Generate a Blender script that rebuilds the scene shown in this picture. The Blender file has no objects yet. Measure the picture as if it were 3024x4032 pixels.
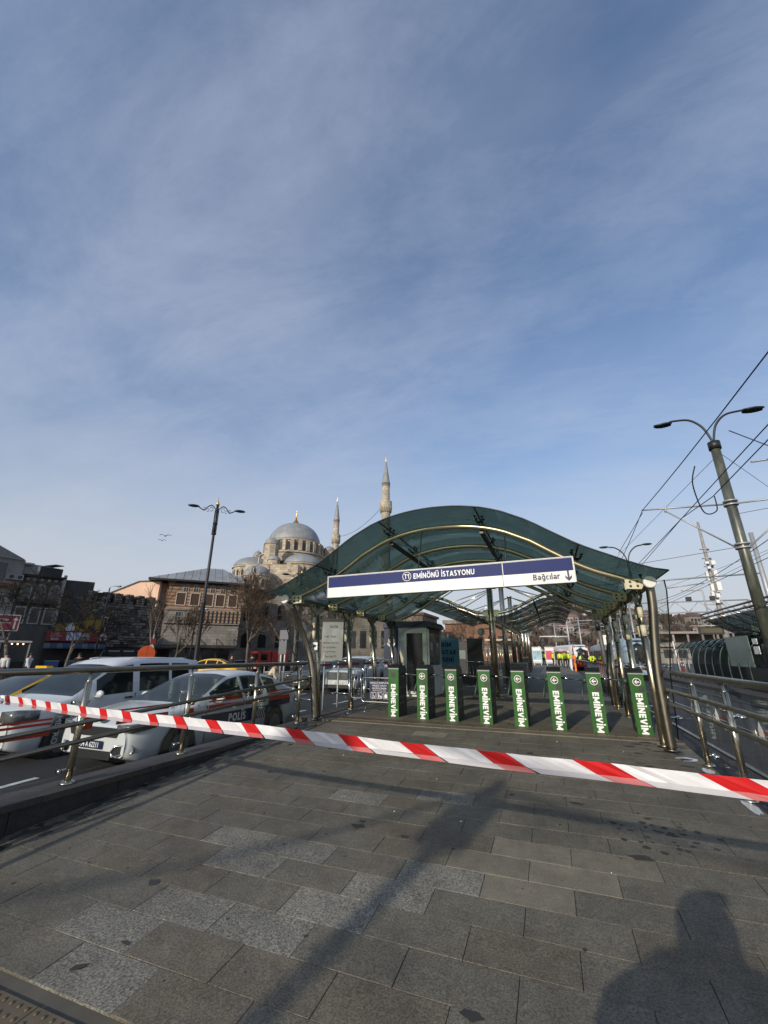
import bpy, bmesh, math, random
from mathutils import Vector, Matrix, Euler
random.seed(7)
PI = math.pi
S = bpy.context.scene
COL = S.collection

# ------------------------------------------------------------------ camera
cam_d = bpy.data.cameras.new('camera')
cam_d.sensor_fit = 'VERTICAL'; cam_d.sensor_height = 36.0; cam_d.lens = 14.582
cam_d.clip_start = 0.05; cam_d.clip_end = 6000
cam = bpy.data.objects.new('camera', cam_d); COL.objects.link(cam)
CR = [[0.933131, -0.111925, -0.341673], [0.359494, 0.305316, 0.881786], [0.005625, -0.945651, 0.325135]]
m = Matrix(((CR[0][0], -CR[0][1], -CR[0][2], 0), (CR[1][0], -CR[1][1], -CR[1][2], 0), (CR[2][0], -CR[2][1], -CR[2][2], 1.28), (0, 0, 0, 1)))
cam.matrix_world = m
S.camera = cam

# ------------------------------------------------------------------ sky, sun, exposure
SUN_EL = math.radians(20.0); SUN_AZ = math.radians(180 + 11.5)   # azimuth of the sun measured from +Y towards +X
W = bpy.data.worlds.new('World'); S.world = W; W.use_nodes = True
nt = W.node_tree; N = nt.nodes; L = nt.links; N.clear()
out = N.new('ShaderNodeOutputWorld'); bg = N.new('ShaderNodeBackground'); L.new(bg.outputs[0], out.inputs[0])
sky = N.new('ShaderNodeTexSky'); sky.sky_type = 'NISHITA'; sky.sun_disc = False
sky.sun_elevation = SUN_EL; sky.sun_rotation = SUN_AZ
sky.air_density = 1.1; sky.dust_density = 1.6; sky.ozone_density = 4.0; sky.altitude = 0
bg.inputs[1].default_value = 0.135
tc = N.new('ShaderNodeTexCoord'); sep = N.new('ShaderNodeSeparateXYZ'); L.new(tc.outputs['Generated'], sep.inputs[0])
def wmath(op, a, b=None):
    n = N.new('ShaderNodeMath'); n.operation = op
    for i, v in enumerate((a, b)):
        if v is None: continue
        if isinstance(v, (int, float)): n.inputs[i].default_value = v
        else: L.new(v, n.inputs[i])
    return n.outputs[0]
zz = wmath('ADD', wmath('MAXIMUM', sep.outputs[2], 0.0), 0.22)
cx = wmath('DIVIDE', sep.outputs[0], zz); cy = wmath('DIVIDE', sep.outputs[1], zz)
cmb = N.new('ShaderNodeCombineXYZ'); L.new(cx, cmb.inputs[0]); L.new(cy, cmb.inputs[1])
mp = N.new('ShaderNodeMapping'); mp.inputs['Rotation'].default_value = (0, 0, math.radians(35)); mp.inputs['Scale'].default_value = (0.85, 1.35, 1)
L.new(cmb.outputs[0], mp.inputs[0])
n1 = N.new('ShaderNodeTexNoise'); n1.inputs['Scale'].default_value = 0.9; n1.inputs['Detail'].default_value = 7; n1.inputs['Roughness'].default_value = 0.52; n1.inputs['Distortion'].default_value = 0.5
L.new(mp.outputs[0], n1.inputs['Vector'])
r1 = N.new('ShaderNodeMapRange'); r1.inputs[1].default_value = 0.34; r1.inputs[2].default_value = 0.76; r1.inputs[3].default_value = 0.0; r1.inputs[4].default_value = 0.52
L.new(n1.outputs[0], r1.inputs[0])
mixc = N.new('ShaderNodeMix'); mixc.data_type = 'RGBA'
mp2 = N.new('ShaderNodeMapping'); mp2.inputs['Rotation'].default_value = (0, 0, math.radians(-28)); mp2.inputs['Scale'].default_value = (1.1, 2.5, 1); L.new(cmb.outputs[0], mp2.inputs[0])
n2 = N.new('ShaderNodeTexNoise'); n2.inputs['Scale'].default_value = 1.7; n2.inputs['Detail'].default_value = 10; n2.inputs['Roughness'].default_value = 0.70; n2.inputs['Distortion'].default_value = 0.35; L.new(mp2.outputs[0], n2.inputs['Vector'])
r2 = N.new('ShaderNodeMapRange'); r2.inputs[1].default_value = 0.42; r2.inputs[2].default_value = 0.78; r2.inputs[3].default_value = 0.0; r2.inputs[4].default_value = 0.24; L.new(n2.outputs[0], r2.inputs[0])
cloud = wmath('MINIMUM', wmath('ADD', r1.outputs[0], r2.outputs[0]), 0.85)
L.new(cloud, mixc.inputs[0])
L.new(sky.outputs[0], mixc.inputs[6]); mixc.inputs[7].default_value = (3.3, 3.65, 4.55, 1)
# grey haze low over the city
hz = N.new('ShaderNodeMapRange'); hz.interpolation_type = 'SMOOTHSTEP'
hz.inputs[1].default_value = 0.0; hz.inputs[2].default_value = 0.58; hz.inputs[3].default_value = 0.94; hz.inputs[4].default_value = 0.0
L.new(sep.outputs[2], hz.inputs[0])
mixh = N.new('ShaderNodeMix'); mixh.data_type = 'RGBA'
L.new(hz.outputs[0], mixh.inputs[0]); L.new(mixc.outputs[2], mixh.inputs[6]); mixh.inputs[7].default_value = (3.45, 3.6, 3.9, 1)
L.new(mixh.outputs[2], bg.inputs[0])

sun_d = bpy.data.lights.new('sun', 'SUN'); sun_d.energy = 2.7; sun_d.angle = math.radians(0.53); sun_d.color = (1.0, 0.90, 0.76)
sun = bpy.data.objects.new('sun', sun_d); COL.objects.link(sun)
sd = Vector((math.sin(SUN_AZ) * math.cos(SUN_EL), math.cos(SUN_AZ) * math.cos(SUN_EL), math.sin(SUN_EL)))
sun.rotation_euler = sd.to_track_quat('Z', 'Y').to_euler(); sun.location = (-20, -60, 40)
S.view_settings.view_transform = 'Standard'; S.view_settings.look = 'None'; S.view_settings.exposure = 0.32; S.view_settings.gamma = 1.0
S.view_settings.use_curve_mapping = False
S.render.engine = 'CYCLES'
S.cycles.use_denoising = True; S.cycles.max_bounces = 8; S.cycles.transparent_max_bounces = 24; S.cycles.caustics_reflective = False; S.cycles.caustics_refractive = False

# ------------------------------------------------------------------ helpers: meshes
class MB:
    def __init__(s): s.v = []; s.f = []; s.m = []; s.sm = []
    def add(s, vs, fs, mi=0, smooth=False):
        o = len(s.v); s.v += [Vector(p) for p in vs]
        for f in fs: s.f.append([i + o for i in f]); s.m.append(mi); s.sm.append(smooth)
    def box(s, x0, x1, y0, y1, z0, z1, mi=0, M=None):
        vs = [Vector((x, y, z)) for z in (z0, z1) for y in (y0, y1) for x in (x0, x1)]
        if M is not None: vs = [M @ p for p in vs]
        s.add(vs, [(0, 2, 3, 1), (4, 5, 7, 6), (0, 1, 5, 4), (2, 6, 7, 3), (0, 4, 6, 2), (1, 3, 7, 5)], mi)
    def cbox(s, c, d, mi=0, M=None): s.box(c[0]-d[0]/2, c[0]+d[0]/2, c[1]-d[1]/2, c[1]+d[1]/2, c[2]-d[2]/2, c[2]+d[2]/2, mi, M)
    def tube(s, pts, r, n=8, mi=0, cap=True, smooth=True):
        pts = [Vector(p) for p in pts]; k = len(pts)
        rs = r if isinstance(r, (list, tuple)) else [r] * k
        o = len(s.v); up = None; vs = []
        for i, p in enumerate(pts):
            t = (pts[min(i+1, k-1)] - pts[max(i-1, 0)])
            if t.length < 1e-9: t = Vector((0, 0, 1))
            t.normalize()
            if up is None:
                up = t.orthogonal().normalized()
            else:
                up = (up - t * up.dot(t))
                up = up.normalized() if up.length > 1e-6 else t.orthogonal().normalized()
            b = t.cross(up)
            for j in range(n):
                a = 2*PI*j/n; vs.append(p + (up*math.cos(a) + b*math.sin(a)) * rs[i])
        fs = [(i*n+j, i*n+(j+1) % n, (i+1)*n+(j+1) % n, (i+1)*n+j) for i in range(k-1) for j in range(n)]
        s.add(vs, fs, mi, smooth)
        if cap:
            s.f.append([o+j for j in reversed(range(n))]); s.m.append(mi); s.sm.append(False)
            s.f.append([o+(k-1)*n+j for j in range(n)]); s.m.append(mi); s.sm.append(False)
    def cyl(s, a, b, r, n=12, mi=0, smooth=True): s.tube([a, b], r, n, mi, True, smooth)
    def lathe(s, prof, c=(0, 0, 0), n=24, mi=0, smooth=True, a0=0.0, a1=2*PI, rib=0.0):
        # prof: (radius, z) from bottom to top
        c = Vector(c); full = abs(a1-a0-2*PI) < 1e-6; cols = n if full else n+1
        vs = []
        for (r, z) in prof:
            for j in range(cols):
                a = a0 + (a1-a0)*j/n
                rr = r + (rib if j % 2 == 0 else 0.0)
                vs.append(c + Vector((rr*math.cos(a), rr*math.sin(a), z)))
        fs = []
        for i in range(len(prof)-1):
            for j in range(n):
                j2 = (j+1) % cols
                fs.append((i*cols+j, i*cols+j2, (i+1)*cols+j2, (i+1)*cols+j))
        s.add(vs, fs, mi, smooth)
        if full:
            o = len(s.v)-len(vs)
            if prof[0][0] > 1e-4: s.f.append([o+j for j in reversed(range(cols))]); s.m.append(mi); s.sm.append(False)
            if prof[-1][0] > 1e-4: s.f.append([o+(len(prof)-1)*cols+j for j in range(cols)]); s.m.append(mi); s.sm.append(False)
    def prism(s, poly, d0, d1, M=None, mi=0):
        # poly in local (u,v); extruded along local w from d0 to d1; M maps (u,v,w)
        n = len(poly); vs = [Vector((u, v, d0)) for u, v in poly] + [Vector((u, v, d1)) for u, v in poly]
        if M is not None: vs = [M @ p for p in vs]
        fs = [tuple(reversed(range(n))), tuple(range(n, 2*n))] + [(i, (i+1) % n, n+(i+1) % n, n+i) for i in range(n)]
        s.add(vs, fs, mi)
    def sphere(s, c, r, n=10, k=6, mi=0, sc=(1, 1, 1)):
        prof = [(max(0.0001, r*math.sin(PI*i/k))*1.0, -r*math.cos(PI*i/k)) for i in range(k+1)]
        o = len(s.v); s.lathe(prof, (0, 0, 0), n, mi)
        for i in range(o, len(s.v)):
            p = s.v[i]; s.v[i] = Vector((p.x*sc[0], p.y*sc[1], p.z*sc[2])) + Vector(c)
    def grid(s, rows, mi=0, smooth=True, closed=False):
        o = len(rows[0]); vs = [p for r in rows for p in r]
        fs = []
        for i in range(len(rows)-1):
            for j in range(o if closed else o-1):
                j2 = (j+1) % o
                fs.append((i*o+j, i*o+j2, (i+1)*o+j2, (i+1)*o+j))
        s.add(vs, fs, mi, smooth)
    def xf(s, M):
        s.v = [M @ p for p in s.v]; return s
    def mesh(s, name, mats):
        me = bpy.data.meshes.new(name); me.from_pydata([tuple(p) for p in s.v], [], s.f)
        for mt in (mats if isinstance(mats, (list, tuple)) else [mats]): me.materials.append(mt)
        me.polygons.foreach_set('material_index', s.m); me.polygons.foreach_set('use_smooth', s.sm); me.update()
        return me

def link(name, me, parent=None, loc=None, rot=None):
    o = bpy.data.objects.new(name, me); COL.objects.link(o)
    if parent is not None: o.parent = parent
    if loc is not None: o.location = loc
    if rot is not None: o.rotation_euler = rot
    return o
def tag(o, label=None, cat=None, group=None, kind=None):
    if label: o['label'] = label
    if cat: o['category'] = cat
    if group: o['group'] = group
    if kind: o['kind'] = kind
    return o
def thing(name, label, cat, loc=(0, 0, 0), rz=0.0, group=None):
    o = bpy.data.objects.new(name, None); COL.objects.link(o); o.empty_display_size = 0.2
    o.location = loc; o.rotation_euler = (0, 0, rz)
    return tag(o, label, cat, group)
def part(name, mb, mats, parent, world=False, label=None):
    # world=True: the builder used world coordinates and the root is unrotated
    if world:
        root = parent; off = Vector((0, 0, 0))
        while root is not None: off += Vector(root.location); root = root.parent
        for i in range(len(mb.v)): mb.v[i] = mb.v[i] - off
    o = link(name, mb.mesh(name, mats), parent)
    if label: o['label'] = label
    return o
def solo(name, mb, mats, label=None, cat=None, group=None, kind=None):
    return tag(link(name, mb.mesh(name, mats)), label, cat, group, kind)
def copy_tree(o, parent=None):
    c = o.copy(); COL.objects.link(c)
    if parent is not None: c.parent = parent
    for ch in list(o.children): copy_tree(ch, c)
    return c
def bez(pts, n):   # Catmull-Rom through pts
    P = [Vector(p) for p in pts]; res = []
    for i in range(len(P)-1):
        p0 = P[max(i-1, 0)]; p1 = P[i]; p2 = P[i+1]; p3 = P[min(i+2, len(P)-1)]
        for k in range(n):
            t = k/n
            res.append(0.5*((2*p1)+(p2-p0)*t+(2*p0-5*p1+4*p2-p3)*t*t+(3*p1-p0-3*p2+p3)*t**3))
    res.append(P[-1]); return res
def lerp(xs, ys, x):
    if x <= xs[0]: return ys[0]
    for i in range(len(xs)-1):
        if x <= xs[i+1]:
            t = (x-xs[i])/(xs[i+1]-xs[i]); return ys[i]+(ys[i+1]-ys[i])*t
    return ys[-1]
def frame(o, u, v):     # matrix whose local x,y run along u,v
    u = Vector(u).normalized(); v = Vector(v); v = (v-u*u.dot(v)).normalized(); w = u.cross(v)
    return Matrix(((u.x, v.x, w.x, o[0]), (u.y, v.y, w.y, o[1]), (u.z, v.z, w.z, o[2]), (0, 0, 0, 1)))
_fc = {}
def text_mb(body, size, M, depth=0.004, bold=0.0, align='LEFT', mi=0, sx=1.0):
    if 'M' in body: bold = 0.0
    key = (body, bold, align)
    if key not in _fc:
        cu = bpy.data.curves.new('lettering', 'FONT'); cu.body = body; cu.size = 1.0; cu.align_x = align; cu.offset = bold; cu.resolution_u = 2
        ob = bpy.data.objects.new('lettering', cu); COL.objects.link(ob)
        bpy.context.view_layer.update()
        me = ob.evaluated_get(bpy.context.evaluated_depsgraph_get()).to_mesh()
        _fc[key] = ([Vector(v.co) for v in me.vertices], [list(p.vertices) for p in me.polygons])
        bpy.data.objects.remove(ob); bpy.data.curves.remove(cu)
    vs, fs = _fc[key]
    mb = MB(); mb.add([M @ Vector((v.x*size*sx, v.y*size, depth)) for v in vs], fs, mi)
    return mb

# heavy sans capitals drawn as thick strokes
def _arc(cx, cy, rx, ry, a0, a1, n=10): return [(cx+rx*math.cos(math.radians(a0+(a1-a0)*i/n)), cy+ry*math.sin(math.radians(a0+(a1-a0)*i/n))) for i in range(n+1)]
def _glyph(c, t):
    h = t/2
    if c == 'E': w = .60; return w, [[(h, 0), (h, 1)], [(t*.9, 1-h), (w, 1-h)], [(t*.9, .51), (w*.93, .51)], [(t*.9, h), (w, h)]]
    if c == 'M': w = .96; return w, [[(h, 0), (h, 1)], [(w-h, 0), (w-h, 1)], [(h, .92), (w/2, .22)], [(w-h, .92), (w/2, .22)]]
    if c in 'İI': return t, [[(h, 0), (h, 1)]]+([[(h, 1.10), (h, 1.10+t*1.05)]] if c == 'İ' else [])
    if c == 'N': w = .78; return w, [[(h, 0), (h, 1)], [(w-h, 0), (w-h, 1)], [(h, .93), (w-h, .07)]]
    if c == 'V': w = .84; return w, [[(h, 1), (w/2, .06)], [(w-h, 1), (w/2, .06)]]
    if c in 'OÖ': w = .92; return w, [_arc(w/2, .5, w/2-h, .5-h, 0, 360, 22)]+([[(w*.30, 1.10), (w*.30, 1.10+t)], [(w*.70, 1.10), (w*.70, 1.10+t)]] if c == 'Ö' else [])
    if c in 'UÜ': w = .76; return w, [[(h, 1)]+_arc(w/2, .38, w/2-h, .38-h, 180, 360, 10)+[(w-h, 1)]]+([[(w*.28, 1.10), (w*.28, 1.10+t)], [(w*.72, 1.10), (w*.72, 1.10+t)]] if c == 'Ü' else [])
    if c == 'S': w = .60; return w, [_arc(w/2, .735, w/2-h, .265-h, 30, 230, 9)+[(w*.62, .47)]+_arc(w/2, .265, w/2-h, .265-h, 50, -150, 9)]
    if c == 'T': w = .64; return w, [[(0, 1-h), (w, 1-h)], [(w/2, 0), (w/2, 1-t*.9)]]
    if c == 'A': w = .84; return w, [[(h*.8, 0), (w/2, .95)], [(w-h*.8, 0), (w/2, .95)], [(w*.24, .30), (w*.76, .30)]]
    if c == 'Y': w = .76; return w, [[(h*.8, 1), (w/2, .45)], [(w-h*.8, 1), (w/2, .45)], [(w/2, 0), (w/2, .5)]]
    if c == 'P': w = .62; return w, [[(h, 0), (h, 1)], [(t*.9, 1-h)]+_arc(w-.27, .70, .27-h, .30-h, 90, -90, 9)+[(t*.9, .40+h)]]
    if c == 'R': w = .66; return w, [[(h, 0), (h, 1)], [(t*.9, 1-h)]+_arc(w-.29, .70, .27-h, .30-h, 90, -90, 9)+[(t*.9, .40+h)], [(w*.42, .44), (w-h*.8, 0)]]
    if c == 'K': w = .68; return w, [[(h, 0), (h, 1)], [(w-h, 1), (t*1.1, .50)], [(t*1.5, .58), (w-h*.8, 0)]]
    if c == 'L': w = .54; return w, [[(h, 0), (h, 1)], [(t*.9, h), (w, h)]]
    if c == '1': w = .42; return w, [[(w-h, 0), (w-h, 1)], [(0, .74), (w-t*.9, .96)]]
    if c == 'B': w = .64; return w, [[(h, 0), (h, 1)], [(t*.9, 1-h)]+_arc(w-.29, .75, .25-h, .25-h, 90, -90, 7)+[(t*.9, .5+h)], [(t*.9, .5)]+_arc(w-.27, .27, .27-h, .27-h, 90, -90, 8)+[(t*.9, h)]]
    if c == 'a': w = .54; return w, [[(w-h, 0), (w-h, .48)]+_arc(w/2, .48, w/2-h, .24-h, 0, 150, 8), _arc(w*.42, .21, w*.42-h, .21-h, 40, 320, 12)]
    if c == 'ğ': w = .56; return w, [_arc(w/2, .37, w/2-h, .36-h, 0, 360, 16), [(w-h, .72), (w-h, -.02)]+_arc(w/2, -.02, w/2-h, .24-h, 0, -140, 8), _arc(w/2, 1.02, .16, .14, 200, 340, 6)]
    if c == 'c': w = .50; return w, [_arc(w*.56, .36, w*.56-h, .36-h, 50, 310, 12)]
    if c == 'ı': return t, [[(h, 0), (h, .72)]]
    if c == 'l': return t, [[(h, 0), (h, 1.04)]]
    if c == 'r': w = .38; return w, [[(h, 0), (h, .72)], [(h, .40)]+_arc(.36, .42, .28-h*.3, .30-h, 160, 80, 5)]
    return .30, []
def stroke_mb(body, size, M, t=.2, gap=.13, depth=0.0004, sx=1.0):
    b = MB(); x = 0; k = 0
    for ch in body:
        w, pls = _glyph(ch, t)
        for pl in pls:
            P_ = [Vector((p[0], p[1])) for p in pl]; n = len(P_); L_ = []; R_ = []
            closed = n > 3 and (P_[0]-P_[-1]).length < 1e-4
            for i, p in enumerate(P_):
                a = P_[i-1] if i else (P_[-2] if closed else P_[0]); c = P_[i+1] if i < n-1 else (P_[1] if closed else P_[-1])
                d = (c-a).normalized(); nrm = Vector((-d.y, d.x))*(t/2); L_.append(p+nrm); R_.append(p-nrm)
            z = depth+.00025*(k % 7); k += 1
            b.grid([[M @ Vector(((x+q.x)*size*sx, q.y*size, z)) for q in L_], [M @ Vector(((x+q.x)*size*sx, q.y*size, z)) for q in R_]], 0, False)
        x += w+gap
    return b
def join(*mbs):
    r = MB()
    for b in mbs:
        o = len(r.v); r.v += b.v; r.f += [[i+o for i in f] for f in b.f]; r.m += b.m; r.sm += b.sm
    return r

# ------------------------------------------------------------------ helpers: materials
def mat(name, col, rough=0.6, metal=0.0, var=0.0, scale=6.0, bump=0.0, bscale=None, var2=0.0, scale2=0.6, stretch=None, coat=0.0, spec=None, rvar=0.0, emit=None, rand=0.0):
    mt = bpy.data.materials.new(name); mt.use_nodes = True; t = mt.node_tree; nn = t.nodes; ll = t.links
    b = nn['Principled BSDF']; b.inputs['Roughness'].default_value = rough; b.inputs['Metallic'].default_value = metal
    c4 = (*col, 1.0); b.inputs['Base Color'].default_value = c4
    if coat: b.inputs['Coat Weight'].default_value = coat; b.inputs['Coat Roughness'].default_value = 0.06
    if spec is not None: b.inputs['Specular IOR Level'].default_value = spec
    if emit: b.inputs['Emission Color'].default_value = (*emit[:3], 1); b.inputs['Emission Strength'].default_value = emit[3]
    g = nn.new('ShaderNodeNewGeometry'); vec = g.outputs['Position']
    if stretch:
        mpp = nn.new('ShaderNodeMapping'); mpp.inputs['Scale'].default_value = stretch; ll.new(vec, mpp.inputs[0]); vec = mpp.outputs[0]
    cur = None
    def mulnoise(cur, sc, amt, det=5):
        n = nn.new('ShaderNodeTexNoise'); n.inputs['Scale'].default_value = sc; n.inputs['Detail'].default_value = det; n.inputs['Roughness'].default_value = 0.6; ll.new(vec, n.inputs['Vector'])
        r = nn.new('ShaderNodeMapRange'); r.inputs[1].default_value = 0.28; r.inputs[2].default_value = 0.72; r.inputs[3].default_value = 1-amt; r.inputs[4].default_value = 1+amt; r.clamp = True
        ll.new(n.outputs[0], r.inputs[0])
        x = nn.new('ShaderNodeMix'); x.data_type = 'RGBA'; x.blend_type = 'MULTIPLY'; x.inputs[0].default_value = 1.0
        if cur is None: x.inputs[6].default_value = c4
        else: ll.new(cur, x.inputs[6])
        ll.new(r.outputs[0], x.inputs[7]); return x.outputs[2], n
    if var: cur, n1 = mulnoise(cur, scale, var)
    if var2: cur, n2 = mulnoise(cur, scale2, var2)
    if rand:
        oi = nn.new('ShaderNodeObjectInfo'); r = nn.new('ShaderNodeMapRange'); r.inputs[3].default_value = 1-rand; r.inputs[4].default_value = 1+rand; ll.new(oi.outputs['Random'], r.inputs[0])
        x = nn.new('ShaderNodeMix'); x.data_type = 'RGBA'; x.blend_type = 'MULTIPLY'; x.inputs[0].default_value = 1.0
        if cur is None: x.inputs[6].default_value = c4
        else: ll.new(cur, x.inputs[6])
        ll.new(r.outputs[0], x.inputs[7]); cur = x.outputs[2]
    if cur is not None: ll.new(cur, b.inputs['Base Color'])
    if rvar:
        n = nn.new('ShaderNodeTexNoise'); n.inputs['Scale'].default_value = scale2*3; n.inputs['Detail'].default_value = 4; ll.new(vec, n.inputs['Vector'])
        r = nn.new('ShaderNodeMapRange'); r.inputs[1].default_value = 0.3; r.inputs[2].default_value = 0.7; r.inputs[3].default_value = max(0.03, rough-rvar); r.inputs[4].default_value = min(1, rough+rvar)
        ll.new(n.outputs[0], r.inputs[0]); ll.new(r.outputs[0], b.inputs['Roughness'])
    if bump:
        n = nn.new('ShaderNodeTexNoise'); n.inputs['Scale'].default_value = bscale or scale*2; n.inputs['Detail'].default_value = 5; ll.new(vec, n.inputs['Vector'])
        bp = nn.new('ShaderNodeBump'); bp.inputs['Strength'].default_value = bump; bp.inputs['Distance'].default_value = 0.02; ll.new(n.outputs[0], bp.inputs['Height']); ll.new(bp.outputs[0], b.inputs['Normal'])
    return mt
def glass(name, tint, rough=0.02, refl=1.0, ior=1.45, dirt=0.0, dcol=(0.3, 0.32, 0.3), transl=False):
    mt = bpy.data.materials.new(name); mt.use_nodes = True; t = mt.node_tree; nn = t.nodes; ll = t.links; nn.clear()
    o = nn.new('ShaderNodeOutputMaterial'); tr = nn.new('ShaderNodeBsdfTransparent'); tr.inputs[0].default_value = (*tint, 1)
    gl = nn.new('ShaderNodeBsdfGlossy'); gl.inputs['Roughness'].default_value = rough; gl.inputs[0].default_value = (1, 1, 1, 1)
    fr = nn.new('ShaderNodeFresnel'); fr.inputs[0].default_value = ior
    mm = nn.new('ShaderNodeMath'); mm.operation = 'MULTIPLY'; mm.inputs[1].default_value = refl; ll.new(fr.outputs[0], mm.inputs[0])
    mx = nn.new('ShaderNodeMixShader'); ll.new(mm.outputs[0], mx.inputs[0]); 
    base = tr.outputs[0]
    if dirt:
        df = nn.new('ShaderNodeBsdfTranslucent' if transl else 'ShaderNodeBsdfDiffuse'); df.inputs[0].default_value = (*dcol, 1)
        g = nn.new('ShaderNodeNewGeometry'); n = nn.new('ShaderNodeTexNoise'); n.inputs['Scale'].default_value = 2.2; n.inputs['Detail'].default_value = 6; ll.new(g.outputs['Position'], n.inputs['Vector'])
        r = nn.new('ShaderNodeMapRange'); r.inputs[1].default_value = 0.35; r.inputs[2].default_value = 0.75; r.inputs[3].default_value = dirt*0.35; r.inputs[4].default_value = dirt; ll.new(n.outputs[0], r.inputs[0])
        m2 = nn.new('ShaderNodeMixShader'); ll.new(r.outputs[0], m2.inputs[0]); ll.new(tr.outputs[0], m2.inputs[1]); ll.new(df.outputs[0], m2.inputs[2]); base = m2.outputs[0]
    ll.new(base, mx.inputs[1]); ll.new(gl.outputs[0], mx.inputs[2]); ll.new(mx.outputs[0], o.inputs[0])
    return mt
def stripes(name, c1, c2, period, duty=0.5, rough=0.85, var=0.25, brick=None):
    # courses of two colours up the wall
    mt = mat(name, c1, rough); t = mt.node_tree; nn = t.nodes; ll = t.links; b = nn['Principled BSDF']
    g = nn.new('ShaderNodeNewGeometry'); sp = nn.new('ShaderNodeSeparateXYZ'); ll.new(g.outputs['Position'], sp.inputs[0])
    d = nn.new('ShaderNodeMath'); d.operation = 'DIVIDE'; d.inputs[1].default_value = period; ll.new(sp.outputs[2], d.inputs[0])
    f = nn.new('ShaderNodeMath'); f.operation = 'FRACT'; ll.new(d.outputs[0], f.inputs[0])
    gt = nn.new('ShaderNodeMath'); gt.operation = 'GREATER_THAN'; gt.inputs[1].default_value = duty; ll.new(f.outputs[0], gt.inputs[0])
    x = nn.new('ShaderNodeMix'); x.data_type = 'RGBA'; ll.new(gt.outputs[0], x.inputs[0]); x.inputs[6].default_value = (*c1, 1); x.inputs[7].default_value = (*c2, 1)
    n = nn.new('ShaderNodeTexNoise'); n.inputs['Scale'].default_value = 1.6; n.inputs['Detail'].default_value = 8; n.inputs['Roughness'].default_value = 0.7; ll.new(g.outputs['Position'], n.inputs['Vector'])
    r = nn.new('ShaderNodeMapRange'); r.inputs[1].default_value = 0.3; r.inputs[2].default_value = 0.7; r.inputs[3].default_value = 1-var; r.inputs[4].default_value = 1+var; ll.new(n.outputs[0], r.inputs[0])
    y = nn.new('ShaderNodeMix'); y.data_type = 'RGBA'; y.blend_type = 'MULTIPLY'; y.inputs[0].default_value = 1; ll.new(x.outputs[2], y.inputs[6]); ll.new(r.outputs[0], y.inputs[7]); ll.new(y.outputs[2], b.inputs['Base Color'])
    return mt
def masonry(name, c1, c2, mortar, w, h, rough=0.9, bump=0.4, axis='auto'):
    # dressed-stone courses far away: brick texture on (horizontal run, height)
    mt = mat(name, c1, rough); t = mt.node_tree; nn = t.nodes; ll = t.links; b = nn['Principled BSDF']
    g = nn.new('ShaderNodeNewGeometry'); sp = nn.new('ShaderNodeSeparateXYZ'); ll.new(g.outputs['Position'], sp.inputs[0])
    sn = nn.new('ShaderNodeSeparateXYZ'); ll.new(g.outputs['Normal'], sn.inputs[0])
    # run along the wall = x*ny - y*nx
    a = nn.new('ShaderNodeMath'); a.operation = 'MULTIPLY'; ll.new(sp.outputs[0], a.inputs[0]); ll.new(sn.outputs[1], a.inputs[1])
    c = nn.new('ShaderNodeMath'); c.operation = 'MULTIPLY'; ll.new(sp.outputs[1], c.inputs[0]); ll.new(sn.outputs[0], c.inputs[1])
    d = nn.new('ShaderNodeMath'); d.operation = 'SUBTRACT'; ll.new(a.outputs[0], d.inputs[0]); ll.new(c.outputs[0], d.inputs[1])
    cb = nn.new('ShaderNodeCombineXYZ'); ll.new(d.outputs[0], cb.inputs[0]); ll.new(sp.outputs[2], cb.inputs[1])
    br = nn.new('ShaderNodeTexBrick'); br.inputs['Color1'].default_value = (*c1, 1); br.inputs['Color2'].default_value = (*c2, 1); br.inputs['Mortar'].default_value = (*mortar, 1)
    br.inputs['Scale'].default_value = 1.0; br.inputs['Brick Width'].default_value = w; br.inputs['Row Height'].default_value = h; br.inputs['Mortar Size'].default_value = 0.02*min(1, h*2); br.inputs['Bias'].default_value = 0.0
    ll.new(cb.outputs[0], br.inputs['Vector'])
    n = nn.new('ShaderNodeTexNoise'); n.inputs['Scale'].default_value = 0.55; n.inputs['Detail'].default_value = 8; n.inputs['Roughness'].default_value = 0.68; ll.new(g.outputs['Position'], n.inputs['Vector'])
    r = nn.new('ShaderNodeMapRange'); r.inputs[1].default_value = 0.3; r.inputs[2].default_value = 0.7; r.inputs[3].default_value = 0.55; r.inputs[4].default_value = 1.3; ll.new(n.outputs[0], r.inputs[0])
    y = nn.new('ShaderNodeMix'); y.data_type = 'RGBA'; y.blend_type = 'MULTIPLY'; y.inputs[0].default_value = 1; ll.new(br.outputs['Color'], y.inputs[6]); ll.new(r.outputs[0], y.inputs[7]); ll.new(y.outputs[2], b.inputs['Base Color'])
    bp = nn.new('ShaderNodeBump'); bp.inputs['Strength'].default_value = bump; bp.inputs['Distance'].default_value = 0.05; ll.new(br.outputs['Fac'], bp.inputs['Height']); bp.invert = True; ll.new(bp.outputs[0], b.inputs['Normal'])
    return mt
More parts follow.
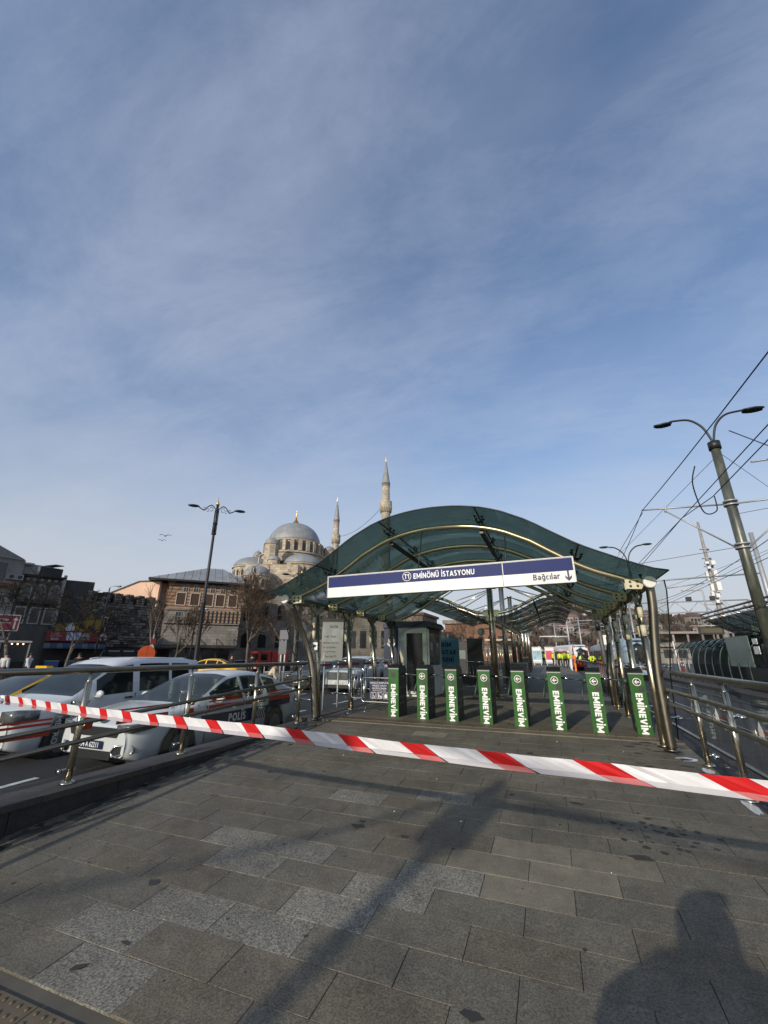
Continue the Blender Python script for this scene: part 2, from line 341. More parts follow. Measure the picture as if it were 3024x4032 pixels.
def granite(name, col, speck, dark=0.45, rough=0.70, sscale=120.0, rand=0.08):
    mt = mat(name, col, rough, rand=rand, var=0.18, scale=9, var2=0.28, scale2=1.1, rvar=0.14)
    t = mt.node_tree; nn = t.nodes; ll = t.links; b = nn['Principled BSDF']
    src = b.inputs['Base Color'].links[0].from_socket
    g = nn.new('ShaderNodeNewGeometry'); n = nn.new('ShaderNodeTexNoise'); n.inputs['Scale'].default_value = sscale; n.inputs['Detail'].default_value = 2; n.inputs['Roughness'].default_value = 0.7; ll.new(g.outputs['Position'], n.inputs['Vector'])
    r = nn.new('ShaderNodeMapRange'); r.inputs[1].default_value = 0.36; r.inputs[2].default_value = 0.64; r.inputs[3].default_value = 1-dark; r.inputs[4].default_value = 1+speck; ll.new(n.outputs[0], r.inputs[0])
    x = nn.new('ShaderNodeMix'); x.data_type = 'RGBA'; x.blend_type = 'MULTIPLY'; x.inputs[0].default_value = 1; ll.new(src, x.inputs[6]); ll.new(r.outputs[0], x.inputs[7])
    # dirt spots and stains
    n2 = nn.new('ShaderNodeTexNoise'); n2.inputs['Scale'].default_value = 3.2; n2.inputs['Detail'].default_value = 9; n2.inputs['Roughness'].default_value = 0.75; ll.new(g.outputs['Position'], n2.inputs['Vector'])
    r2 = nn.new('ShaderNodeMapRange'); r2.inputs[1].default_value = 0.60; r2.inputs[2].default_value = 0.72; r2.inputs[3].default_value = 1.0; r2.inputs[4].default_value = 0.62; ll.new(n2.outputs[0], r2.inputs[0])
    x2 = nn.new('ShaderNodeMix'); x2.data_type = 'RGBA'; x2.blend_type = 'MULTIPLY'; x2.inputs[0].default_value = 1; ll.new(x.outputs[2], x2.inputs[6]); ll.new(r2.outputs[0], x2.inputs[7])
    ll.new(x2.outputs[2], b.inputs['Base Color'])
    bp = nn.new('ShaderNodeBump'); bp.inputs['Strength'].default_value = 0.35; bp.inputs['Distance'].default_value = 0.004; ll.new(n.outputs[0], bp.inputs['Height']); ll.new(bp.outputs[0], b.inputs['Normal'])
    return mt

M_steel = mat('steel', (0.52, 0.46, 0.35), 0.27, 1.0, var=0.12, scale=9, rvar=0.08, scale2=2)
M_steel_dk = mat('steel_dark', (0.27, 0.24, 0.185), 0.32, 1.0, var=0.15, scale=8)
M_chrome = mat('chrome', (0.70, 0.69, 0.66), 0.14, 1.0)
M_olive = mat('olive_metal', (0.40, 0.36, 0.235), 0.33, 0.85, var=0.12, scale=5)
M_black = mat('black_iron', (0.012, 0.012, 0.013), 0.5, 0.0, var=0.2)
M_rubber = mat('rubber', (0.012, 0.012, 0.012), 0.8)
M_bolt = mat('bolt_dark', (0.05, 0.045, 0.035), 0.45, 0.8)
M_cream = mat('cream_plastic', (0.62, 0.58, 0.40), 0.5, var=0.1)
M_canopy = glass('canopy_glass', (0.39, 0.465, 0.43), 0.06, 0.5, 1.45, dirt=0.42, dcol=(0.23, 0.32, 0.29), transl=True)
M_clear = glass('clear_glass', (0.95, 0.968, 0.958), 0.03, 0.12, 1.45, dirt=0.02)
M_white = mat('white_paint', (0.78, 0.78, 0.76), 0.45, var=0.05, scale=4)
M_sign_w = mat('sign_white', (0.78, 0.77, 0.72), 0.4, var=0.09, scale=2.2, var2=0.05, stretch=(5, 5, .5))
M_sign_b = mat('sign_blue', (0.012, 0.024, 0.125), 0.5, spec=0.2, var=0.06, scale=3)
M_navy = mat('navy', (0.010, 0.014, 0.055), 0.4, var=0.1)
M_letter = mat('letter_white', (0.85, 0.85, 0.83), 0.5)
M_letter_g = mat('letter_grey', (0.42, 0.42, 0.40), 0.5)
M_green = mat('gate_green', (0.022, 0.108, 0.015), 0.42, spec=0.3, var=0.14, scale=9, var2=0.22, scale2=2.2, rand=0.10)
M_gate_side = mat('gate_side', (0.022, 0.042, 0.022), 0.42, var=0.2, scale=5)
M_paint_w = mat('car_white', (0.62, 0.63, 0.635), 0.28, coat=0.6, var=0.03, scale=2)
M_paint_y = mat('taxi_yellow', (0.72, 0.42, 0.015), 0.3, coat=0.6, var=0.03)
M_paint_k = mat('car_black', (0.02, 0.022, 0.025), 0.25, coat=0.8)
M_carglass = mat('car_glass', (0.010, 0.012, 0.012), 0.05, 0.0, spec=0.35)
M_windsh = mat('windscreen', (0.022, 0.028, 0.029), 0.06, 0.0, spec=0.35, var=0.4, scale=2.2)
M_trim = mat('black_trim', (0.018, 0.018, 0.018), 0.45)
M_alloy = mat('alloy', (0.32, 0.32, 0.33), 0.35, 0.8)
M_lamp = mat('headlamp', (0.13, 0.135, 0.13), 0.08, 0.2, spec=1.0, var=0.5, scale=14)
M_red_st = mat('red_stripe', (0.42, 0.018, 0.012), 0.4)
M_red = mat('red_paint', (0.27, 0.018, 0.012), 0.4, var=0.1)
M_orange = mat('orange', (0.50, 0.075, 0.012), 0.5, var=0.1)
M_hivis = mat('hi_vis_yellow', (0.62, 0.85, 0.02), 0.7, var=0.08)
M_hivis_o = mat('hi_vis_orange', (0.85, 0.20, 0.04), 0.7)
M_dkcloth = mat('dark_cloth', (0.015, 0.016, 0.02), 0.85, var=0.2)
M_skin = mat('skin', (0.42, 0.24, 0.17), 0.55)
M_hair = mat('hair', (0.012, 0.009, 0.007), 0.6)
M_whitecl = mat('white_cloth', (0.55, 0.55, 0.55), 0.85, var=0.1)
M_tape_w = mat('tape_white', (0.80, 0.80, 0.82), 0.35, var=0.05, scale=12)
M_tape_r = mat('tape_red', (0.62, 0.018, 0.020), 0.35, var=0.06, scale=12)
M_tape_w2 = mat('tape_white_grey', (0.40, 0.39, 0.40), 0.4, var=0.08, scale=12)  # greyer white for the folded lower strip
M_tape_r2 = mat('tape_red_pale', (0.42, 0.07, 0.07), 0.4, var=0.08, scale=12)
M_asphalt = mat('asphalt', (0.023, 0.023, 0.024), 0.75, var=0.25, scale=3, var2=0.25, scale2=0.3, bump=0.3, bscale=60)
M_line = mat('road_line', (0.55, 0.55, 0.53), 0.7, var=0.35, scale=6)
M_ground = mat('earth_paving', (0.13, 0.125, 0.115), 0.8, var=0.2, scale=0.6, var2=0.2, scale2=0.05)
M_ballast = mat('track_asphalt', (0.030, 0.029, 0.027), 0.8, var=0.3, scale=4, var2=0.3, scale2=0.5)
M_conc = mat('concrete', (0.20, 0.195, 0.18), 0.85, var=0.25, scale=2, var2=0.25, scale2=0.4)
M_grout = mat('grout', (0.090, 0.082, 0.064), 0.9, var=0.2, scale=5)
M_gr_dark = granite('granite_dark', (0.120, 0.108, 0.080), 0.42, 0.38, sscale=85, rand=0.05)
M_gr_brown = granite('granite_brown', (0.122, 0.105, 0.074), 0.42, 0.38, sscale=85, rand=0.05)
M_gr_light = granite('granite_speckled', (0.168, 0.157, 0.126), 0.58, 0.55, rough=0.75, sscale=75)
M_gr_beige = granite('granite_beige', (0.178, 0.156, 0.112), 0.28, 0.25)
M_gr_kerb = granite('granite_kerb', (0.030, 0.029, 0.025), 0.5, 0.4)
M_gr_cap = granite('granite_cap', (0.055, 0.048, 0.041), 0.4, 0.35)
M_tactile = mat('tactile_brown', (0.135, 0.105, 0.062), 0.6, var=0.15, scale=6, var2=0.2, scale2=1.5)
M_bark = mat('bark', (0.14, 0.115, 0.09), 0.9, var=0.3, scale=3)
M_twig = mat('twigs', (0.105, 0.072, 0.045), 0.9, var=0.3, scale=1)
M_twig_dk = mat('twigs_dark', (0.035, 0.028, 0.022), 0.9, var=0.3, scale=1)
M_lead = mat('lead_roof', (0.26, 0.27, 0.275), 0.55, 0.1, var=0.16, scale=0.8, var2=0.12, scale2=0.2)
M_gold = mat('gold', (0.85, 0.46, 0.08), 0.3, 1.0)
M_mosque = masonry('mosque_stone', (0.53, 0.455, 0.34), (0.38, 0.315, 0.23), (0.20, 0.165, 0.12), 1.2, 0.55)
M_minaret = masonry('minaret_stone', (0.55, 0.485, 0.375), (0.42, 0.36, 0.27), (0.22, 0.19, 0.145), 0.9, 0.6)
M_glass_dk = mat('window_dark', (0.02, 0.022, 0.024), 0.12, spec=0.6)
M_shutter = mat('shutter_brown', (0.055, 0.026, 0.015), 0.7)
M_kasri = stripes('striped_brick', (0.20, 0.085, 0.05), (0.29, 0.225, 0.15), 0.55, 0.5)
M_kasri_lo = masonry('grey_stone', (0.27, 0.243, 0.21), (0.21, 0.19, 0.165), (0.12, 0.11, 0.095), 1.3, 0.5)
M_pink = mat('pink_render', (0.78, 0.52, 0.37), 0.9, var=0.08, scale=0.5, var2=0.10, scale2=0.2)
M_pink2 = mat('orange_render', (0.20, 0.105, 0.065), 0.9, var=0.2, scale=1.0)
M_grey_b = mat('grey_render', (0.30, 0.29, 0.265), 0.9, var=0.3, scale=0.8, var2=0.3, scale2=0.25, stretch=(1, 1, 0.25))
M_dark_b = mat('dark_render', (0.026, 0.0245, 0.022), 0.9, var=0.3, scale=0.8, var2=0.3, scale2=0.25, stretch=(1, 1, 0.3))
M_green_b = mat('green_grey_render', (0.042, 0.045, 0.041), 0.9, var=0.25, scale=0.6, var2=0.2, scale2=0.2)
M_stone = mat('wall_stone', (0.125, 0.112, 0.096), 0.95, var=0.35, scale=1.8, rand=0.75)
M_stone_dk = mat('wall_core_shade', (0.035, 0.030, 0.026), 0.95, var=0.3, scale=1.8)  # shaded stone tone put into the colour of the mortar backing
M_shop_red = mat('shop_red', (0.17, 0.012, 0.015), 0.5)
M_awn = mat('awning_blue', (0.03, 0.05, 0.10), 0.7)
M_shopyel = mat('shop_yellow', (0.19, 0.125, 0.015), 0.7, var=0.15)
M_pole = mat('pole_green', (0.105, 0.112, 0.088), 0.36, 0.3, var=0.45, scale=3.2, var2=0.55, scale2=1.7, stretch=(2.4, 2.4, 0.7))
M_pole_dk = mat('pole_sleeve', (0.014, 0.018, 0.016), 0.45)
M_galv = mat('galvanised', (0.40, 0.41, 0.41), 0.5, 0.5, var=0.1)
M_wire = mat('wire', (0.015, 0.015, 0.016), 0.6)
M_teal = mat('blue_tram', (0.34, 0.44, 0.52), 0.3, coat=0.4, var=0.05)
M_tram_w = mat('white_tram', (0.72, 0.73, 0.72), 0.3, coat=0.4)
M_hill = mat('hill_scrub', (0.10, 0.088, 0.076), 0.95, var=0.35, scale=0.05, var2=0.3, scale2=0.015)
M_house = mat('house_wall', (0.24, 0.215, 0.195), 0.9, rand=0.4)
M_roof = mat('house_roof', (0.16, 0.095, 0.075), 0.9, rand=0.3)
M_poster_b = mat('poster_blue', (0.25, 0.42, 0.50), 0.4, var=0.5, scale=1.2)
M_poster_r = mat('poster_red', (0.60, 0.05, 0.08), 0.4, var=0.3, scale=1.2)
M_teal_sc = mat('teal_poster', (0.10, 0.30, 0.32), 0.5, var=0.1)
M_screen = mat('display_screen', (0.10, 0.085, 0.05), 0.3)
M_bulb = mat('warm_bulbs', (0.8, 0.5, 0.3), 0.4, emit=(1.0, 0.62, 0.38, 3.0))
M_dull_green = mat('dull_green', (0.05, 0.085, 0.07), 0.5, 0.3)
M_panel_g = mat('pale_green_panel', (0.16, 0.21, 0.18), 0.3, var=0.15, scale=0.8)
M_water = mat('melted_ice_patch', (0.55, 0.57, 0.6), 0.25, var=0.1)

# ================================================================== ground, road, paving
def ramp(y): return -0.055*max(0.0, 8.6-y)
def road_z(y): return -0.52-0.03*max(0.0, 9.0-y) if y > -8 else -0.52-0.03*17
mb = MB(); mb.box(-1500, 1500, -300, 2500, -1.9, -1.25); solo('ground', mb, M_ground, kind='structure')
mb = MB(); ys = [-60, -8, 0, 3, 6, 9, 12, 30, 60, 120]
mb.grid([[Vector((-48, y, road_z(y))), Vector((-28, y, road_z(y))), Vector((-5.24, y, road_z(y)))] for y in ys], smooth=False)
solo('road', mb, M_asphalt, kind='structure')
mb = MB(); mb.box(-75, -48, -60, 130, -1.2, -0.40); solo('pavement_far_side', mb, M_conc, kind='structure')
mb = MB()
for x, y0, y1, w in [(-8.05, 3.3, 5.2, .12), (-8.1, 10.6, 13.5, .12), (-8.1, 15.5, 18.5, .12), (-8.1, 21, 25, .12), (-8.1, 28, 33, .12), (-8.1, 37, 43, .12), (-11.4, 4, 7, .12), (-11.4, 10, 13, .12), (-11.4, 16, 19, .12), (-11.4, 22, 26, .12), (-5.55, -4, 60, .1)]:
    n = 8
    mb.grid([[Vector((x, y0+(y1-y0)*i/n, road_z(y0+(y1-y0)*i/n)+.005)), Vector((x+w, y0+(y1-y0)*i/n, road_z(y0+(y1-y0)*i/n)+.005))] for i in range(n+1)], smooth=False)
solo('road_markings', mb, M_line, kind='structure')

# platform paving: base sheet with recessed grout, slabs laid on it as pieces
X0, X1 = -4.86, 1.76
mb = MB(); ysl = [-12, 0, 4, 8.6, 30, 120]
mb.grid([[Vector((X0-.02, y, ramp(y)-.012)), Vector((X1, y, ramp(y)-.012))] for y in ysl], smooth=False)
mb.grid([[Vector((X1, y, ramp(y)-.012)), Vector((X1, y, -1.25))] for y in ysl], smooth=False)
pave = solo('pavement', mb, M_grout, kind='structure')
SW, SH = 0.61, 0.302
GAP = 0.0035
def slab_mesh(mt, w):
    b = MB(); x = w/2-GAP/2; y = SH/2-GAP/2; c = .002
    vs = [(-x, -y, -.03), (x, -y, -.03), (x, y, -.03), (-x, y, -.03), (-x, -y, -c), (x, -y, -c), (x, y, -c), (-x, y, -c), (-x+c, -y+c, 0), (x-c, -y+c, 0), (x-c, y-c, 0), (-x+c, y-c, 0)]
    b.add(vs, [(0, 1, 5, 4), (1, 2, 6, 5), (2, 3, 7, 6), (3, 0, 4, 7), (4, 5, 9, 8), (5, 6, 10, 9), (6, 7, 11, 10), (7, 4, 8, 11), (8, 9, 10, 11)])
    return b.mesh('paving_slab', mt)
SM = {k: slab_mesh(mt, SW) for k, mt in dict(d=M_gr_dark, b=M_gr_brown, l=M_gr_light, e=M_gr_beige).items()}
SMs = slab_mesh(M_gr_dark, 0.29)
lightset = [(-2.75, 2.78), (-2.2, 2.78), (-2.5, 2.48), (-2.95, 2.48), (-2.3, 2.18), (-1.85, 3.08), (-1.45, 3.38), (-1.6, 2.78), (-2.05, 3.68), (-2.95, 3.68), (-2.6, 3.38), (-1.2, 3.68), (-1.95, 4.9), (-2.6, 2.18), (-2.0, 1.98), (-1.4, 5.2)]
beige = [(-.58, 4.33), (-.9, 4.03), (-.27, 4.03), (-.62, 3.73), (.0, 4.33)]
brown = [(-1.87, 2.48), (-1.75, 4.33), (-2.75, 2.98), (.6, 3.4), (-.9, 2.6), (1.1, 4.6), (-3.5, 3.1), (-1.2, 4.3)]
nslab = 0; rest = {k: MB() for k in 'dble'}
row0 = 2.02
rows = int((34-1.9)/SH)
random.seed(3)
for r in range(rows):
    y = row0 + (r+.5)*SH - .0
    off = 0.305 if r % 2 else 0.0
    xs = []
    x = X0 - off
    x = -2.18 - SW*6 + (0.305 if r % 2 else 0)
    while x < X1:
        a, b2 = max(x, X0), min(x+SW, X1)
        if b2-a > .12: xs.append((a, b2))
        x += SW
    for a, b2 in xs:
        c = (a+b2)/2; kind = 'd'
        rr = random.random()
        if rr < .14: kind = 'b'
        if rr > .985 and y > 6: kind = 'e'
        for st, k in ((lightset, 'l'), (beige, 'e'), (brown, 'b')):
            if any(abs(c-px) < .31 and abs(y-py) < .152 for px, py in st): kind = k
        full = abs((b2-a)-SW) < .01
        z = ramp(y) + random.uniform(-.0015, .0015)
        ang = math.atan(.055) if y < 8.6 else 0
        if abs(y-8.6) < .16: continue
        if 8.70 < y < 9.05: continue
        if nslab < 296:
            me = SM[kind] if full else SMs
            o = link('paving_slab', me, pave, (c, y, z), (ang+random.uniform(-.002, .002), random.uniform(-.0012, .0012), random.uniform(-.002, .002)))
            if not full: o.scale = ((b2-a)/.29, 1, 1)
            nslab += 1
        else:
            x_ = (b2-a)/2-GAP/2; yy = SH/2-GAP/2
            rest[kind].box(c-x_, c+x_, y-yy, y+yy, z-.03, z)
mb = MB()
far_parts = join(rest['d'])
for k in 'ble':
    far_parts.v, far_parts.f, far_parts.m, far_parts.sm = (lambda J, R_, i: (J.v+R_.v, J.f+[[q+len(J.v) for q in f] for f in R_.f], J.m+[i]*len(R_.f), J.sm+R_.sm))(far_parts, rest[k], 'dble'.index(k))
o = part('paving_slab', far_parts, [M_gr_dark, M_gr_brown, M_gr_light, M_gr_beige], pave); o['kind'] = 'stuff'
# joint row at the crest of the ramp and far paving as one sheet
mb = MB(); mb.box(X0, X1, 8.45, 8.70, -.03, 0.0); part('threshold_strip', mb, M_gr_brown, pave)
mb = MB(); mb.box(X0, X1, 33.8, 110, -.05, -.002); part('far_paving', mb, M_gr_dark, pave)
# ribbed tactile tiles in front of the gates, studded ones at the ramp foot
def ribbed():
    b = MB(); b.box(-.147, .147, -.147, .147, -.02, 0)
    for i in range(7): b.box(-.13+i*.04, -.108+i*.04, -.13, .13, 0, .005)
    return b.mesh('ribbed_tile', M_tactile)
me = ribbed()
x = X0+.15
while x < X1-.1:
    link('ribbed_tile', me, pave, (x, 8.87, .001)); x += .3
b = MB(); b.box(-.147, .147, -.147, .147, -.02, 0)
for i in range(5):
    for j in range(5): b.lathe([(.0125, 0), (.010, .0045), (.0001, .0055)], (-.116+i*.058, -.116+j*.058, 0), 8)
me = b.mesh('studded_tile', M_tactile)
for i in range(-2, 8):
    for j in range(2):
        yy = 1.78-j*.3; link('studded_tile', me, pave, (-3.6+i*.3, yy, ramp(yy)+.003), (math.atan(.055), 0, 0))
# strip of slabs between tactile tiles and camera foot (under the photographer)
mb = MB()
for r in range(12):
    for i in range(11):
        y = 1.27-.302*(r); x = X0+.3+i*.61-(.3 if r % 2 else 0)
        if x > X0-.2: mb.cbox((max(x, X0+.3), y, ramp(y)-.015), (.604, .296, .03))
o = part('paving_slab', mb, M_gr_dark, pave); o['kind'] = 'stuff'
# stained and shade-dark blotches, leaf and scraps of paper
mb = MB()
def blob(mb, x, y, rx, ry, z, n=9, ph=0, jag=.5):
    vs = []
    for i in range(n):
        px = x+rx*math.cos(2*PI*i/n+ph)*(1-jag/2+jag*random.random()); py = y+ry*math.sin(2*PI*i/n+ph)*(1-jag/2+jag*random.random())
        vs.append((px, py, ramp(py)+.0035+.0006*(len(mb.f) % 7)/7))
    mb.add(vs, [tuple(range(n))])
random.seed(5)
M_stain_shade = mat('stain_shade', (0.036, 0.034, 0.029), 0.6, var=0.2)
for k in range(34):
    x = random.gauss(.75, .18); y = random.gauss(4.9, .22); r_ = random.uniform(.008, .03); blob(mb, x, y, r_*1.3, r_, ramp(y)+.004)
for k in range(190):
    y = random.uniform(2.2, 8.2); x = -4.84+abs(random.gauss(0, .17)); r_ = random.uniform(.01, .065); blob(mb, x, y, r_, r_*1.6, ramp(y)+.004)  # damp blotches along the kerb, doubling as its painted shade
for k in range(40):
    x = random.uniform(.9, 1.7); y = random.uniform(6.6, 8.6); r_ = random.uniform(.01, .05); blob(mb, x, y, r_*2.0, r_*.7, ramp(y)+.004)
for k in range(110):
    x = random.uniform(-4.3, 1.6); y = random.uniform(2.1, 8.4); r_ = random.uniform(.006, .014); blob(mb, x, y, r_, r_, 0, 8, 0, .15)
for k in range(26):
    x = random.uniform(-4.2, 1.5); y = random.uniform(2.2, 7.5); r_ = random.uniform(.015, .045); blob(mb, x, y, r_*random.uniform(1, 2.2), r_, 0, 11, random.random(), .8)
o = part('stains_and_shade', mb, M_stain_shade, pave); o['kind'] = 'stuff'
lf = thing('fallen_leaf', 'small dark dry leaf lying on the slabs near the bottom left', 'leaf', (-2.62, 2.16, ramp(2.16)+.004), .9)
mb = MB(); mb.add([(-.045, 0, 0), (-.01, -.02, .004), (.03, -.014, .002), (.05, 0, .006), (.02, .018, .003), (-.015, .02, .005)], [(0, 1, 2, 3), (0, 3, 4, 5)]); part('blade', mb, M_twig_dk, lf)
mb = MB()
mb = MB()
for k in range(9):
    y = random.uniform(3.5, 9.0); x = random.uniform(-4, 1.5); mb.cbox((x, y, ramp(y)+.006), (random.uniform(.006, .02), random.uniform(.006, .016), .004))
solo('paper_scraps', mb, M_white, kind='stuff')
mb = MB()
for x, y, rx, ry in [(1.55, 7.55, .12, .10), (1.6, 6.55, .10, .16), (1.66, 7.05, .06, .12), (1.5, 7.95, .05, .04), (1.69, 5.9, .05, .2)]: blob(mb, x, y, rx, ry, ramp(y)+.005, 14)
part('wet_patch', mb, M_water, pave)

# ------------------------------------------------------------------ kerb wall along the ramp (granite blocks)
kt = thing('kerb_wall', 'low dark granite kerb wall with capping stones under the left railing', 'kerb wall', (-5.05, 3, -.6))
y = -3.0; random.seed(2)
while y < 8.4:
    ln = min(random.choice([.9, 1.1, 1.0]), 8.42-y)
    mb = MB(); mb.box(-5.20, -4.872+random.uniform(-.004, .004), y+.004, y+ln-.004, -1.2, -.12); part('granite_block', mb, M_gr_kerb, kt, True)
    y += ln
y = -3.0
while y < 8.4:
    ln = min(1.25, 8.42-y)
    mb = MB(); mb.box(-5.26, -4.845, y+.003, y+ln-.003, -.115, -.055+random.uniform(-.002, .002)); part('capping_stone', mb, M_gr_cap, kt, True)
    y += ln
pk = thing('platform_edge', 'stone edge of the raised tram platform along the road', 'platform edge', (-5.05, 30, -.6))
y = 8.43
while y < 60:
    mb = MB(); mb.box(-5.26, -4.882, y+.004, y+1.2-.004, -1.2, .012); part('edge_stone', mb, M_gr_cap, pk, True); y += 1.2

# ------------------------------------------------------------------ photo-side railing on the left
def crest(mb, M, s, mi=0):
    # city crest: ring of dome, seven rays like minarets
    pts = []
    for i in range(17):
        a = PI + PI*i/16; pts.append((math.cos(a)*.42*s, math.sin(a)*.34*s))
    for i in range(16, -1, -1):
        a = PI + PI*i/16; pts.append((math.cos(a)*.27*s, math.sin(a)*.17*s))
    mb.prism(pts, 0, .002, M, mi)
    for k, h in enumerate((.38, .50, .62, .70, .62, .50, .38)):
        x = (k-3)*.085*s
        mb.prism([(x-.018*s, .0), (x+.018*s, .0), (x+.018*s, h*s*.8), (x, h*s), (x-.018*s, h*s*.8)], 0, .002, M, mi)
    for k in range(7):
        a = 2*PI*k/7; c = (math.cos(a)*.12*s, math.sin(a)*.09*s-.05*s)
        mb.prism([(c[0]+.035*s*math.cos(q*PI/3), c[1]+.035*s*math.sin(q*PI/3)) for q in range(6)], 0, .002, M, mi)
M_print = mat('glass_print_white', (0.62, 0.64, 0.63), 0.5)
M_print_r = mat('glass_print_red', (0.50, 0.035, 0.012), 0.45)
def railing(t, xs, posts, ytop, zt, zb, hand, glassx, side, y_end):
    # vertical steel posts, top tube, two handrails on brackets, glass sheets held by clamps
    for k, y in enumerate(posts):
        b = MB(); z0 = zb(y); b.cyl((xs, y, z0), (xs, y, zt-.13), .036, 14); b.lathe([(.075, 0), (.075, .012), (.05, .03), (.034, .034)], (xs, y, z0), 16)
        b.lathe([(.030, 0), (.022, .02), (.012, .03), (.012, .12)], (xs, y, zt-.13), 12)
        p = part('post', b, M_steel, t, True)
        for hz in (.12, .80):
            c = MB(); zc_ = z0+hz
            c.cyl((xs, y, zc_), (glassx, y, zc_), .011, 8); c.cyl((glassx-.02*side, y-.07, zc_), (glassx-.02*side, y+.07, zc_), .012, 8)
            for s_ in (-.07, .07): c.cyl((glassx-.03*side, y+s_, zc_), (glassx+.03*side, y+s_, zc_), .02, 10)
            part('glass_clamp', c, M_chrome, p, True)
    b = MB(); b.tube([(xs, ytop[0], zt), (xs, ytop[1], zt)], .036, 14); part('top_rail', b, M_steel_dk, t, True)
    hx = xs+side*.10
    pts1 = [(hx, ytop[0], hand(ytop[0])[0])] + [(hx, y, hand(y)[0]) for y in (3, 5, 7) if ytop[0] < y < y_end-.15] + [(hx, y_end-.12, hand(y_end-.12)[0])]
    h1, h2 = hand(y_end)
    loop = [(hx, y_end-.12+.11*math.sin(a), (h1+h2)/2+(h1-h2)/2*math.cos(a)) for a in [PI*i/8 for i in range(9)]]
    pts2 = [(hx, y_end-.14, hand(y_end-.12)[1])] + [(hx, y, hand(y)[1]) for y in (7, 5, 3) if ytop[0] < y < y_end-.15] + [(hx, ytop[0], hand(ytop[0])[1])]
    b = MB(); b.tube(pts1+loop[1:-1]+pts2, .024, 12); part('handrail', b, M_steel_dk, t, True)
    b = MB()
    for y in posts:
        for h in hand(y): b.tube([(xs, y, h-.05), (xs+side*.06, y, h-.055), (hx, y, h-.015)], .008, 6)
    part('handrail_bracket', b, M_steel, t, True)
lr = thing('railing', 'steel and glass railing with striped panes on the kerb wall, police car behind', 'railing', (-5.05, 5, -.06))
LP = [.50, 2.05, 3.61, 5.16, 6.72, 8.18]
railing(lr, -5.05, LP, (-2.5, 8.36), 1.09, lambda y: -.055, lambda y: (.545+.052*(y-3.5), .36+.052*(y-3.5)), -5.12, 1, 8.36)
def pane(t, x, ya, yb, z0, z1, stripes_, cy, side, mt=None, letters=True):
    b = MB(); b.box(x-.005, x+.005, ya, yb, z0, z1); p = part('glass_panel', b, mt or M_clear, t, True)
    b = MB(); xf = x+.007*side
    for za, zb_, y0, y1 in stripes_: b.box(min(xf, xf+.001*side), max(xf, xf+.001*side), y0, y1, za, zb_)
    if stripes_: part('stripe_print', b, M_print_r, p, True)
    if cy is not None:
        b = MB(); zc_ = sum(s[0]+s[1] for s in stripes_)/(2*len(stripes_))
        M = frame((x+.009*side, cy, zc_), (0, side, 0), (0, 0, 1)); crest(b, M, .20)
        part('crest_print', b, M_print, p, True)
    if letters:
        M = frame((x+.009*side, yb-.18 if side > 0 else ya+.18, z1-.30), (0, 0, -1), (0, side, 0))
        part('lettering', text_mb('METRO', .085, M, 0, .01), M_print, p, True)
for i in range(len(LP)-1):
    a, b_ = LP[i]+.05, LP[i+1]-.05
    mid = a+.30
    st = []
    for za, zb_ in ((.445, .510), (.55, .575), (.595, .615)):
        st += [(za, zb_, a+.02, mid-.15), (za, zb_, mid+.15, b_-.22)]
    pane(lr, -5.12, a, b_, .02, .93, st, mid, 1)
rr_ = thing('railing', 'steel and glass railing with orange striped panes above the tram track', 'railing', (1.74, 6, 0))
RP = [3.55, 4.82, 6.08, 7.32]
railing(rr_, 1.74, RP, (2.2, 8.30), 1.03, lambda y: ramp(y), lambda y: (.775, .575), 1.83, -1, 8.42)
for i in range(len(RP)):
    a, b_ = RP[i]+.05, (RP[i+1] if i+1 < len(RP) else 8.35)-.05
    pane(rr_, 1.83, a, b_, -.15, .88, [(.46, .53, a+.25, b_-.35), (.565, .585, a+.25, b_-.35)], b_-.45, -1, M_clear)

# ================================================================== barrier tape
tp = thing('barrier_tape', 'red and white striped barrier tape stretched across the ramp', 'barrier tape', (-1, 2.5, .8))
TP = [(-5.05, 2.76, .885), (-4.0, 2.68, .862), (-2.53, 2.60, .838), (-1.01, 2.55, .812), (.06, 2.47, .802), (.76, 2.40, .797), (1.70, 2.33, .800)]
starts = [-4.98, -4.74, -4.52, -4.29, -4.05, -3.79, -3.53, -3.25, -2.95, -2.68, -2.36, -2.04, -1.68, -1.29, -.88, -.44, .03, .53, 1.05, 1.6]
def tape_at(x): return Vector((x, lerp([p[0] for p in TP], [p[1] for p in TP], x), lerp([p[0] for p in TP], [p[2] for p in TP], x)+.004*math.sin(x*2.3)))
def strip(mb, xa, xb, t0, t1, w0, w1, lean, mi, slant):
    # quad run between stations, top offset t and bottom offset; slant shifts the lower edge along x
    n = max(2, int((xb-xa)/.05)); r0 = []; r1 = []
    for i in range(n+1):
        x = xa+(xb-xa)*i/n
        p = tape_at(x); q = tape_at(x+slant)
        ya, yb = (lean*t0, lean*t1) if lean > 0 else (.0135, .004)
        r0.append(Vector((p.x, p.y+ya, p.z-t0+.0015*math.sin(9*x)))); r1.append(Vector((q.x, q.y+yb, q.z-t1+.0015*math.sin(7*x+1))))
    for i in range(len(r0)):
        j = random.uniform(-.004, .004) if lean > 0 else 0; r0[i].y += j; r1[i].y -= j*.8
    if len(r0) > 2: r0[0].y = r0[0].y; 
    mb.grid([r0, r1], mi, False)
bw = MB(); random.seed(21); fw = MB(); prev = -5.05
